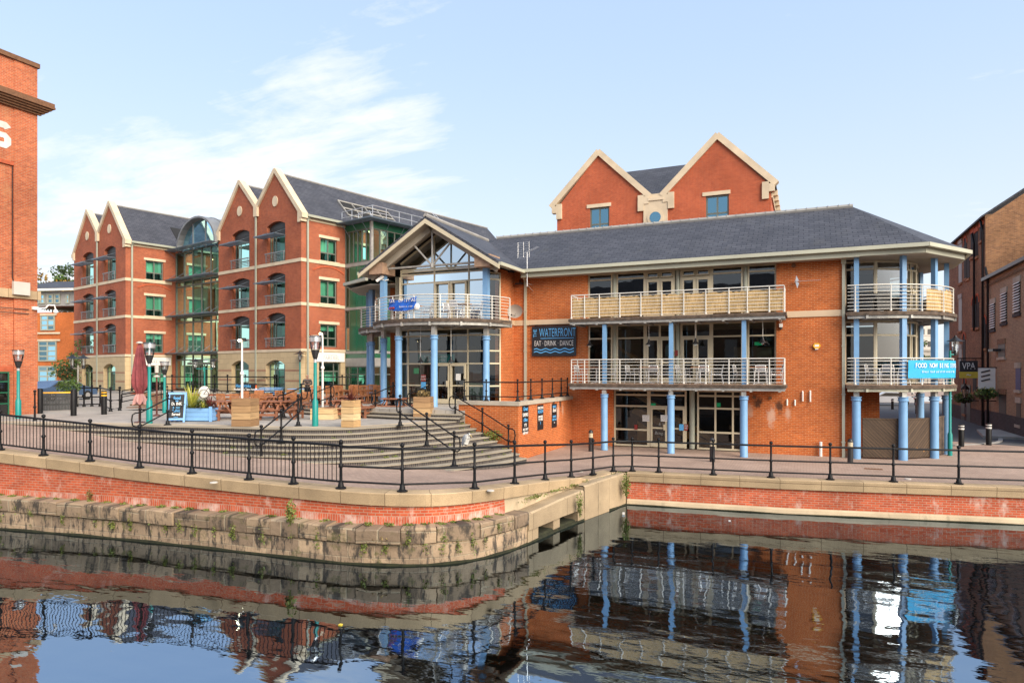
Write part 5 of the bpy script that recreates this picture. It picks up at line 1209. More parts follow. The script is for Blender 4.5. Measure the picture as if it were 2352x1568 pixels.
m.build('gable_coping', 'coping_stone', BL)
for u in (GA, GB):
    m = MB(); m.ext([(u+.36*cos(R(k*18)), -.07, 17.0+.42*sin(R(k*18))) for k in range(20)], (0, .069, 0)); m.build('roundel', 'coping_stone', BL)
m = MB(); TK = .14                                             # roof
for a, b, za, zb in ((GA, U1+.25, AZ+.02, KZ-.02), (GA, -6.1, AZ+.02, VZ), (GB, -6.1, AZ+.02, VZ), (GB, U0-.25, AZ+.02, KZ-.02)):
    m.ext([(a, .3, za), (b, .3, zb), (b, 26, zb), (a, 26, za)], (0, 0, -TK))
rf2 = m.build('roof', 'slate', BL)
m = MB(); m.tube([(GA, .3, AZ+.04), (GA, 26, AZ+.04)], .09, 6); m.tube([(GB, .3, AZ+.04), (GB, 26, AZ+.04)], .09, 6); m.build('ridge_tile', 'rotunda_grey', rf2)
m = MB(); m.box(U1+.22, .35, KZ-.22, U1+.38, 26, KZ-.04); m.build('gutter', 'sage_frame', rf2)
def on_slope(f, d=.03): return (GA+(U1+.25-GA)*f, AZ+.02+(KZ-.02-AZ-.02)*f+d)
def skylight(v0, v1, f0=.42, f1=.80):
    a, b = on_slope(f0), on_slope(f1); m = MB(); m.ext([(a[0], v0, a[1]), (b[0], v0, b[1]), (b[0], v1, b[1]), (a[0], v1, a[1])], (0, 0, .04)); s_ = m.build('skylight', 'tyre', rf2)
    m = MB()
    for k in range(5): v = v0+(v1-v0)*k/4; m.bar((a[0], v, a[1]+.08), (b[0], v, b[1]+.08), .07, .1)
    for q in (a, b, ((a[0]+b[0])/2, (a[1]+b[1])/2)): m.bar((q[0], v0, q[1]+.08), (q[0], v1, q[1]+.08), .09, .1)
    m.build('skylight_frame', 'rotunda_grey', s_)
skylight(4.8, 10.3)
m = MB(); 
for dv in (-.2, .2): a, b = on_slope(.05, .15), on_slope(.75, .15); m.bar((a[0], 17.5+dv, a[1]), (b[0], 17.5+dv, b[1]), .06)
for k in range(12): q = on_slope(.05+.06*k, .15); m.bar((q[0], 17.3, q[1]), (q[0], 17.7, q[1]), .04)
m.build('roof_ladder', 'alu', rf2)
m = MB(); m.box(-6.17, -.17, 1.9, -6.03, -.062, VZ-.75); m.build('downpipe', 'sage_frame', BL); m = MB((U1, 0), 90); m.box(.42, -.17, 1.9, .56, -.062, 15.35); m.box(.35, -.22, 15.2, .63, -.001, 15.4); m.build('downpipe', 'sage_frame', BL)
# front windows with louvre heads, sunshades and guard rails
def front_window(u0, u1, zb, zs, za, top):
    mid = (u0+u1)/2; w = .30; zl = zs-(.80 if top else .45)
    f = win(BL, (0, 0), 0, u0, u1, zb, za, (u0+.42, u0+.80, (mid+u1)/2+.15), (zl,), .09, 'grey_frame', 'glass_green', w)
    m = MB(); m.box(u0, w-.02, zl, u1, w-.003, za); 
    for k in range(5): m.box(u0, w-.05, zl+.08+k*.13, u1, w-.021, zl+.12+k*.13)
    m.build('louvre', 'louvre_dark', f)
    if top:
        m = MB(); m.box(u0+.9, w+.3, zb, u1-.08, w+.32, zl); m.build('blind', 'blind', f)
    else:
        m = MB(); m.box(u0+.9, w+.5, zl-1.0, u1-.1, w+.52, zl); m.build('blind', 'blind', f)
    # sunshade: slatted shelf on stays
    m = MB(); zz_ = zl-.12; a, b = u0-.35, u1+.02
    for k in range(7): y = -.95+k*.15; m.box(a, y, zz_+.02, b, y+.09, zz_+.05)
    m.box(a, -.98, zz_-.04, b, -.93, zz_+.05); m.box(a, -.95, zz_-.03, a+.05, .1, zz_+.019); m.box(b-.05, -.95, zz_-.03, b, .1, zz_+.019)
    for u in (u0+.2, u1-.15): m.tube([(u, -.85, zz_+.05), (u, .3, zz_+.62)], .018, 5)
    m.build('sunshade', 'shade_metal', BL)
    m = MB(); zr = zb+.02
    m.box(u0-.14, -.14, zr+.66, u1, -.06, zr+.74)
    for k in range(5): m.box(u0, -.11, zr+.06+k*.12, u1, -.09, zr+.085+k*.12)
    for u in (u0+.02, mid, u1-.05): m.box(u, -.13, zr, u+.04, -.085, zr+.66)
    m.build('guard_rail', 'grey_lead', BL)
for u0, u1 in WU:
    for i, (zb, zs, za, zt) in enumerate(FLO): front_window(u0, u1, zb, zs, za-.02, i == 2)
for u0, u1 in GW: 
    f = win(BL, (0, 0), 0, u0, u1, 1.9, 4.42, (u0+.75, u1-.6), (3.7,), .08, 'grey_frame', 'glass_green', .28); m = MB(); m.box(u0+.8, .6, 2.6, u1-.1, .62, 3.7); m.build('blind', 'blind', f)
for z0, z1 in ((5.45, 7.25), (8.72, 10.72), (12.15, 13.98)):
    f = win(BL, (U1, 0), 90, SV[0], SV[1], z0, z1, ((SV[0]+SV[1])/2,), (z0+.72,), .10, 'grey_frame', 'glass_green', .12)
    m = MB((U1, 0), 90); m.box(SV[0]+.05, .4, z0+(.74 if z0 > 5.5 else 1.3), SV[1]-.05, .42, z1-.05); m.build('blind', 'blind', f)
for z in (7.25, 10.72, 13.98): m = MB((U1, 0), 90); m.box(SV[0]-.16, -.05, z, SV[1]+.2, .12, z+.22); m.build('lintel', 'coping_stone', BL)
for z in (8.58, 11.92): m = MB((U1, 0), 90); m.box(SV[0]-.16, -.09, z, SV[1]+.2, -.051, z+.3); m.build('sill', 'coping_stone', BL)
m = MB((U1, 0), 90); arch = [(1.0+2.95*k/10, 11.30+.42*(1-(2*k/10-1)**2)) for k in range(11)]
m.loft([[(u, -.045, z), (u, -.045, z+.16), (u, -.001, z+.16), (u, -.001, z)] for u, z in arch]); m.build('relief_arch', 'arch_red', BL)
f = win(BL, (U1, 0), 90, 1.55, 3.6, 1.9, 4.25, (2.0, 3.05), (3.55,), .09, 'grey_frame', 'glass_green', .12); m = MB((U1, 0), 90); m.box(1.6, .45, 2.75, 3.5, .47, 3.55); m.build('blind', 'blind', f)
KIDS[BL.name] = [o for o in bpy.data.objects if o.parent is not None and (o.parent == BL or o.parent.parent == BL)]
ax_, ay_ = LW(-20.5, -4.25); B2 = dup(BL, (ax_, ay_, -.2), OA, 'red brick office block with two steep gables, left of the glass atrium, farthest left')
for nm, (bx_, by_), zo in (('right', LW(0, 0), 0), ('left', (ax_, ay_), -.2)):
    t = thing('company_sign', 'white PAREXEL sign board on the stone base of the %s office block' % nm, 'sign', (bx_-sin(OA+pi/2)*0, by_, 4.3+zo), OA+pi/2)
    m = MB(); m.box(1.28, -.12, 0, 3.95, -.065, .72); m.build('board', 'sign_white', t, world=False)
    text('lettering', 'PAREXEL', .44, 'grey_text', t, (2.65, -.125, .30), UP, .85, .002, sp=1.05, bold=-.006); m = MB(); m.box(1.95, -.125, .54, 3.2, -.1201, .56); m.build('rule_line', 'grey_text', t, world=False)
# ---- glass atrium between the blocks
AT = local_thing('glass_atrium', 'green glass atrium with curved roof between the two brick office blocks', 'atrium', OX, OY, OA)
a0, a1, av = -20.45, -12.25, .15
us_ = [a0+(a1-a0)*k/5 for k in range(1, 5)]
for z0, z1 in ((1.9, 5.15), (5.25, 8.62), (8.72, 12.02), (12.12, 14.75)):
    win(AT, (0, av), 0, a0, a1, z0, z1, us_, (z1-.55,) if z0 < 12 else (), .11, 'grey_frame', 'glass_green', 0, .14)
m = MB(); 
for z in (5.2, 8.67, 12.07): m.box(a0, av+3.6, z-.25, a1, 7, z+.05); m.box(a0, av+.15, z-.15, a1, av+.4, z+.02)
m.box(a0, 6.8, 1.9, a1, 7, 15); m.build('floor_slab', 'room_green', AT)
m = MB(); m.box(-19.9, 1.5, 12.2, -17.6, 1.6, 14.4); m.box(-16.4, 1.7, 12.5, -14.2, 1.8, 14.6); m.box(-20.2, 1.4, 8.9, -16.9, 1.5, 11.4); m.box(-16.2, 1.9, 8.9, -13.4, 2.0, 11.7); m.box(-20.2, 1.6, 5.4, -18.0, 1.7, 8.2); m.box(-17.3, 1.4, 5.4, -14.9, 1.5, 8.3); m.box(-14.3, 2.2, 5.4, -12.8, 2.3, 8.2); m.build('inner_wall', 'blind', AT)
m = MB()
for k in range(5): m.box(-17.5+k*.9, 2.2, 14.1-(k % 3)*.5, -16.9+k*.9, 2.25, 14.14-(k % 3)*.5)
m.build('ceiling_light', 'ceiling_light', AT)
for z in (5.2, 8.67, 12.07, 14.85):                            # slatted sunshades
    m = MB()
    for k in range(6): y = av-.95+k*.155; m.box(a0-.4, y, z+.02, a1-.0, y+.09, z+.045)
    m.box(a0-.4, av-1.0, z-.04, a1, av-.95, z+.05)
    for k in range(6): u = a0+.1+(a1-a0-.2)*k/5; m.box(u, av-.95, z-.03, u+.05, av-.01, z+.015); m.tube([(u, av-.8, z+.05), (u, av-.02, z+.65)] if z < 14 else [(u, av-.8, z), (u, av-.02, z-.6)], .02, 5)
    m.build('sunshade', 'shade_metal', AT)
vc, vr, vz = -15.75, 3.25, 14.75                                    # barrel vault over the middle bays
def vp(t, r): return (vc+r*cos(pi*(1-t)), vz+.05+r*.76*sin(pi*(1-t)))
pts = [vp(k/16, vr) for k in range(17)]
m = MB(); m.add([(vc-vr, av, vz-.1), (vc+vr, av, vz-.1)]+[(x, av, z) for x, z in pts[::-1]], [tuple(range(19))]); m.build('pane', 'glass_blue', AT)
m = MB()
for u in (vc-vr+.05, -17.0, -14.7, vc+vr-.05): m.box(u-.06, av-.06, vz-.1, u+.06, av+.06, vz+.05+.76*math.sqrt(max(.02, vr*vr-(u-vc)**2))-.02)
m.loft([[(x, av-.5, z) for x, z in [vp(k/16, vr+.12) for k in range(17)]], [(x, av-.5, z) for x, z in [vp(k/16, vr+.34) for k in range(17)]], [(x, 1.6, z) for x, z in [vp(k/16, vr+.34) for k in range(17)]]], closed=False)
m.loft([[(x, av-.5, z) for x, z in [vp(k/16, vr+.12) for k in range(17)]], [(x, 1.6, z) for x, z in [vp(k/16, vr+.11) for k in range(17)]]], closed=False)
for k in range(1): 
    m.loft([[(x, av+.6+k, z) for x, z in [vp(q/16, vr+.34) for q in range(17)]], [(x, av+.6+k, z) for x, z in [vp(q/16, vr+.42) for q in range(17)]], [(x, av+.7+k, z) for x, z in [vp(q/16, vr+.42) for q in range(17)]]], closed=False)
m.box(vc+vr-.02, av+.02, vz-.1, vc+vr+.2, 1.6, vz+.4); m.box(a0, av+.1, vz-.2, vc-vr-.1, 1.6, vz+.0); m.build('vault_roof', 'grey_lead', AT)
m = MB(); m.box(-17.9, av-.12, 4.15, -13.9, av-.01, 4.35); m.box(-17.0, av-.08, 1.9, -16.9, av-.01, 4.15); m.box(-15.9, av-.08, 1.9, -15.8, av-.01, 4.15); m.box(-14.9, av-.08, 1.9, -14.8, av-.01, 4.15); m.build('door_frame', 'grey_frame', AT)
# ---- green glass stair tower
GT = local_thing('glass_tower', 'green glass and panel stair tower between office block and pub', 'stair tower', OX, OY, OA)
tv, tu = 4.08, 3.25
def tface(P, a, L, ns, s1):
    k = [L*i/ns for i in range(1, ns)]
    win(GT, P, a, 0, L, 12.15, 14.75, k, (), .09, 'grey_frame', 'glass_green', 0, .12)
    win(GT, P, a, 0, L, 1.9, 3.95, k[::2], (3.3,), .09, 'grey_frame', 'glass_green', 0, .12)
    for z0, z1 in ((5.15, 8.45), (8.65, 11.9)):
        win(GT, P, a, 0, s1, z0, z1, (), (z0+1.9,), .09, 'grey_frame', 'glass_green', 0, .12, name='side_window')
        m = MB(P, a); m.box(s1, 0, z0, L, .12, z1)
        n = max(2, int((L-s1)/.75))
        for i in range(1, n): u = s1+(L-s1)*i/n; m.box(u-.02, -.03, z0, u+.02, -.001, z1)
        m.build('green_panel', 'green_panel', GT)
    m = MB(P, a); m.box(0, 0, 4.6, L, .12, 4.95); m.box(0, -.02, 14.75, L, .12, 15.25); m.build('green_band', 'green_panel', GT)
    for z0, z1 in ((3.95, 4.6), (4.95, 5.15), (8.45, 8.65), (11.9, 12.15)): m = MB(P, a); m.box(0, -.03, z0, L, .13, z1); m.build('grey_band', 'rotunda_grey', GT)
tface((.0, tv), 0, tu-.15, 6, .6); tface((tu, tv+.15), 90, 7.5, 10, .0001+.7)
m = MB(); m.box(tu-.15, tv-.04, 1.9, tu+.04, tv+.15, 15.25); m.build('corner_post', 'steel_galv', GT)
m = MB(); m.box(0.1, tv+.2, 11.95, tu-.1, 11.6, 12.1); m.box(.1, tv+.2, 15.1, tu-.1, 11.6, 15.3); m.box(.1, 9.5, 1.9, tu-.2, 9.6, 15); m.box(.02, tv+.2, 1.9, .1, 11.6, 15); m.build('floor_slab', 'room_green', GT)
m = MB()
for k in range(3): m.lathe([(.12, 14.98), (.12, 15.04)], .8+k*.9, 6+k*.8, 8)
m.build('ceiling_light', 'ceiling_light', GT)
m = MB()
for k in range(8): y = tv-.95+k*.14; m.box(-.95, y, 15.30, tu+1.0, y+.09, 15.33)
m.box(-.95, tv-.98, 15.24, tu+1.0, tv-.93, 15.34)
for k in range(8): x = tu+1.0-k*.13; m.box(x-.09, tv+.15, 15.30, x, 11.6, 15.33)
m.box(tu+1.0, tv-.95, 15.24, tu+1.05, 11.6, 15.34); m.box(-.05, tv, 15.25, tu+.05, 11.6, 15.295)
for u in (-.6, .6, 1.8, 3.0): m.tube([(u, tv-.85, 15.25), (u+.1, tv-.02, 14.2)], .025, 5)
for v in (5.2, 6.8, 8.4, 10): m.tube([(tu+.9, v, 15.25), (tu+.02, v+.1, 14.2)], .025, 5)
m.build('sunshade', 'shade_metal', GT)
m = MB(); rp = [(.0, tv-.3), (tu+.5, tv-.3), (tu+.5, 10.6)]; P_ = resample(rp, 1.25)
for dz in (.5, .98): m.tube([(x, y, 15.35+dz) for x, y in rp], .03, 6)
for x, y in P_: m.tube([(x, y, 15.33), (x, y, 16.35)], .025, 6)
m.tube([(.2, tv+1.2, 15.4), (.2, tv+1.2, 16.5), (1.6, tv+1.2, 16.5), (2.2, tv+1.2, 15.4)], .03, 6); m.build('guard_rail', 'alu', GT)
# ---- twin gabled building behind the pub
TG = thing('gabled_building', 'red brick building with two broad stone coped gables rising behind the pub roof', 'building', (-10, 50, 0))
ty = 50
m = MB()
for x0, x1, w0, w1, ap in ((-18.3, -10.9, -15.56, -14.0, -14.85), (-9.9, -2.3, -6.74, -5.13, -5.92)):
    m.box(x0, ty, 0, w0, ty+.4, 16.2); m.box(w1, ty, 0, x1, ty+.4, 16.2); m.box(w0, ty, 0, w1, ty+.4, 14.2)
    m.ext([(x0, ty, 16.2), (w0, ty, 16.2), (w0, ty, 16.35), (w1, ty, 16.35), (w1, ty, 16.2), (x1, ty, 16.2), (x1, ty, 16.6), (ap, ty, 20.5), (x0, ty, 16.6)], (0, .4, 0))
m.box(-2.7, ty+.41, 0, -2.3, ty+24, 16.2); m.build('wall', 'back_brick', TG)
m = MB()
def cope2(p, q, y, w=.27, t=.5, j=[0]):
    j[0] += 1; y -= .003*(j[0] % 2)
    d = Vector((q[0]-p[0], 0, q[1]-p[1])).normalized(); n = Vector((-d.z, 0, d.x)); n = n if n.z > 0 else -n
    a, b = Vector((p[0], y-.16, p[1])), Vector((q[0], y-.16, q[1]))
    m.ext([tuple(a-n*w), tuple(b-n*w), tuple(b+n*.16), tuple(a+n*.16)], (0, t+.16, 0)); m.ext([tuple(a-n*(w*.35)), tuple(b-n*(w*.35)), tuple(b+n*.20), tuple(a+n*.20)], (0, -.07, 0)) if 0 else None
for x0, x1, ap in ((-18.85, -10.75, -14.85), (-10.0, -1.9, -5.92)):
    cope2((x0, 16.75), (ap, 20.75), ty); cope2((x1, 16.75), (ap, 20.74), ty)
    m.box(x0+.55-.02, ty-.17, 15.7, x0+.98, ty+.3, 16.9); m.box(x1-.98, ty-.17, 15.7, x1-.55+.02, ty+.3, 16.9); m.box(x0+.15, ty-.175, 16.2, x0+.53, ty+.3, 16.75); m.box(x1-.53, ty-.175, 16.2, x1-.15, ty+.3, 16.75)
    w0 = ap-.85 if ap < -10 else ap-.95; m.box(w0-.1, ty-.06, 16.352, w0+1.85, ty-.001, 16.62)
m.box(-11.3, ty-.12, 0, -9.5, ty+.3, 16.9); m.box(-10.95, ty-.2, 16.4, -9.75, ty-.121, 16.62)
m.ext([(-10.4+.62*cos(R(18*k)), ty-.16, 15.12+.62*sin(R(18*k))) for k in range(20)], (0, .039, 0)); m.build('gable_coping', 'coping_stone', TG)
m = MB(); m.ext([(-10.4+.42*cos(R(18*k)), ty-.18, 15.12+.42*sin(R(18*k))) for k in range(20)], (0, .019, 0)); m.build('round_window', 'glass_blue', TG)
for w0, w1 in ((-15.56, -14.0), (-6.74, -5.13)):
    f = win(TG, (0, ty), 0, w0, w1, 14.2, 16.2+.14, ((w0+w1)/2,), (15.05,), .12, 'grey_frame', 'glass_blue', .1); m = MB(); m.box(w0, ty+.35, 14.2, w1, ty+.37, 16.35); m.build('blind', 'room_dark', f)
m = MB()
for x0, x1, ap in ((-18.7, -10.8, -14.85), (-9.9, -1.95, -5.92)):
    m.ext([(x0, ty+.3, 16.7), (ap, ty+.3, 20.72), (ap, ty+24, 20.72), (x0, ty+24, 16.7)], (0, 0, -.14)); m.ext([(x1, ty+.3, 16.7), (ap, ty+.3, 20.718), (ap, ty+24, 20.718), (x1, ty+24, 16.7)], (0, 0, -.14))
m.ext([(-14.9, ty+5.6, 20.55), (-5.9, ty+5.6, 20.55), (-5.9, ty+.4, 16.6), (-14.9, ty+.4, 16.6)], (0, 0, -.14)); m.build('roof', 'slate', TG)
m = MB(); m.box(-2.299, ty+.5, 15.9, -2.2, ty+20, 16.2)
for k in range(8): m.box(-2.299, ty+1.2+k*1.6, 16.2, -1.9, ty+1.6+k*1.6, 16.6)
m.build('eaves_course', 'coping_stone', TG)
# ---- tall warehouse at the left edge
TW = thing('brick_warehouse', 'tall weathered orange brick warehouse with stone cornices and a white letter S', 'warehouse', (-33.4, 12, 1.5)); tx = -33.4; ty1 = 19.56
m = MB((tx, 0), 90); u1 = ty1; u0 = 10.6
m.box(18.55, 0, 1.4, u1, .5, 18.0); m.box(u0, .09, 1.4, 18.549, .5, 13.2); m.box(u0, .03, 13.2, 18.549, .5, 18.0); m.box(u0, .501, 1.4, u1, 14, 17.9)
m.build('wall', 'tower_brick', TW)
m = MB((tx, 0), 90)
for k in range(5): m.box(u0, -.12-.10*k, 15.72+.09*k, u1+.12+.10*k, .0-.001, 15.72+.09*k+.09)
m.box(u0, -.5, 16.17, u1+.5, .0-.001, 16.34); m.box(u0, -.08, 17.95, u1+.08, .6, 18.16); m.build('cornice', 'rust', TW)
m = MB((tx, 0), 90)
m.box(u0, -.10, 6.95, u1+.1, -.001, 7.35); m.build('stone_band', 'coping_concrete', TW)
t_ = MB((tx, 0), 90); t_.box(u0, -.06, 6.25-.0, u1-.4, -.04, 6.28); t_.box(u0, -.06, 6.45, u1-.4, -.04, 6.48); t_.tube([(18.6, -.04, 7.4), (18.5, .05, 7.9), (18.5, .05, 13)], .02, 5); t_.build('cable', 'lamp_dark', TW)
m = MB((tx, 0), 90)                                            # the letter, cut with 45 degree corners
z0, z1, c0_, w_, k_ = 13.75, 15.0, 17.42, 1.75, .58
p_ = [(.0, .32), (.35, 0), (1.4, 0), (1.75, .35), (1.75, .85), (1.40, 1.2), (.55, 1.2), (.5, 1.25), (.5, 1.5), (.55, 1.55), (1.2, 1.55), (1.3, 1.45), (1.75, 1.75), (1.4, 2.05), (.35, 2.05), (0, 1.7), (0, 1.1), (.35, .78), (1.2, .78), (1.25, .73), (1.25, .5), (1.2, .45), (.52, .45), (.45, .55)]
m.ext([(c0_+x*k_, .018, z0+y*k_) for x, y in p_], (0, .010, 0)); m.build('painted_letter', 'letter_white', TW)
m = MB((tx, 0), 90); m.box(12.5, .0, 13.05, 18.545, .088, 13.2); m.build('brick_ledge', 'arch_red', TW)
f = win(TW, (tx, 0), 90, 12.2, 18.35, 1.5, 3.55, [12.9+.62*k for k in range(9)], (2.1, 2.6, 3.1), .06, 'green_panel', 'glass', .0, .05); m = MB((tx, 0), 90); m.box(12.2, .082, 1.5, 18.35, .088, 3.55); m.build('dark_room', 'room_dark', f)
m = MB((tx, 0), 90); m.box(11.8, .06, 3.56, 18.54, .088, 3.82); m.build('soldier_course', 'arch_red', TW)
m = MB((tx, 0), 90); m.box(18.4, -.25, 7.15-.05, 19.1, -.101, 7.7); m.build('junction_box', 'stone_pale', TW)
t = thing('security_camera', 'white dome camera on a swan neck at the corner of the tall left warehouse', 'camera', (tx+.1, 19.8, 6.6)); m = MB(); m.tube([(tx+.05, 19.4, 6.55), (tx+.05, 19.9, 6.6), (tx+.1, 20.0, 6.75), (tx+.15, 20.25, 6.75), (tx+.15, 20.3, 6.55)], .035, 7); m.box(tx, 19.3, 6.48, tx+.12, 19.55, 6.62); m.build('bracket', 'sign_white', t); m = MB(); m.ball((tx+.15, 20.3, 6.46), .11, 9); m.build('dome', 'sign_white', t)
# ---- orange office far left, with trees on the hill behind
OB = thing('orange_office', 'bright orange brick office with slate roof and dark windows in the gap at far left', 'office building', gd(128, 890, 78))
P = gd(60, 890, 78); an = math.degrees(TH)-8; du = (cos(R(an)), sin(R(an)))
m = MB(P[:2], an); m.box(0, 0, .5, 9, 8, 10.4); m.build('wall', 'orange_brick', OB)
def obx(px): 
    r = _ray(px, 0); n = (-du[1], du[0]); k = (P[0]*n[0]+P[1]*n[1])/(r[0]*n[0]+r[1]*n[1]); return (r[0]*k-P[0])*du[0]+(r[1]*k-P[1])*du[1]
zo = lambda y: H+(HY-y)*78.5/FPX
m = MB(P[:2], an); m.box(-.3, -.25, zo(705), 9.3, 8, zo(672)); m.build('window_band', 'rotunda_grey', OB)
m = MB(P[:2], an); m.ext([(-.6, -.9, zo(668)), (9.6, -.9, zo(668)), (9.6, 4, zo(640)), (-.6, 4, zo(640))], (0, 0, .1)); m.build('roof', 'slate', OB)
m = MB(P[:2], an); m.box(-.6, -.95, zo(672), 9.6, -.8, zo(667)); m.build('fascia', 'white_paint', OB)
for a, b, y0, y1, mm, tt in ((88, 96, 700, 678, (), 1), (97, 108, 700, 678, (), 1), (114, 127, 700, 678, (), 1), (130, 143, 700, 678, (), 1), (156, 164, 700, 680, (), 1), (94, 127, 760, 725, 1, 2), (89, 131, 830, 783, 1, 3), (89, 131, 888, 840, 1, 3)):
    ua, ub = obx(a), obx(b); z0, z1 = zo(y0), zo(y1)
    win(OB, (P[0], P[1]), an, ua, ub, z0, z1, ((ua+ub)/2,) if mm else (), [z0+(z1-z0)*k/(tt+1) for k in range(1, tt+1)], .16, 'sage_frame', 'glass_blue', -.35 if y1 < 700 else -.1)
m = MB(P[:2], an)
for a, b, y in ((94, 132, 722), (87, 140, 764), (87, 140, 780)): m.box(obx(a), -.16, zo(y+4), obx(b), -.101, zo(y))
m.build('stone_band', 'coping_stone', OB)
def crown_tree(name, label, base, h, rad, n, size, mats, seed, cat='tree', group=None, trunk=.25):
    rr = random.Random(seed); t = thing(name, label, cat, base, 0, group); x, y, z = base
    m = MB(); m.tube([(x, y, z), (x+.1, y, z+h*.35), (x, y+.1, z+h*.7)], [trunk, trunk*.7, trunk*.25], 7)
    for k in range(7):
        a = k*.9+rr.random(); zz_ = z+h*(.3+.06*k); m.tube([(x, y, zz_), (x+cos(a)*rad[0]*.6, y+sin(a)*rad[1]*.6, zz_+h*.18)], [trunk*.4, trunk*.1], 5)
    m.build('trunk', 'bark', t)
    m = MB(); 
    cl = [(x+rr.gauss(0, .45)*rad[0], y+rr.gauss(0, .45)*rad[1], z+h-rad[2]+rr.gauss(0, .42)*rad[2]) for _ in range(26)]
    for c in cl:
        m.m = rr.randrange(len(mats)); m.leaves(c, (rad[0]*.36, rad[1]*.36, rad[2]*.30), n//26, size, rr, .25)
    m.build('crown', mats, t); return t
b0 = gd(122, 640, 115); crown_tree('hill_tree', 'autumn yellow tree above the slate roof of the orange office', (b0[0], b0[1], 9), 11.2, (5.0, 4, 3.0), 2400, .55, ('leaf_autumn', 'leaf_autumn', 'leaf_green'), 4, trunk=.4)
b0 = gd(150, 640, 118); crown_tree('hill_tree', 'dark green tree above the roof between the orange office and the brick gable', (b0[0], b0[1], 9), 12.3, (4.2, 4, 3.6), 2200, .55, ('leaf_dark', 'leaf_green', 'leaf_dark'), 5, trunk=.4)
m = MB(); c = gd(120, 700, 125); m.lathe([(60, -2), (50, 5), (30, 9), (8, 10.5)], c[0], c[1]+25, 24); tag(m.build('hill', 'leaf_dark', smooth=60), kind='structure')
b0 = gd(160, 905, 66); crown_tree('small_tree', 'small green street tree in front of the orange office', (b0[0], b0[1], 1.2), 4.6, (1.9, 1.6, 1.9), 1500, .25, ('leaf_green', 'leaf_dark'), 6, trunk=.12)
# ---- right side: soot-dark warehouse and tan building along the lane
RX = 10.45
DW = thing('brick_warehouse', 'tall soot dark brick warehouse with red arched windows along the lane on the right', 'warehouse', (RX, 51, 0))
m = MB((RX, 0), -90)                                           # faces left; u runs towards the camera
def rw_(a, b, z0, z1, y0=0, y1=.5): m.box(-b, y0, z0, -a, y1, z1)
rw_(51.1, 65, 0, 13.6); m.box(-65, .5, 0, -51.1, 9, 13.0); m.build('wall', 'soot_brick', DW)
m = MB(); m.ext([(RX, 51.0, 0), (RX+13, 51.0, 0), (RX+13, 51.0, 21.0), (RX+11, 51, 21.0), (RX, 51.0, 13.3)], (0, .099, 0)); m.build('gable_wall', 'gable_brick', DW)
m = MB(); m.ext([(RX-.25, 50.9, 13.5), (RX+11, 50.9, 21.25), (RX+11, 65, 21.25), (RX-.25, 65, 13.5)], (0, 0, -.12)); m.build('roof', 'slate', DW)
def rwin(Y, w, z0, z1, arch=False, mat='tyre', par=DW, cap='arch_red', sill='gable_brick'):
    m = MB((RX, 0), -90); n = 8; r_ = w/2
    pts = [(-Y-r_, -.02, z0), (-Y+r_, -.02, z0), (-Y+r_, -.02, z1)]+([(-Y+r_*cos(R(180*k/n)), -.02, z1+r_*sin(R(180*k/n))) for k in range(1, n)] if arch else [])+[(-Y-r_, -.02, z1)]
    m.ext(pts, (0, .019, 0)); f = m.build('window', mat, par)
    m = MB((RX, 0), -90)
    if arch: m.loft([[(-Y+r_*k2*cos(R(180*k/n)), q, z1+r_*k2*sin(R(180*k/n))) for k2, q in ((1, -.05), (1.0+.28/w, -.05), (1.0+.28/w, -.001), (1, -.001))] for k in range(n+1)])
    else: m.box(-Y-r_-.1, -.06, z1, -Y+r_+.1, -.001, z1+.3)
    m.build('window_arch' if arch else 'lintel', cap, f)
    m = MB((RX, 0), -90); m.box(-Y-r_-.1, -.09, z0-.16, -Y+r_+.1, -.001, z0); m.build('sill', sill, f)
def ry(px): return gx(px, 800, RX)[1]
def rz(px, y): return gx(px, y, RX)[2]
for px, ya, yb, ar in ((2234, 590, 535, 0), (2243, 590, 533, 0), (2250+5, 552, 505+15, 0), (2237, 752, 700, 1), (2245, 752, 695, 1), (2239, 900, 850, 1), (2224, 640, 588, 0), (2262, 800, 745, 1), (2263, 900, 865, 1)):
    rwin(ry(px), 1.0, rz(px, ya), rz(px, yb), ar)
for px, ya, yb in ((2215, 830, 780), (2218, 640, 560), (2216, 950, 880)): rwin(ry(px), .9, rz(px, ya), rz(px, yb), True)
for ya, yb in ((650, 560), (760, 685), (850, 800)): rwin(ry(2206), 1.1, rz(2206, ya), rz(2206, yb), False, 'grey_lead', cap='rotunda_grey')
m = MB((RX, 0), -90)
for px, y0, y1 in ((2262, 530, 990), (2242, 560, 760), (2274, 640, 1010)):
    Y = ry(px); m.tube([(-Y, -.12, max(.05, rz(px, y1))), (-Y, -.12, rz(px, y0)), (-Y-.6, -.12, rz(px, y0)+.8)], .07, 6)
m.build('downpipe', 'black_iron', DW)
m = MB((RX, 0), -90); m.box(-65, -.04, 0, -51.2, -.001, 1.0); m.build('plinth', 'dark_plinth_brick', DW)
for px in (2213, 2226): 
    Y = ry(px); m = MB((RX, 0), -90); m.box(-Y-.6, -.05, 0.0, -Y+.6, -.041, 2.6); m.build('door', 'louvre_dark', DW)
TB = thing('tan_brick_building', 'tan brick building with white louvred windows and dark plinth at the right edge', 'building', (RX, 46, 0))
RX0 = RX; m = MB((RX, 0), -90); m.box(-50.99, 0, 0, -39.5, .4, 9.3); m.box(-50.99, .4, 0, -39.5, 9, 9.1); m.build('wall', 'tan_brick', TB)
m = MB((RX, 0), -90); m.box(-50.95, -.25, 9.3, -39.4, .3, 9.5); m.build('gutter', 'lamp_dark', TB)
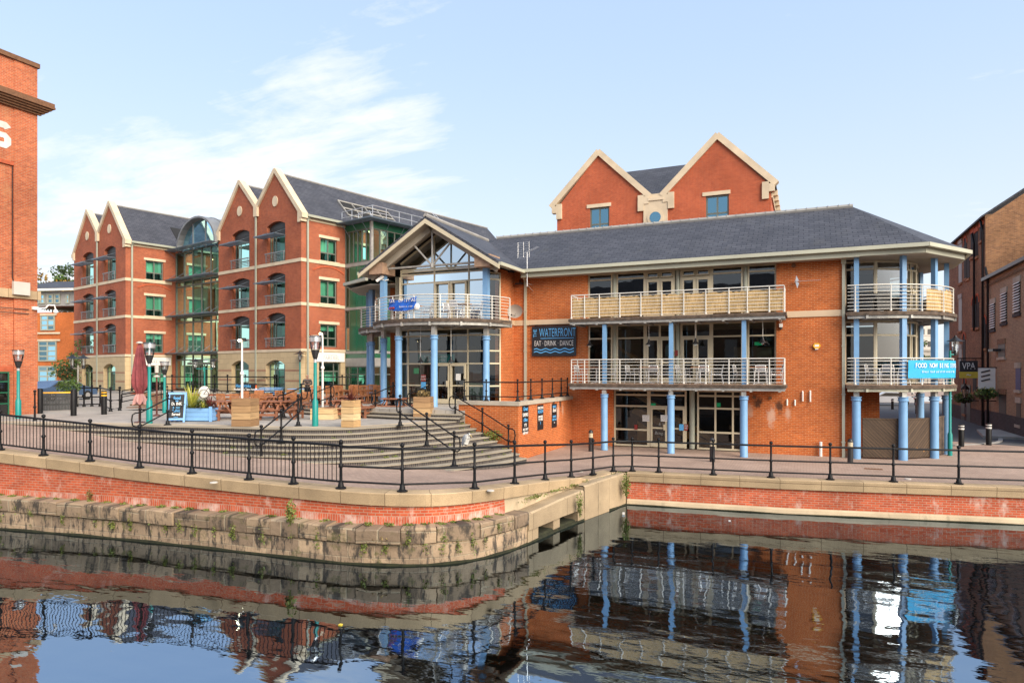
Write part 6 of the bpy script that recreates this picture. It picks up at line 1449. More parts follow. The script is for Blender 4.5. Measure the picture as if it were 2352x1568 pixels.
m = MB(); m.ext([(RX-.1, 39.4, 9.42), (RX+5, 39.4, 12.2), (RX+5, 50.97, 12.2), (RX-.1, 50.97, 9.42)], (0, 0, -.1)); m.build('roof', 'slate', TB)
m = MB((RX, 0), -90); m.box(-50.9, -.05, 9.0, -39.4, -.001, 9.1)
for k in range(46): m.box(-50.9+k*.25, -.10, 8.9, -50.78+k*.25, -.051, 9.0)
m.build('dentil_course', 'soot_brick', TB); m = MB((RX, 0), -90); m.box(-50.9, -.06, 0, -39.4, -.001, 1.1); m.build('plinth', 'dark_plinth_brick', TB)
for px, w, y0, y1 in ((2281, 1.1, 757, 697), (2307, 1.15, 741, 672), (2337, 1.15, 720, 648)):
    Y = ry(px); z0, z1 = rz(px, y0), rz(px, y1); rwin(Y, w, z0, z1, False, 'tyre', TB, 'wall_cap', 'dark_plinth_brick')
    m = MB((RX, 0), -90)
    for k in range(11): z = z0+.06+(z1-z0)*k/11.2; m.ext([(-Y-w/2, -.10, z+.03), (-Y-w/2, -.022, z+.10), (-Y-w/2, -.022, z+.125), (-Y-w/2, -.10, z+.055)], (w, 0, 0))
    m.build('louvre', 'sign_white', TB)
for px, w, y0, y1, mt in ((2301, 1.5, 820, 790, 'louvre_dark'), (2339, .9, 895, 845, 'blue_door'), (2340, .8, 975, 925, 'louvre_dark'), (2303, 1.5, 1000, 905, 'louvre_dark')):
    Y = ry(px); rwin(Y, w, max(.05, rz(px, y0)), rz(px, y1), False, mt, TB, 'wall_cap' if px > 2310 else 'soot_brick', 'wall_cap')
m = MB((RX, 0), -90); Y = ry(2290); m.box(-Y-.2, -.4, rz(2290, 807), -Y+.9, -.001, rz(2290, 807)+.14); m.build('ledge', 'lamp_dark', TB)
# lane furniture
def hanging_sign(px, y0, y1, label, mats, lines):
    Y = ry(px); zt, zb = rz(px, y0), rz(px, y1); t = thing('hanging_sign', label, 'sign', (RX-.9, Y, zb))
    m = MB(); m.box(RX-1.2, Y-.03, zb, RX-.2, Y+.03, zt); m.build('board', mats[0], t); m = MB(); m.box(RX-1.21, Y-.035, zb, RX-.19, Y+.035, zb+(zt-zb)*.36); m.build('lower_panel', mats[1], t) if mats[1] else None
    m = MB(); m.tube([(RX, Y, zt+.15), (RX-1.35, Y, zt+.15)], .04, 6); m.tube([(RX-1.1, Y, zt+.15), (RX-1.1, Y, zt)], .015, 4); m.tube([(RX-.3, Y, zt+.15), (RX-.3, Y, zt)], .015, 4); m.build('bracket', 'black_iron', t)
    for s_, sz, mt, dz in lines: text('lettering', s_, sz, mt, t, (.2, -.045, (zt-zb)*dz), UP, .66, .002)
hanging_sign(2254, 828, 868, 'black and gold hanging sign on an iron bracket reading VPA over the lane', ('sign_black', 'yellow_paint'), (('VPA', .62, 'sign_white', .68), ('~', .7, 'sign_white', .2)))
Y = ry(2290); t = thing('banner', 'white cloth banner hanging from the tan brick wall above the lanterns', 'banner', (RX-.6, Y, 3)); m = MB(); m.box(RX-.95, Y-.02, rz(2290, 893), RX-.08, Y, rz(2290, 845)); m.build('cloth', 'sign_white', t); m = MB(); m.tube([(RX, Y, rz(2290, 845)+.03), (RX-1.4, Y, rz(2290, 845)+.03)], .03, 5); m.build('bracket', 'black_iron', t)
m = MB()
for k in range(3): m.bar((RX-.8, Y-.025, rz(2290, 858-3+k*10)), (RX-.35, Y-.025, rz(2290, 853-3+k*10)), .05, .08)
m.build('printed_flag', 'sign_black', t)
def lantern(px, y, label):
    Y = ry(px); z = rz(px, y); t = thing('wall_lantern', label, 'lantern', (RX-.7, Y, z), 0, 'old wall lanterns along the lane'); x = RX-.75
    m = MB(); m.lathe([(.10, z), (.20, z+.55)], x, Y, 4); m.build('glazing', 'lamp_glass', t); m = MB(); m.lathe([(.26, z+.55), (.2, z+.66), (.06, z+.82), (.03, z+.95)], x, Y, 4); m.lathe([(.12, z-.06), (.12, z)], x, Y, 4)
    for k in range(4): a = k*pi/2; m.bar((x+.10*cos(a), Y+.10*sin(a), z), (x+.20*cos(a), Y+.20*sin(a), z+.55), .03)
    m.build('frame', 'black_iron', t); m = MB(); m.tube([(RX, Y, z-.2), (x, Y, z-.2), (x, Y, z)], .03, 5); m.build('bracket', 'black_iron', t)
lantern(2248, 913, 'dark old lantern on the soot dark brick wall, left of two'); lantern(2288, 913, 'dark old lantern below the white banner, right of two')
def basket(px, y, label, sd_):
    Y = ry(px); z = rz(px, y); t = thing('hanging_basket', label, 'flower basket', (RX-.6, Y, z), 0, 'flower baskets along the lane'); rr = random.Random(sd_); x = RX-.6
    m = MB(); m.lathe([(.08, z-.25), (.3, z-.1), (.36, z+.1)], x, Y, 10); m.build('basket', 'bark', t); m = MB(); m.leaves((x, Y, z+.12), (.62, .6, .36), 420, .15, rr, .3); m.build('foliage', 'leaf_green', t)
    m = MB(); m.leaves((x, Y, z+.25), (.6, .6, .26), 60, .10, rr, .9); m.build('flowers', 'leaf_lime', t)
basket(2238, 918, 'trailing flower basket on the soot dark warehouse wall', 1); basket(2292, 908, 'trailing flower basket under the lantern on the tan building', 2)
def band_bollard(p, label, group, h=1.05, mat='white_paint'):
    t = thing('bollard', label, 'bollard', p, 0, group); m = MB(); m.lathe([(.12, 0), (.12, h-.03), (.10, h), (.03, h+.01)], 0, 0, 14); m.build('post', 'black_iron', t, world=False, smooth=40)
    if mat: m = MB(); m.lathe([(.123, h-.10), (.123, h-.05)], 0, 0, 14); m.lathe([(.123, h-.24), (.123, h-.17)], 0, 0, 14); m.build('band', mat, t, world=False)
band_bollard(gz(2208, 1025), 'black bollard with two white bands, left of the pair at the mouth of the lane', 'bollards at the lane'); band_bollard(gz(2271, 1022), 'black bollard with two white bands, right of the pair at the mouth of the lane', 'bollards at the lane')
for k, (x, y) in enumerate(((2037, 915), (2063, 912), (2052, 940), (2081, 943), (2105, 930), (2108, 950), (2098, 918))): band_bollard(gz(x-2, y), ('thin black bollard seen between the blue columns beyond the screen, with an orange band' if k == 3 else 'black bollard seen between the blue columns at the far road'), 'bollards at the far road', 1.0, 'yellow_plastic' if k == 3 else 'white_paint')
def post_lamp(x, y, z, h, label, heads, pole='teal_paint', hood=.34, group=None, base=True):
    """slim pole with hooded lanterns; heads are offsets along x"""
    t = thing('street_lamp', label, 'street lamp', (x, y, z), R(20), group); m = MB(); m.lathe([(.09, 0), (.09, .9), (.055, 1.0), (.045, h-.55)] if base else [(.05, 0), (.045, h-.55)], 0, 0, 12); m.build('pole', pole, t, world=False, smooth=40)
    if len(heads) > 1 or heads[0]: m = MB(); m.tube([(min(heads), 0, h-.72), (max(heads), 0, h-.72)] if len(heads) > 1 else [(0, 0, h-.72), (heads[0], 0, h-.72)], .035, 6); m.build('arm', pole, t, world=False)
    for q in heads:
        m = MB(); m.lathe([(.07, h-.75), (.09, h-.6), (.05, h-.55)], q, 0, 10); m.lathe([(hood, h-.16), (hood*.55, h-.08), (.08, h), (.03, h+.1)], q, 0, 14); hd = m.build('lamp_hood', 'lamp_dark', t, world=False, smooth=50)
        m = MB(); m.lathe([(.09, h-.6), (.13, h-.3), (.13, h-.16)], q, 0, 10); m.build('lamp_globe', 'lamp_glass', t, world=False); m = MB(); m.lathe([(.05, h-.55), (.05, h-.25)], q, 0, 6); m.build('bulb', 'sign_white', t, world=False)
p = gz(2182, 1046); post_lamp(p[0], p[1], 0, 5.0, 'teal street lamp with a hooded lantern behind the right rotunda', (.22,))
# far road, car, fence and pale buildings seen past the rotunda
m = MB(); m.prism([(-6, 56), (RX-.3, 50), (RX-.3, 58), (200, 58), (200, 86), (-120, 86), (-120, 66), (-6, 66)], -.05, .006); tag(m.build('road', 'asphalt'), kind='structure')
m = MB()
for o_ in (0, .28): 
    pts = chaikin([(1.0, 64-o_), (3.4, 62-o_), (4.4-o_, 59), (4.2-o_, 55), (5-o_, 51)], 2); e2 = offs(pts, .1); m.loft([[(x, y, .011) for x, y in pts], [(x, y, .011) for x, y in e2]], closed=False)
tag(m.build('double_yellow_lines', 'yellow_paint'), kind='structure')
m = MB(); pts = chaikin([(6.3, 37.5), (8.8, 39.5), (9.6, 43), (10.2, 48)], 2); m.loft([[(x, y, .004) for x, y in pts], [(x, y, .05) for x, y in pts], [(x, y, .05) for x, y in offs(pts, .2)]], closed=False); tag(m.build('kerb', 'kerb'), kind='structure')
m = MB(); m.prism([(5.5, 40.5), (RX-.01, 38.2), (RX-.01, 70), (4.6, 60)], -.02, .008); tag(m.build('lane', 'asphalt'), kind='structure')
m = MB(); m.prism([(8.6, 42.5), (10.4, 42.2), (10.4, 47.5), (9.2, 47)], 0, .14); tag(m.build('lane_kerb', 'kerb'), kind='structure')
def car(name, label, loc, rz_, paint, L=4.4):
    t = thing(name, label, 'car', loc, rz_); m = MB()
    prof = [(-2.2, .35), (-2.2, .75), (-2.05, .9), (-1.55, .98), (-.95, 1.38), (.45, 1.42), (1.15, 1.0), (1.9, .88), (2.2, .68), (2.2, .35)]
    rg = [[(x*(1 if abs(y) < .8 else .99), y, .3+(z-.3)*(1 if abs(y) < .7 else .96)) for x, z in prof] for y in (-.84, -.70, .70, .84)]
    m.loft(rg, caps=True); m.build('body', paint, t, world=False, smooth=35)
    for s_ in (-1, 1):
        m = MB(); m.ext([(-1.35, s_*.845, .98), (-.9, s_*.845, 1.30), (.4, s_*.845, 1.32), (.98, s_*.845, .98)], (0, s_*.012, 0)); m.build('side_window', 'room_dark', t, world=False)
        for x in (-1.4, 1.35):
            m = MB(); m.v = []; m.tube([(x, s_*.68, .32), (x, s_*.86, .32)], .32, 16); w = m.build('wheel', 'tyre', t, world=False); m = MB(); m.tube([(x, s_*.862, .32), (x, s_*.872, .32)], .19, 12); m.build('rim', 'alu', w, world=False)
        m = MB(); m.box(2.12, s_*.72-.14, .62, 2.215, s_*.72+.14, .76); m.build('headlight', 'lamp_glass', t, world=False); m = MB(); m.box(-2.215, s_*.72-.12, .68, -2.12, s_*.72+.12, .84); m.build('tail_light', 'red_card', t, world=False)
    return t
p = gz(2042, 931); car('parked_car', 'silver saloon car on the far road seen between the blue columns', (p[0], p[1]+.5, .01), R(184), 'silver_paint')
m = MB(); fx0, fx1, fyy = -8, 26, 88; fb = thing('boundary_wall', 'low brick wall with a black picket fence beyond the far road', 'wall', (5, fyy, 0)); m.box(fx0, fyy, 0, RX-.1, fyy+.3, 1.5); m.build('brickwork', 'soot_brick', fb)
m = MB(); m.box(fx0, fyy+.1, 1.7, RX-.1, fyy+.14, 1.75); m.box(fx0, fyy+.1, 2.7, RX-.1, fyy+.14, 2.75)
for k in range(88): x = fx0+.2+k*.21; m.box(x, fyy+.1, 1.5, x+.09, fyy+.13, 2.9)
m.build('picket_fence', 'black_iron', fb)
def pale_block(name, label, px0, px1, ytop, d, mat, rows, seed):
    a = gd(px0, 851, d); b = gd(px1, 851, d); z = H+(HY-ytop)*d/FPX; L = hypot(b[0]-a[0], b[1]-a[1]); an = math.degrees(TH); t = thing(name, label, 'building', ((a[0]+b[0])/2, (a[1]+b[1])/2, 0))
    m = MB(a[:2], an); m.box(0, 0, 0, L, 8, z); m.build('wall', mat, t); n = max(2, int(L/2.2))
    for r0 in range(rows):
        for k in range(n): u = (k+.5)*L/n; zz_ = z-1.6-r0*3.2; m = MB(a[:2], an); m.box(u-.45, -.03, zz_-1.4, u+.45, -.001, zz_); m.build('window', 'louvre_dark', t)
    m = MB(a[:2], an); m.box(-.2, -.25, z, L+.2, 8, z+.4); m.box(-.1, -.12, z-3.3, L+.1, -.001, z-3.1); m.build('cornice', mat, t)
pale_block('stone_tower', 'pale stone tower with columns seen through the open middle floor of the rotunda', 2112, 2142, 741, 170, 'stone_pale', 2, 1); pale_block('flat_block', 'low tan flat roofed block seen past the rotunda glazing', 2085, 2150, 806, 130, 'render_grey', 1, 2)
b0 = gd(2118, 905, 95); crown_tree('small_tree', 'small dark tree seen past the rotunda between railing and tan block', (b0[0], b0[1], 0), 6.6, (1.7, 1.6, 2.2), 900, .35, ('leaf_dark', 'leaf_green'), 9, trunk=.15)
# the warehouse on the near bank, seen mirrored in the glazing
NB = thing('brick_warehouse', 'long dark warehouse across the canal mirrored in the pub windows', 'warehouse', (-12, -12, 0)); m = MB(); m.box(-27, -22, -1, 1, -12, 11.5); m.build('wall', 'soot_brick', NB)
m = MB(); m.ext([(-27.5, -11.5, 11.5), (1.5, -11.5, 11.5), (1.5, -17, 14), (-27.5, -17, 14)], (0, 0, .15)); m.build('roof', 'slate', NB)
for k in range(9):
    for z in (1.5, 5, 8.3): m = MB(); m.box(-25.5+k*2.9, -12, z, -24.1+k*2.9, -11.95, z+2.1); m.build('window', 'stone_pale' if (k+int(z)) % 3 else 'glass_blue', NB)
m = MB(); m.prism([(-400, -300), (400, -300), (400, -9), (-400, -9)], WL-1, -.3); tag(m.build('towpath', 'pavers'), kind='structure')
# ------------------------------------------------------------------ plaza: lamps, fences, furniture, planting, people
PZ = 1.555
def funnel_lamp(px, yb, yt, label, z=PZ, s=1):
    x, y, _ = gz(px, yb, z); d = -sin(TH)*x+cos(TH)*y; h = (yb-yt)*d/FPX; t = thing('plaza_lamp', label, 'street lamp', (x, y, z), 0, 'teal funnel lamps on the plaza')
    m = MB(); m.lathe([(.115*s, 0), (.11*s, h*.27), (.065*s, h*.30), (.06*s, h*.70)], 0, 0, 14); m.build('pole', 'teal_paint', t, world=False, smooth=40)
    m = MB(); m.lathe([(.062*s, h*.70), (.062*s, h*.735)], 0, 0, 12); m.build('collar', 'alu', t, world=False)
    m = MB(); m.lathe([(.06*s, h*.735), (.09*s, h*.76), (.16*s, h*.84)], 0, 0, 14); m.build('lamp_base', 'lamp_dark', t, world=False)
    m = MB(); m.lathe([(.16*s, h*.842), (.20*s, h*.92), (.225*s, h)], 0, 0, 16); m.build('lamp_glass', 'lamp_glass', t, world=False, smooth=40)
    m = MB(); m.lathe([(.205*s, h*.93), (.22*s, h*.985), (.2*s, h*.99)], 0, 0, 16); m.build('reflector', 'alu', t, world=False, smooth=40); m = MB(); m.lathe([(.04*s, h*.85), (.04*s, h*.92)], 0, 0, 8); m.build('bulb', 'sign_white', t, world=False)
funnel_lamp(724, 978, 770, 'teal lamp post with glass funnel head in front of the picnic tables')
funnel_lamp(343, 972, 786, 'teal lamp post with glass funnel head beside the folded parasol'); funnel_lamp(42, 963, 803, 'teal lamp post with glass funnel head in front of the tall left warehouse', 1.5)
funnel_lamp(378, 948, 830, 'slimmer teal lamp post with pale funnel head behind the folded parasol', 1.55, .9)
def lamp_px(px, yb, yt, z, label, heads, **k):
    x, y, _ = gz(px, yb, z) if yb > 860 else (0, 0, 0); d = -sin(TH)*x+cos(TH)*y; post_lamp(x, y, z, (yb-yt)*d/FPX, label, heads, **k)
lamp_px(470, 908, 826, 1.6, 'teal double lamp with two hooded lanterns in front of the glass atrium', (-.75, .75), hood=.5, base=False); lamp_px(689, 912, 808, 1.6, 'single teal lamp with a hooded lantern behind the standing man', (0,), hood=.48, base=False)
lamp_px(179, 935, 817, 1.5, 'dark pole with two hooded lanterns and a camera on top at the left gable', (-.33, .33), pole='steel_galv', hood=.36, base=False)
for px, yb, yt, lb in ((556, 930, 779, 'white floodlight pole rising from the big square crate'), (741, 938, 764, 'white floodlight pole rising from the low pale planter')):
    x, y, _ = gz(px, 962 if px < 600 else 952, PZ); d = -sin(TH)*x+cos(TH)*y; zt = H+(HY-yt)*d/FPX; t = thing('floodlight_pole', lb, 'light pole', (x, y, PZ), 0, 'white floodlight poles'); zb = .9 if px < 600 else .3
    m = MB(); h = zt-PZ; m.lathe([(.05, .3), (.05, h*.55), (.085, h*.56), (.085, h*.58), (.04, h*.6), (.038, h)], 0, 0, 10); m.build('pole', 'white_paint', t, world=False, smooth=40)
    m = MB(); m.box(-.16, -.07, h, .16, .07, h+.05); m.box(.1, -.05, h-.1, .2, .05, h); m.build('lamp_head', 'lamp_dark', t, world=False); m = MB(); m.ball((-.06, -.09, h-.05), .055, 8); m.build('lit_lamp', 'lit_lamp', t, world=False)
# folded parasol
x, y, _ = gz(321, 970, PZ); t = thing('folded_parasol', 'tall folded maroon parasol tied on a brown pole', 'parasol', (x, y, PZ)); d = -sin(TH)*x+cos(TH)*y; h = (970-787)*d/FPX
m = MB(); m.lathe([(.045, 0), (.045, h)], 0, 0, 10); m.lathe([(.2, 0), (.2, .03), (.06, .05)], 0, 0, 12); m.build('pole', 'brown_pole', t, world=False)
m = MB(); rg = []
for z, r0 in ((h*.36, .10), (h*.40, .16), (h*.45, .24), (h*.52, .265), (h*.64, .23), (h*.8, .165), (h*.93, .10), (h*.985, .05)):
    rg.append([(r0*(1+.22*cos(8*a+z*1.2)*(1 if z < h*.9 else .3))*cos(a), r0*(1+.22*cos(8*a+z*1.2))*sin(a), z) for a in [2*pi*j/48 for j in range(48)]])
m.loft(rg, caps=True); m.build('canopy', 'maroon_canvas', t, world=False, smooth=60)
m = MB(); rg = []
for z, r0 in ((h*.25, .20), (h*.29, .19), (h*.33, .15), (h*.36, .095)): rg.append([(r0*(1+.35*cos(7*a+z))*cos(a), r0*(1+.35*cos(7*a+z))*sin(a), z+.09*cos(5*a)*(h*.36-z)*3) for a in [2*pi*j/40 for j in range(40)]])
m.loft(rg); m.build('canopy_hem', 'pink_canvas', t, world=False, smooth=60)
m = MB(); m.lathe([(.13, h-.03), (.14, h), (.05, h+.05)], 0, 0, 12); m.build('cap', 'stone_pale', t, world=False)
x, y, _ = gz(360, 955, PZ); t = thing('patio_heater', 'brown pole heater with a pale head behind the teal lamps', 'heater', (x, y, PZ)); m = MB(); m.lathe([(.18, 0), (.15, .05), (.04, .1), (.04, 2.3)], 0, 0, 10); m.build('pole', 'brown_pole', t, world=False); m = MB(); m.lathe([(.12, 1.75), (.14, 1.8), (.05, 1.85)], 0, 0, 10); m.lathe([(.08, 1.95), (.09, 2.25), (.02, 2.3)], 0, 0, 10); m.build('heater_head', 'stone_pale', t, world=False)
# bollards, plank fence and rails at the left
for px, yb, h, lb in ((92, 952, 1.25, 'plain black bollard at the left end of the grey plank fence'), (169, 957, 1.25, 'plain black bollard at the right end of the grey plank fence')):
    band_bollard(gz(px, yb, 1.5), lb, 'black bollards on the plaza', h, None)
band_bollard(gz(239, 954, 1.5), 'black bollard with a yellow band in front of the black railing', 'black bollards on the plaza', 1.15, 'yellow_plastic')
x, y, _ = gz(80, 968, 1.52); t = thing('railing_post', 'single turned iron post standing beside the left bollard', 'post', (x, y, 1.5)); m = MB(); iron_post(m, x, y, 1.5, 1.2); m.build('post', 'black_iron', t)
a = gz(98, 945, 1.5); b = gz(166, 943, 1.5); L = hypot(b[0]-a[0], b[1]-a[1]); an = math.degrees(math.atan2(b[1]-a[1], b[0]-a[0])); t = thing('plank_fence', 'dark grey slatted plank fence with an orange edge at the far left', 'fence', a); m = MB(a[:2], an); n = 20
for k in range(n): u = L*k/n; m.box(u, 0, 1.52, u+L/n*.86, .03, 2.42)
m.box(0, .03, 1.8, L, .07, 1.9); m.box(0, .03, 2.2, L, .07, 2.3); m.build('boards', 'fence_grey', t); m = MB(a[:2], an); m.box(-.05, -.03, 2.43, L+.05, .08, 2.50); m.build('top_rail', 'yellow_plastic', t)
rr = random.Random(8); p = gd(158, 880, 36); m = MB(); m.leaves((p[0], p[1], 2.75), (.62, .6, .42), 700, .11, rr, .4); tag(m.build('conifer_bush', 'leaf_green'), 'bright green bush behind the grey plank fence', 'bush')
p = gd(140, 900, 46); car('parked_car', 'pale blue car half hidden behind the grey plank fence', (p[0], p[1], 1.55), R(100), 'blue_car_paint')
def rail_px(label, pts, z, h, s=1.0, mid=True, name='plaza_railing'):
    P = [gz(x, y, z)[:2] for x, y in pts]; return railing(label, P, [z]*len(P), h, mid=mid, name=name, s=s)
rail_px('black iron railing at the foot of the left brick gable', [(176, 936), (193, 936), (211, 935), (230, 935), (254, 947), (275, 945)], 1.5, 1.15, 1.2)
# long fence before the offices, on a low brick kerb wall
FN = [(300, 903), (345, 904), (392, 905), (441, 906), (490, 906), (520, 907), (552, 907), (628, 908), (700, 909), (742, 909), (786, 909), (842, 908)]
P = [gz(x, y, 1.62)[:2] for x, y in FN]; kw = thing('kerb_wall', 'low brick kerb wall with stone edge in front of the offices', 'wall', (*P[3], 1.5)); m = MB(); e = offs(P, .25); m.loft([[(x, y, 1.3) for x, y in P], [(x, y, 1.68) for x, y in P]], closed=False); m.build('brickwork', 'back_brick', kw)
m = MB(); m.loft([[(x, y, 1.68) for x, y in offs(P, -.05)], [(x, y, 1.78) for x, y in offs(P, -.05)], [(x, y, 1.78) for x, y in offs(P, .4)]], closed=False); m.build('stone_edge', 'wall_cap', kw)
m = MB(); m.prism(offs(P, .05)+[LW(4, 4)]+[LW(0, -.3), LW(-12.3, -.3), LW(-12.3, .5), LW(-20.4, .5), LW(-20.4, -4.6), LW(-24, -4.6)], 1.5, 1.775); tag(m.build('office_forecourt', 'slabs'), kind='structure')
railing('long black iron railing before the office entrance', offs(P, .12), [1.78]*len(P), 1.35, mid=True, name='forecourt_railing', s=1.3)
m = MB()
for k in range(7):
    a = gz(288+k*4, 944-k*5, 1.5); m.prism([(a[0]-.2, a[1]+k*.1), (a[0]+2.2, a[1]+.6+k*.1), (a[0]+2.2, a[1]+2+k*.1), (a[0]-.2, a[1]+1.4+k*.1)], 1.5, 1.55+.045*k)
tag(m.build('forecourt_steps', 'soot_brick'), kind='structure')
for k, (dx, lb) in enumerate(((0, 'nearer'), (1.4, 'farther'))):
    a = gz(290, 940-k*14, 1.5); t = thing('stair_handrail', 'black handrail of the brown steps behind the parasol, %s one' % lb, 'handrail', a); m = MB(); m.tube([(a[0]-.4, a[1], 1.5), (a[0]-.4, a[1], 2.3), (a[0]+2.2, a[1]+.8, 2.75), (a[0]+2.2, a[1]+.8, 1.8)], .035, 6); m.tube([(a[0]-.4, a[1], 1.9), (a[0]+2.2, a[1]+.8, 2.4)], .03, 6); m.build('rail', 'black_iron', t)
def banner_flat(px0, px1, y0, y1, z, label, lines, out=.2):
    a = gz(px0, 907, 1.62); b = gz(px1, 907.5, 1.62); L = hypot(b[0]-a[0], b[1]-a[1]); an = math.atan2(b[1]-a[1], b[0]-a[0]); d = -sin(TH)*a[0]+cos(TH)*a[1]; zt, zb = H+(HY-y0)*d/FPX, H+(HY-y1)*d/FPX
    t = thing('banner', label, 'banner', (a[0]+sin(an)*out, a[1]-cos(an)*out, zb), an); m = MB(); m.uv = None; rg = [[(L*i/10, -.02*sin(i*1.7+k), (zt-zb)*k/3) for i in range(11)] for k in range(4)]; m.loft(rg, closed=False); m.build('cloth', 'board_black', t, world=False)
    for s_, sz, mt, u, v in lines: text('lettering', s_, sz, mt, t, (L*u, -.04, (zt-zb)*v), UP, .85, .002, bold=.006)
banner_flat(546, 594, 880, 898, 0, 'black banner reading Hot Drinks Available To Take Away on the forecourt railing', (('Hot Drinks', .36, 'sign_cyan', .36, .68), ('Available To Take Away', .24, 'sign_white', .42, .25)))
banner_flat(653, 698, 881, 898, 0, 'black banner reading DOUBLE behind the standing man', (('DOUBLE UP', .30, 'sign_white', .42, .66), ('available on request', .20, 'sign_white', .5, .25)))
# stair handrails with looped ends
def handrail(label, pts, loops=(1, 1), h=1.05, gap=.5, z=None):
    """pts: plan+height feet of the posts; two rails joined by a loop at each end"""
    t = thing('stair_handrail', label, 'handrail', pts[0]); m = None
    for x, y, zz_ in pts: m = MB(); iron_post(m, x, y, zz_, h, 1.0); m.build('post', 'black_iron', t, smooth=40)
    def extend(p, q, l): d = Vector((p[0]-q[0], p[1]-q[1], 0)).normalized()*l; return Vector(p)+d
    line = [Vector(p) for p in pts]; a = extend(pts[0], pts[1], .30); b = extend(pts[-1], pts[-2], .30)
    path = []
    def lv(k): return [p+Vector((0, 0, k)) for p in line]
    up, lo = lv(h-.06), lv(h-.06-gap)
    dA = Vector((a.x-line[0].x, a.y-line[0].y, 0)); dB = Vector((b.x-line[-1].x, b.y-line[-1].y, 0))
    def half(base, d, flip):
        pts_ = [base+d*.55+Vector((0, 0, h-.06)), base+d*.9+Vector((0, 0, h-.12)), base+d+Vector((0, 0, h-.06-gap/2)), base+d*.9+Vector((0, 0, h-gap)), base+d*.55+Vector((0, 0, h-.06-gap))]
        return pts_ if not flip else pts_[::-1]
    path = up+half(line[-1], dB, 0)+lo[::-1]+half(line[0], dA, 1)
    m = MB(); m.tube(path, .026, 8, closed=True); m.build('rail_loop', 'black_iron', t, smooth=40); return t
def HP(x, y, z): return gz(x, y, z)
handrail('looped black stair handrail at the left, before the teal lamps', [HP(385, 976, 1.55), HP(322, 1010, 1.08)])
handrail('looped black stair handrail in the middle of the curved steps', [HP(685, 978, 1.55), HP(646, 1018, 1.12), HP(600, 1057, .66)])
handrail('looped black stair handrail right of the middle, ending below the heron', [HP(919, 978, 1.55), HP(980, 1024, 1.0), HP(1043, 1070, .45)])
handrail('looped black stair handrail down the brick terrace wall', [(-13.25, 24.0, 1.55), (-11.95, 23.9, .95), (-10.75, 23.8, .32)])
for (a, b), lb in ((((692, 941), (651, 958)), 'low looped handrail on the terrace steps behind the teal lamp'), (((760, 935), (722, 948)), 'low looped handrail on the terrace steps left of the white pole'), (((903, 931), (862, 951)), 'low looped handrail on the terrace steps before the left blue columns'), (((985, 929), (942, 951)), 'low looped handrail on the terrace steps before the gable entrance')):
    handrail(lb, [HP(*a, 1.95), HP(*b, 1.62)], h=1.0, gap=.48)
# planters
def crate(px0, px1, yb, h, label, mat, rows, z=PZ, rz_=R(20), name='timber_planter'):
    a = gz(px0, yb, z); b = gz(px1, yb, z); w = hypot(b[0]-a[0], b[1]-a[1])*.86; x, y = (a[0]+b[0])/2, (a[1]+b[1])/2+w*.35; t = thing(name, label, 'planter', (x, y, z), rz_); q = w/2
    m = MB(); r_ = h/rows
    for k in range(rows):
        m.m = (k*7+rows) % 3; i = .008*(k % 2)
        for s_ in (-1, 1): m.box(-q+i, s_*q-.03*s_-.02, k*r_+.007, q-i, s_*q-.03*s_+.02, (k+1)*r_-.007); m.box(s_*q-.03*s_-.02, -q+.051, k*r_+.004, s_*q-.03*s_+.02, q-.051, (k+1)*r_-.004)
    m.build('boards', [mat, mat+'_dark', mat+'_light'], t, world=False); m = MB(); m.box(-q+.05, -q+.05, .1, q-.05, q-.05, h-.05); m.build('soil', 'soil', t, world=False); return t, x, y, w
def spiky(label, x, y, z, n, L, mat, seed, name='spiky_plant', wd=.035):
    r2 = random.Random(seed); m = MB()
    for k in range(n):
        a = r2.random()*6.28; tl = r2.uniform(.15, 1.15); l = L*r2.uniform(.7, 1.1); p = Vector((x, y, z)); dr = Vector((cos(a)*sin(tl), sin(a)*sin(tl), cos(tl))); sd_ = Vector((-sin(a), cos(a), 0)); last = None
        vs = []
        for i in range(5): f = i/4; c = p+dr*l*f+Vector((0, 0, -.35*l*f*f*sin(tl))); w = wd*(1-f)**.7+.002; vs += [tuple(c-sd_*w), tuple(c+sd_*w)]
        m.add(vs, [(2*i, 2*i+1, 2*i+3, 2*i+2) for i in range(4)])
    return tag(m.build(name, mat), label, 'plant')
_, x, y, w = crate(525, 578, 979, 1.02, 'large square brown timber planter holding the left white pole', 'crate_wood', 4)
_, x, y, w = crate(780, 818, 981, .98, 'pale new timber planter of stacked boards with a red spiky plant', 'pale_wood', 4, rz_=R(6)); spiky('dark red spiky plant in the pale timber planter', x, y, PZ+.9, 34, .55, 'leaf_red', 3)
_, x, y, w = crate(942, 989, 964, .96, 'brown timber planter with dry plants near the terrace steps', 'crate_wood', 4); rr = random.Random(12); m = MB(); m.leaves((x, y, PZ+1.08), (.3, .3, .16), 160, .09, rr, .2); tag(m.build('dry_plant', 'weed_dry'), 'dry herb in the brown planter near the terrace steps', 'plant')
crate(704, 768, 963, .46, 'low wide pale timber planter around the right white pole', 'pale_wood', 2)
a = gz(398, 969, PZ); b = gz(484, 966, PZ); L = hypot(b[0]-a[0], b[1]-a[1]); t = thing('blue_planter', 'long light blue timber planter with spiky plants', 'planter', ((a[0]+b[0])/2, (a[1]+b[1])/2+.3, PZ), R(20)); q = L/2
m = MB(); 
for k in range(3): m.box(-q, -.3, .03+k*.17, q, -.26, .19+k*.17); m.box(-q, .26, .03+k*.17, q, .3, .19+k*.17); m.box(-q+.001, -.259, .03+k*.17, -q+.04, .259, .19+k*.17); m.box(q-.04, -.259, .03+k*.17, q-.001, .259, .19+k*.17)
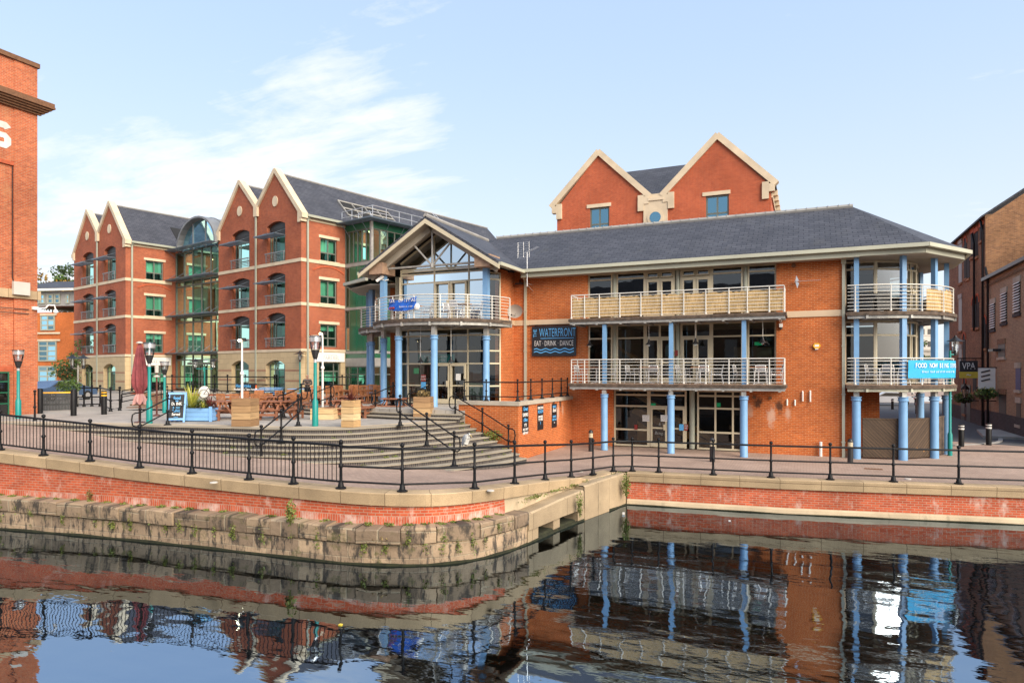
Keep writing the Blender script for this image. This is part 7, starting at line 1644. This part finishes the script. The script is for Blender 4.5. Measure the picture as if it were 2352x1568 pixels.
for s_ in (-1, 1): m.box(s_*q-.06, -.34, 0, s_*q+.06, -.301, .60)
m.build('boards', 'planter_blue', t, world=False); m = MB(); m.box(-q+.05, -.25, .1, q-.05, .25, .48); m.build('soil', 'soil', t, world=False)
lx, ly = (a[0]+b[0])/2, (a[1]+b[1])/2+.3; cq, sq = cos(R(20)), sin(R(20))
spiky('large yellow striped spiky plant at the left end of the blue planter', lx-q*.42*cq, ly-q*.42*sq, PZ+.45, 110, 1.15, 'leaf_lime', 4, wd=.034); spiky('dark red spiky plant at the right end of the blue planter', lx+q*.68*cq, ly+q*.68*sq, PZ+.45, 60, .75, 'leaf_red', 5)
spiky('small yellow plant trailing over the right front of the blue planter', lx+q*.5*cq, ly+q*.5*sq-.15, PZ+.47, 26, .4, 'leaf_lime', 6)
rr = random.Random(14); m = MB(); m.leaves((lx+q*.25*cq, ly+q*.25*sq, PZ+.62), (.5, .25, .3), 240, .12, rr, .2); tag(m.build('shrub', 'leaf_dark'), 'dark low shrub in the middle of the blue planter', 'plant')
# A-board
x, y, _ = gz(408, 968, PZ); t = thing('a_board', 'light blue A-board reading food and DRINK now being served', 'sign', (x, y, PZ), R(35)); hb = 1.18
def slab(m, sgn, u0, u1, z0, z1, th=.035, o_=0): 
    f = lambda z: sgn*(.30*(1-z/hb))
    m.ext([(u0, f(z0)+o_, z0), (u1, f(z0)+o_, z0), (u1, f(z1)+o_, z1), (u0, f(z1)+o_, z1)], (0, th, 0))
m = MB()
for sg in (-1, 1): slab(m, sg, -.34, -.27, 0, hb); slab(m, sg, .27, .34, 0, hb); slab(m, sg, -.269, .269, hb-.09, hb); slab(m, sg, -.269, .269, .08, .16)
m.build('frame', 'planter_blue', t, world=False)
for sg in (-1, 1): m = MB(); slab(m, sg, -.27, .27, .16, hb-.09, .02, .008 if sg < 0 else .0); m.build('board', 'board_black', t, world=False)
til = math.atan2(.30, hb)
for s_, sz, mt, z in (('food', .19, 'sign_cyan', .95), ('AND', .07, 'sign_cyan', .83), ('DRINK', .17, 'sign_white', .72), ('NOW', .13, 'sign_cyan', .56), ('BEING', .13, 'sign_cyan', .44), ('Served', .15, 'sign_white', .31), ('~~~', .12, 'sign_cyan', .21)):
    text('lettering', s_, sz, mt, t, (0, -.30*(1-z/hb)-.004, z), (R(90)-til, 0, 0), .75, .002, bold=.003)
# picnic tables
def picnic(label, loc, rz_):
    t = thing('picnic_table', label, 'picnic table', (0, 0, 0)); m = MB()
    for k in range(6): w_ = .62 if k not in (0, 5) else .48; m.box(-w_, -.58+k*.195, .72, w_, -.58+k*.195+.18, .76)
    m.build('tabletop', 'bench_wood', t)
    for k in range(4):
        m = MB((0, 0), 90*k); m.box(-.62, -1.06, .41, .62, -.93, .45); m.box(-.60, -.92, .41, .60, -.79, .45); m.build('seat', 'bench_wood', t)
        m = MB((0, 0), 90*k); m.bar((-.30, -.40, .70), (-.30, -.86, 0), .08, .045); m.bar((.30, -.40, .70), (.30, -.86, 0), .08, .045); m.build('leg', 'bench_wood', t)
        m = MB((0, 0), 90*k); m.box(-.50, -1.02, 0, -.42, -.94, .41); m.box(.42, -1.02, 0, .50, -.94, .41); m.box(-.50, -.99, .17, .50, -.955, .27); m.build('seat_post', 'bench_wood', t)
        m = MB((0, 0), 90*k); m.bar((0, -.98, .36), (0, -.0+.06, .36), .05, .09); m.build('bearer', 'bench_wood', t)
    return t
PT = picnic('', 0, 0); first = [1]
def put(proto, nm, px, yb, z, rz_, label, group):
    x, y, _ = gz(px, yb, z)
    if first[0] is not None and proto not in USED: USED.append(proto); KIDS[proto.name] = [o for o in bpy.data.objects if o.parent == proto]; proto.location = (x, y, z); proto.rotation_euler = (0, 0, rz_); tag(proto, label, None, group); return proto
    return dup(proto, (x, y, z), rz_, label, group)
USED = []
for px, yb, rz_, lb in ((500, 962, 25, 'half hidden by the square planter'), (634, 961, 20, 'nearest the middle stair handrail'), (640, 945, 24, 'right behind the one at the middle stair handrail'), (742, 947, 28, 'beside the teal lamp post and low pale planter'), (799, 958, 15, 'behind the pale planter with the red plant'), (806, 944, 18, 'second row, behind the pale planter'), (908, 951, 22, 'beside the terrace steps, left of the brown planter')):
    put(PT, '', px, yb, PZ, R(rz_), 'dark brown square picnic table, '+lb, 'picnic tables on the plaza')
# teak chairs and tables
def teak_chair():
    t = thing('teak_chair', '', 'chair', (0, 0, 0)); m = MB()
    for k in range(6): m.box(-.27, -.26+k*.09, .42, .27, -.26+k*.09+.075, .45)
    m.box(-.28, -.28, .36, .28, .26, .419); m.build('seat', 'teak', t); m = MB()
    for k in range(7): u = -.225+k*.075; m.ext([(u-.022, .22, .46), (u+.022, .22, .46), (u+.022, .30, .97), (u-.022, .30, .97)], (0, .025, 0))
    m.ext([(-.29, .295, .96), (.29, .295, .96), (.29, .31, 1.05), (-.29, .31, 1.05)], (0, .035, 0)); m.build('backrest', 'teak', t)
    for sx_ in (-1, 1):
        m = MB(); m.box(sx_*.25-.03, -.28, 0, sx_*.25+.03, -.22, .36); m.build('leg', 'teak', t); m = MB(); m.bar((sx_*.26, .22, 0), (sx_*.27, .31, 1.0), .055, .05); m.build('leg', 'teak', t)
    return t
def teak_table():
    t = thing('teak_table', '', 'table', (0, 0, 0)); m = MB()
    for k in range(7): m.box(-.8, -.45+k*.13, .71, .8, -.45+k*.13+.118, .745)
    m.box(-.74, -.40, .63, .74, .40, .709); m.build('tabletop', 'teak', t)
    for a in (-1, 1):
        for b in (-1, 1): m = MB(); m.box(a*.7-.04, b*.36-.04, 0, a*.7+.04, b*.36+.04, .63); m.build('leg', 'teak', t)
    return t
TC = teak_chair(); TT = teak_table()
SC = .84
for o in bpy.data.objects:
    if o.parent in (TC, TT):
        for v in o.data.vertices: v.co = v.co*SC
T_SETS = [(549, 941, 1.555, 'beside the blue planter', (0, 1, 2)), (595, 931, 1.555, 'under the Hot Drinks banner', (0, 1, 2, 3)), (624, 940, 1.555, 'behind the two middle picnic tables', (0, 1, 3)), (668, 929, 1.555, 'before the standing man', (0, 2, 3)), (700, 939, 1.555, 'beside the teal lamp post', (0, 1, 2)), (757, 924, 1.955, 'on the left of the terrace', (0, 1, 3)), (812, 922, 1.955, 'in the middle of the terrace', (0, 1, 2, 3)), (862, 921, 1.955, 'by the blue terrace columns', (0, 1, 2, 3))]
SIDE = (((-.38, -.72), 180, 'front left'), ((.38, -.72), 178, 'front right'), ((-.34, .72), 2, 'back left'), ((1.0, .05), -88, 'right end'))
for k, (px, yb, z, lb, use) in enumerate(T_SETS):
    rz_ = R((12, 22, 16, 25, 20, 20, 15, 24)[k]); tt = put(TT, '', px, yb, z, rz_, 'brown teak table '+lb, 'teak tables'); cx_, cy_ = tt.location[0], tt.location[1]
    for i in use:
        (dx, dy), a, sd_ = SIDE[i]; px_ = cx_+dx*cos(rz_)-dy*sin(rz_); py_ = cy_+dx*sin(rz_)+dy*cos(rz_); lab = 'teak chair, %s of the table %s' % (sd_, lb)
        if TC not in USED: USED.append(TC); KIDS[TC.name] = [o for o in bpy.data.objects if o.parent == TC]; TC.location = (px_, py_, z); TC.rotation_euler = (0, 0, rz_+R(a)); tag(TC, lab, None, 'teak chairs')
        else: dup(TC, (px_, py_, z), rz_+R(a+((k*37+i*13) % 17)-8), lab, 'teak chairs')
# blue tables by the forecourt wall
for px, yb, lb in ((617, 917, 'left of the Hot Drinks banner chairs'), (672-60+14, 911, 'right of the Hot Drinks banner'), (692, 915, 'behind the standing man')):
    x, y, _ = gz(px, yb, PZ); t = thing('blue_table', 'blue topped picnic table by the kerb wall, '+lb, 'table', (x, y, PZ), R(15), 'blue tables'); m = MB(); m.box(-.9, -.4, .68, .9, .4, .73); m.box(-.9, -.85, .40, .9, -.6, .44); m.build('tabletop', 'planter_blue', t, world=False)
    for s_ in (-1, 1): m = MB(); m.tube([(s_*.7, -.8, .4), (s_*.7, -.8, 0), (s_*.7, 0, .05), (s_*.7, .1, .68)], .03, 6); m.build('leg', 'black_iron', t, world=False)
# small things by the forecourt railing
x, y, _ = gz(577, 905, 1.78); t = thing('traffic_cone', 'orange and white traffic cone on the forecourt edge', 'cone', (x, y+.5, 1.78)); m = MB(); m.box(-.2, -.2, 0, .2, .2, .04); m.lathe([(.15, .04), (.10, .28)], 0, 0, 12); m.lathe([(.07, .45), (.03, .7)], 0, 0, 12); m.build('body', 'orange_plastic', t, world=False); m = MB(); m.lathe([(.10, .28), (.07, .45)], 0, 0, 12); m.build('band', 'sign_white', t, world=False)
x, y, _ = gz(472, 915, PZ); t = thing('round_table_top', 'white round table top tipped on its edge before the atrium', 'table top', (x, y, PZ)); m = MB((x, y), 20); m.ext([(.42*cos(R(15*k))-.1, 0, PZ+.5+.42*sin(R(15*k))) for k in range(24)], (0, .06, 0)); m.build('disc', 'sign_white', t); 
x, y, _ = gz(484, 916, PZ); t = thing('bicycle', 'dark bicycle leaning by the white round table top', 'bicycle', (x, y, PZ), R(25))
for q in (-.5, .5): m = MB(); m.tube([(q+.33*cos(R(18*k)), 0, .34+.33*sin(R(18*k))) for k in range(20)], .02, 5, closed=True); m.build('wheel', 'tyre', t, world=False)
m = MB(); m.tube([(-.5, 0, .34), (-.15, 0, .85), (.38, 0, .85), (.5, 0, .34)], .02, 5); m.tube([(-.15, 0, .85), (0, 0, .32), (.38, 0, .8)], .02, 5); m.tube([(.38, 0, .8), (.36, 0, 1.0), (.45, -.25, 1.02)], .015, 5); m.tube([(-.5, 0, .34), (0, 0, .32)], .015, 5); m.build('frame', 'black_iron', t, world=False); m = MB(); m.box(-.28, -.05, .9, -.04, .05, .95); m.build('saddle', 'tyre', t, world=False)
# ------------------------------------------------------------------ the man on the plaza
def skin_mesh(name, pts, edges, mat, parent, sub=2, root=0):
    me = bpy.data.meshes.new(name); me.from_pydata([p[:3] for p in pts], edges, []); o = bpy.data.objects.new(name, me); COL.objects.link(o)
    o.modifiers.new('skin', 'SKIN'); l = me.skin_vertices[0].data if me.skin_vertices else None
    if l is None:
        bm = bmesh.new(); bm.from_mesh(me); bm.verts.layers.skin.verify(); bm.to_mesh(me); bm.free(); l = me.skin_vertices[0].data
    for i, p in enumerate(pts): r_ = p[3]; l[i].radius = (r_ if isinstance(r_, tuple) else (r_, r_)); l[i].use_root = (i == root)
    sb = o.modifiers.new('sub', 'SUBSURF'); sb.levels = sub; sb.render_levels = sub
    dg = bpy.context.evaluated_depsgraph_get(); ev = o.evaluated_get(dg); m2 = bpy.data.meshes.new_from_object(ev); m2.name = name
    o.modifiers.clear(); o.data = m2; m2.materials.clear(); m2.materials.append(MATS[mat]); m2.polygons.foreach_set('use_smooth', [True]*len(m2.polygons)); o.parent = parent; return o
x, y, _ = gz(706, 921, PZ); man = thing('person', 'bald man in dark checked shirt and black trousers looking down at a phone', 'person', (x, y, PZ), R(35))
B = [(0, 0, .95, .15), (0, .01, 1.12, .145), (0, .02, 1.30, .17), (0, .02, 1.44, .12), (0, -.0, 1.52, .06), (0, -.03, 1.60, .075), (0, -.05, 1.70, .095), (0, -.04, 1.77, .055),
     (.10, 0, .90, .10), (.11, -.02, .50, .065), (.11, .02, .10, .045), (.12, -.10, .04, .04), (-.10, 0, .90, .10), (-.12, .01, .50, .065), (-.12, .04, .10, .045), (-.13, -.08, .04, .04),
     (.20, .02, 1.42, .065), (.27, .0, 1.16, .05), (.10, -.24, 1.12, .036), (-.20, .02, 1.42, .065), (-.27, .0, 1.16, .05), (-.08, -.25, 1.13, .036)]
E_ = [(0, 1), (1, 2), (2, 3), (3, 4), (4, 5), (5, 6), (6, 7), (0, 8), (8, 9), (9, 10), (10, 11), (0, 12), (12, 13), (13, 14), (14, 15), (3, 16), (16, 17), (17, 18), (3, 19), (19, 20), (20, 21)]
k = len(B)
for hx, s_ in ((18, 1), (21, -1)):
    bx0, by0, bz0, _ = B[hx]; B.append((bx0-s_*.03, by0-.05, bz0, .024)); pal = len(B)-1; E_.append((hx, pal))
    for i in range(4):
        l_ = (.045, .055, .052, .04)[i]; ox = (i-1.5)*.017; B.append((bx0-s_*.04+ox, by0-.08, bz0+.012, .0085)); E_.append((pal, len(B)-1)); B.append((bx0-s_*.045+ox-s_*.012, by0-.08-l_*.7, bz0+.03, .0075)); E_.append((len(B)-2, len(B)-1))
    B.append((bx0-s_*.055, by0-.05, bz0+.03, .009)); E_.append((pal, len(B)-1)); B.append((bx0-s_*.07, by0-.075, bz0+.045, .008)); E_.append((len(B)-2, len(B)-1))
# face: brow, nose, ears grow from the head
B += [(0, -.14, 1.685, .018), (.088, -.035, 1.69, .02), (-.088, -.035, 1.69, .02), (0, -.11, 1.635, .03)]; n_ = len(B); E_ += [(6, n_-4), (6, n_-3), (6, n_-2), (5, n_-1)]
body = skin_mesh('body', B, E_, 'skin', man, 2)
SH = [(0, 0, .86, .185), (0, .01, 1.12, .175), (0, .02, 1.32, .19), (0, .02, 1.44, .13), (0, 0, 1.50, .085), (.22, .02, 1.41, .085), (.285, .0, 1.15, .07), (.12, -.20, 1.12, .055), (-.22, .02, 1.41, .085), (-.285, .0, 1.15, .07), (-.10, -.21, 1.13, .055)]
skin_mesh('shirt', SH, [(0, 1), (1, 2), (2, 3), (3, 4), (3, 5), (5, 6), (6, 7), (3, 8), (8, 9), (9, 10)], 'plaid', man, 2)
skin_mesh('trousers', [(0, 0, .93, .16), (.10, 0, .86, .115), (.115, -.02, .50, .085), (.115, .02, .10, .07), (-.10, 0, .86, .115), (-.125, .01, .50, .085), (-.125, .04, .10, .07)], [(0, 1), (1, 2), (2, 3), (0, 4), (4, 5), (5, 6)], 'cloth_dark', man, 2)
for s_, yy in ((1, -.10), (-1, -.08)): skin_mesh('shoe', [(.12*s_, yy+.12, .05, .05), (.125*s_, yy-.0, .045, .05), (.13*s_, yy-.09, .035, .035)], [(0, 1), (1, 2)], 'tyre', man, 1)
m = MB(); m.box(-.02, -.345, 1.15, .055, -.335, 1.29) ; t = thing('phone', 'dark phone in the hands of the man on the plaza', 'phone', man.location, R(35)); m.build('case', 'lamp_dark', t, world=False)
for s_ in (-1, 1): m = MB(); m.ball((s_*.032, -.138, 1.705), .011, 6); m.build('eye', 'heron_black', man, world=False)
# ------------------------------------------------------------------ the heron on the rail
q0 = allp[1]; q1 = allp[2]; zt0 = cop_top(*q0)+1.065; zt1 = cop_top(*q1)+1.065
r_ = _ray(1072, 0); kk = r_[0]/r_[1]; fa, fb = q0[0]-kk*q0[1], q1[0]-kk*q1[1]; tt_ = fa/(fa-fb); hx, hy = q0[0]+(q1[0]-q0[0])*tt_, q0[1]+(q1[1]-q0[1])*tt_; hz_ = zt0+(zt1-zt0)*tt_+.026
her = thing('heron', 'grey heron hunched on the top rail of the canal railing', 'heron', (hx, hy, hz_), R(68))
skin_mesh('body', [(0, .04, .10, .040), (0, .02, .16, .070), (0, -.01, .225, .082), (0, -.035, .285, .070), (0, -.065, .325, .048), (0, -.10, .335, .037), (0, -.135, .325, .022), (0, -.04, .20, .06), (0, .085, .065, .026)],
          [(0, 1), (1, 2), (2, 3), (3, 4), (4, 5), (5, 6), (2, 7), (0, 8)], 'heron_white', her, 2, 1)
for s_, yl in ((1, .03), (-1, .01)):
    m = MB(); m.tube([(s_*.022, .03, .10), (s_*.022, yl+.01, .05), (s_*.022, yl, .006)], [.011, .006, .006], 6)
    for q in (-.5, 0, .5): m.tube([(s_*.022, yl, .006), (s_*.022+.022*q, yl-.04, .006)], .0045, 4)
    m.build('leg', 'heron_leg', her, world=False)
for s_ in (-1, 1):
    m = MB(); rg = []
    for z, w_, yy in ((.02, .010, .115), (.08, .035, .095), (.15, .058, .055), (.225, .066, .025), (.285, .052, .0), (.325, .022, -.02)): rg.append([(s_*(.052+.036*(w_/.066)*max(0, sin(a))), yy+w_*1.25*cos(a), z+.01*sin(a)) for a in [2*pi*j/12 for j in range(12)]])
    m.loft(rg, caps=True); m.build('wing', 'heron_grey', her, world=False, smooth=60)
m = MB(); m.tube([(0, -.135, .322), (0, -.19, .285), (0, -.235, .245)], [.017, .010, .002], 7); m.build('bill', 'heron_bill', her, world=False, smooth=50)
m = MB()
for s_ in (-1, 1): m.tube([(s_*.026, -.125, .345), (s_*.028, -.09, .358), (s_*.015, -.04, .352), (s_*.01, .02, .315)], [.006, .011, .009, .002], 6)
m.build('crest', 'heron_black', her, world=False)
for s_ in (-1, 1): m = MB(); m.ball((s_*.027, -.122, .335), .006, 6); m.build('eye', 'yellow_paint', her, world=False)
# lettering becomes plain mesh
dg = bpy.context.evaluated_depsgraph_get()
for o in [o for o in COL.objects if o.type == 'FONT']:
    me = bpy.data.meshes.new_from_object(o.evaluated_get(dg)); n = bpy.data.objects.new('lettering', me); COL.objects.link(n); n.parent = o.parent; n.location = o.location; n.rotation_euler = o.rotation_euler; n.scale = o.scale; bpy.data.objects.remove(o)
# keep the survey's own counters out of the scene's properties
for o in bpy.data.objects:
    if '_l' in o: del o['_l']
S.cycles.max_bounces = 8; S.cycles.transparent_max_bounces = 24; S.cycles.glossy_bounces = 4; S.cycles.diffuse_bounces = 3; S.cycles.caustics_reflective = False; S.cycles.caustics_refractive = False
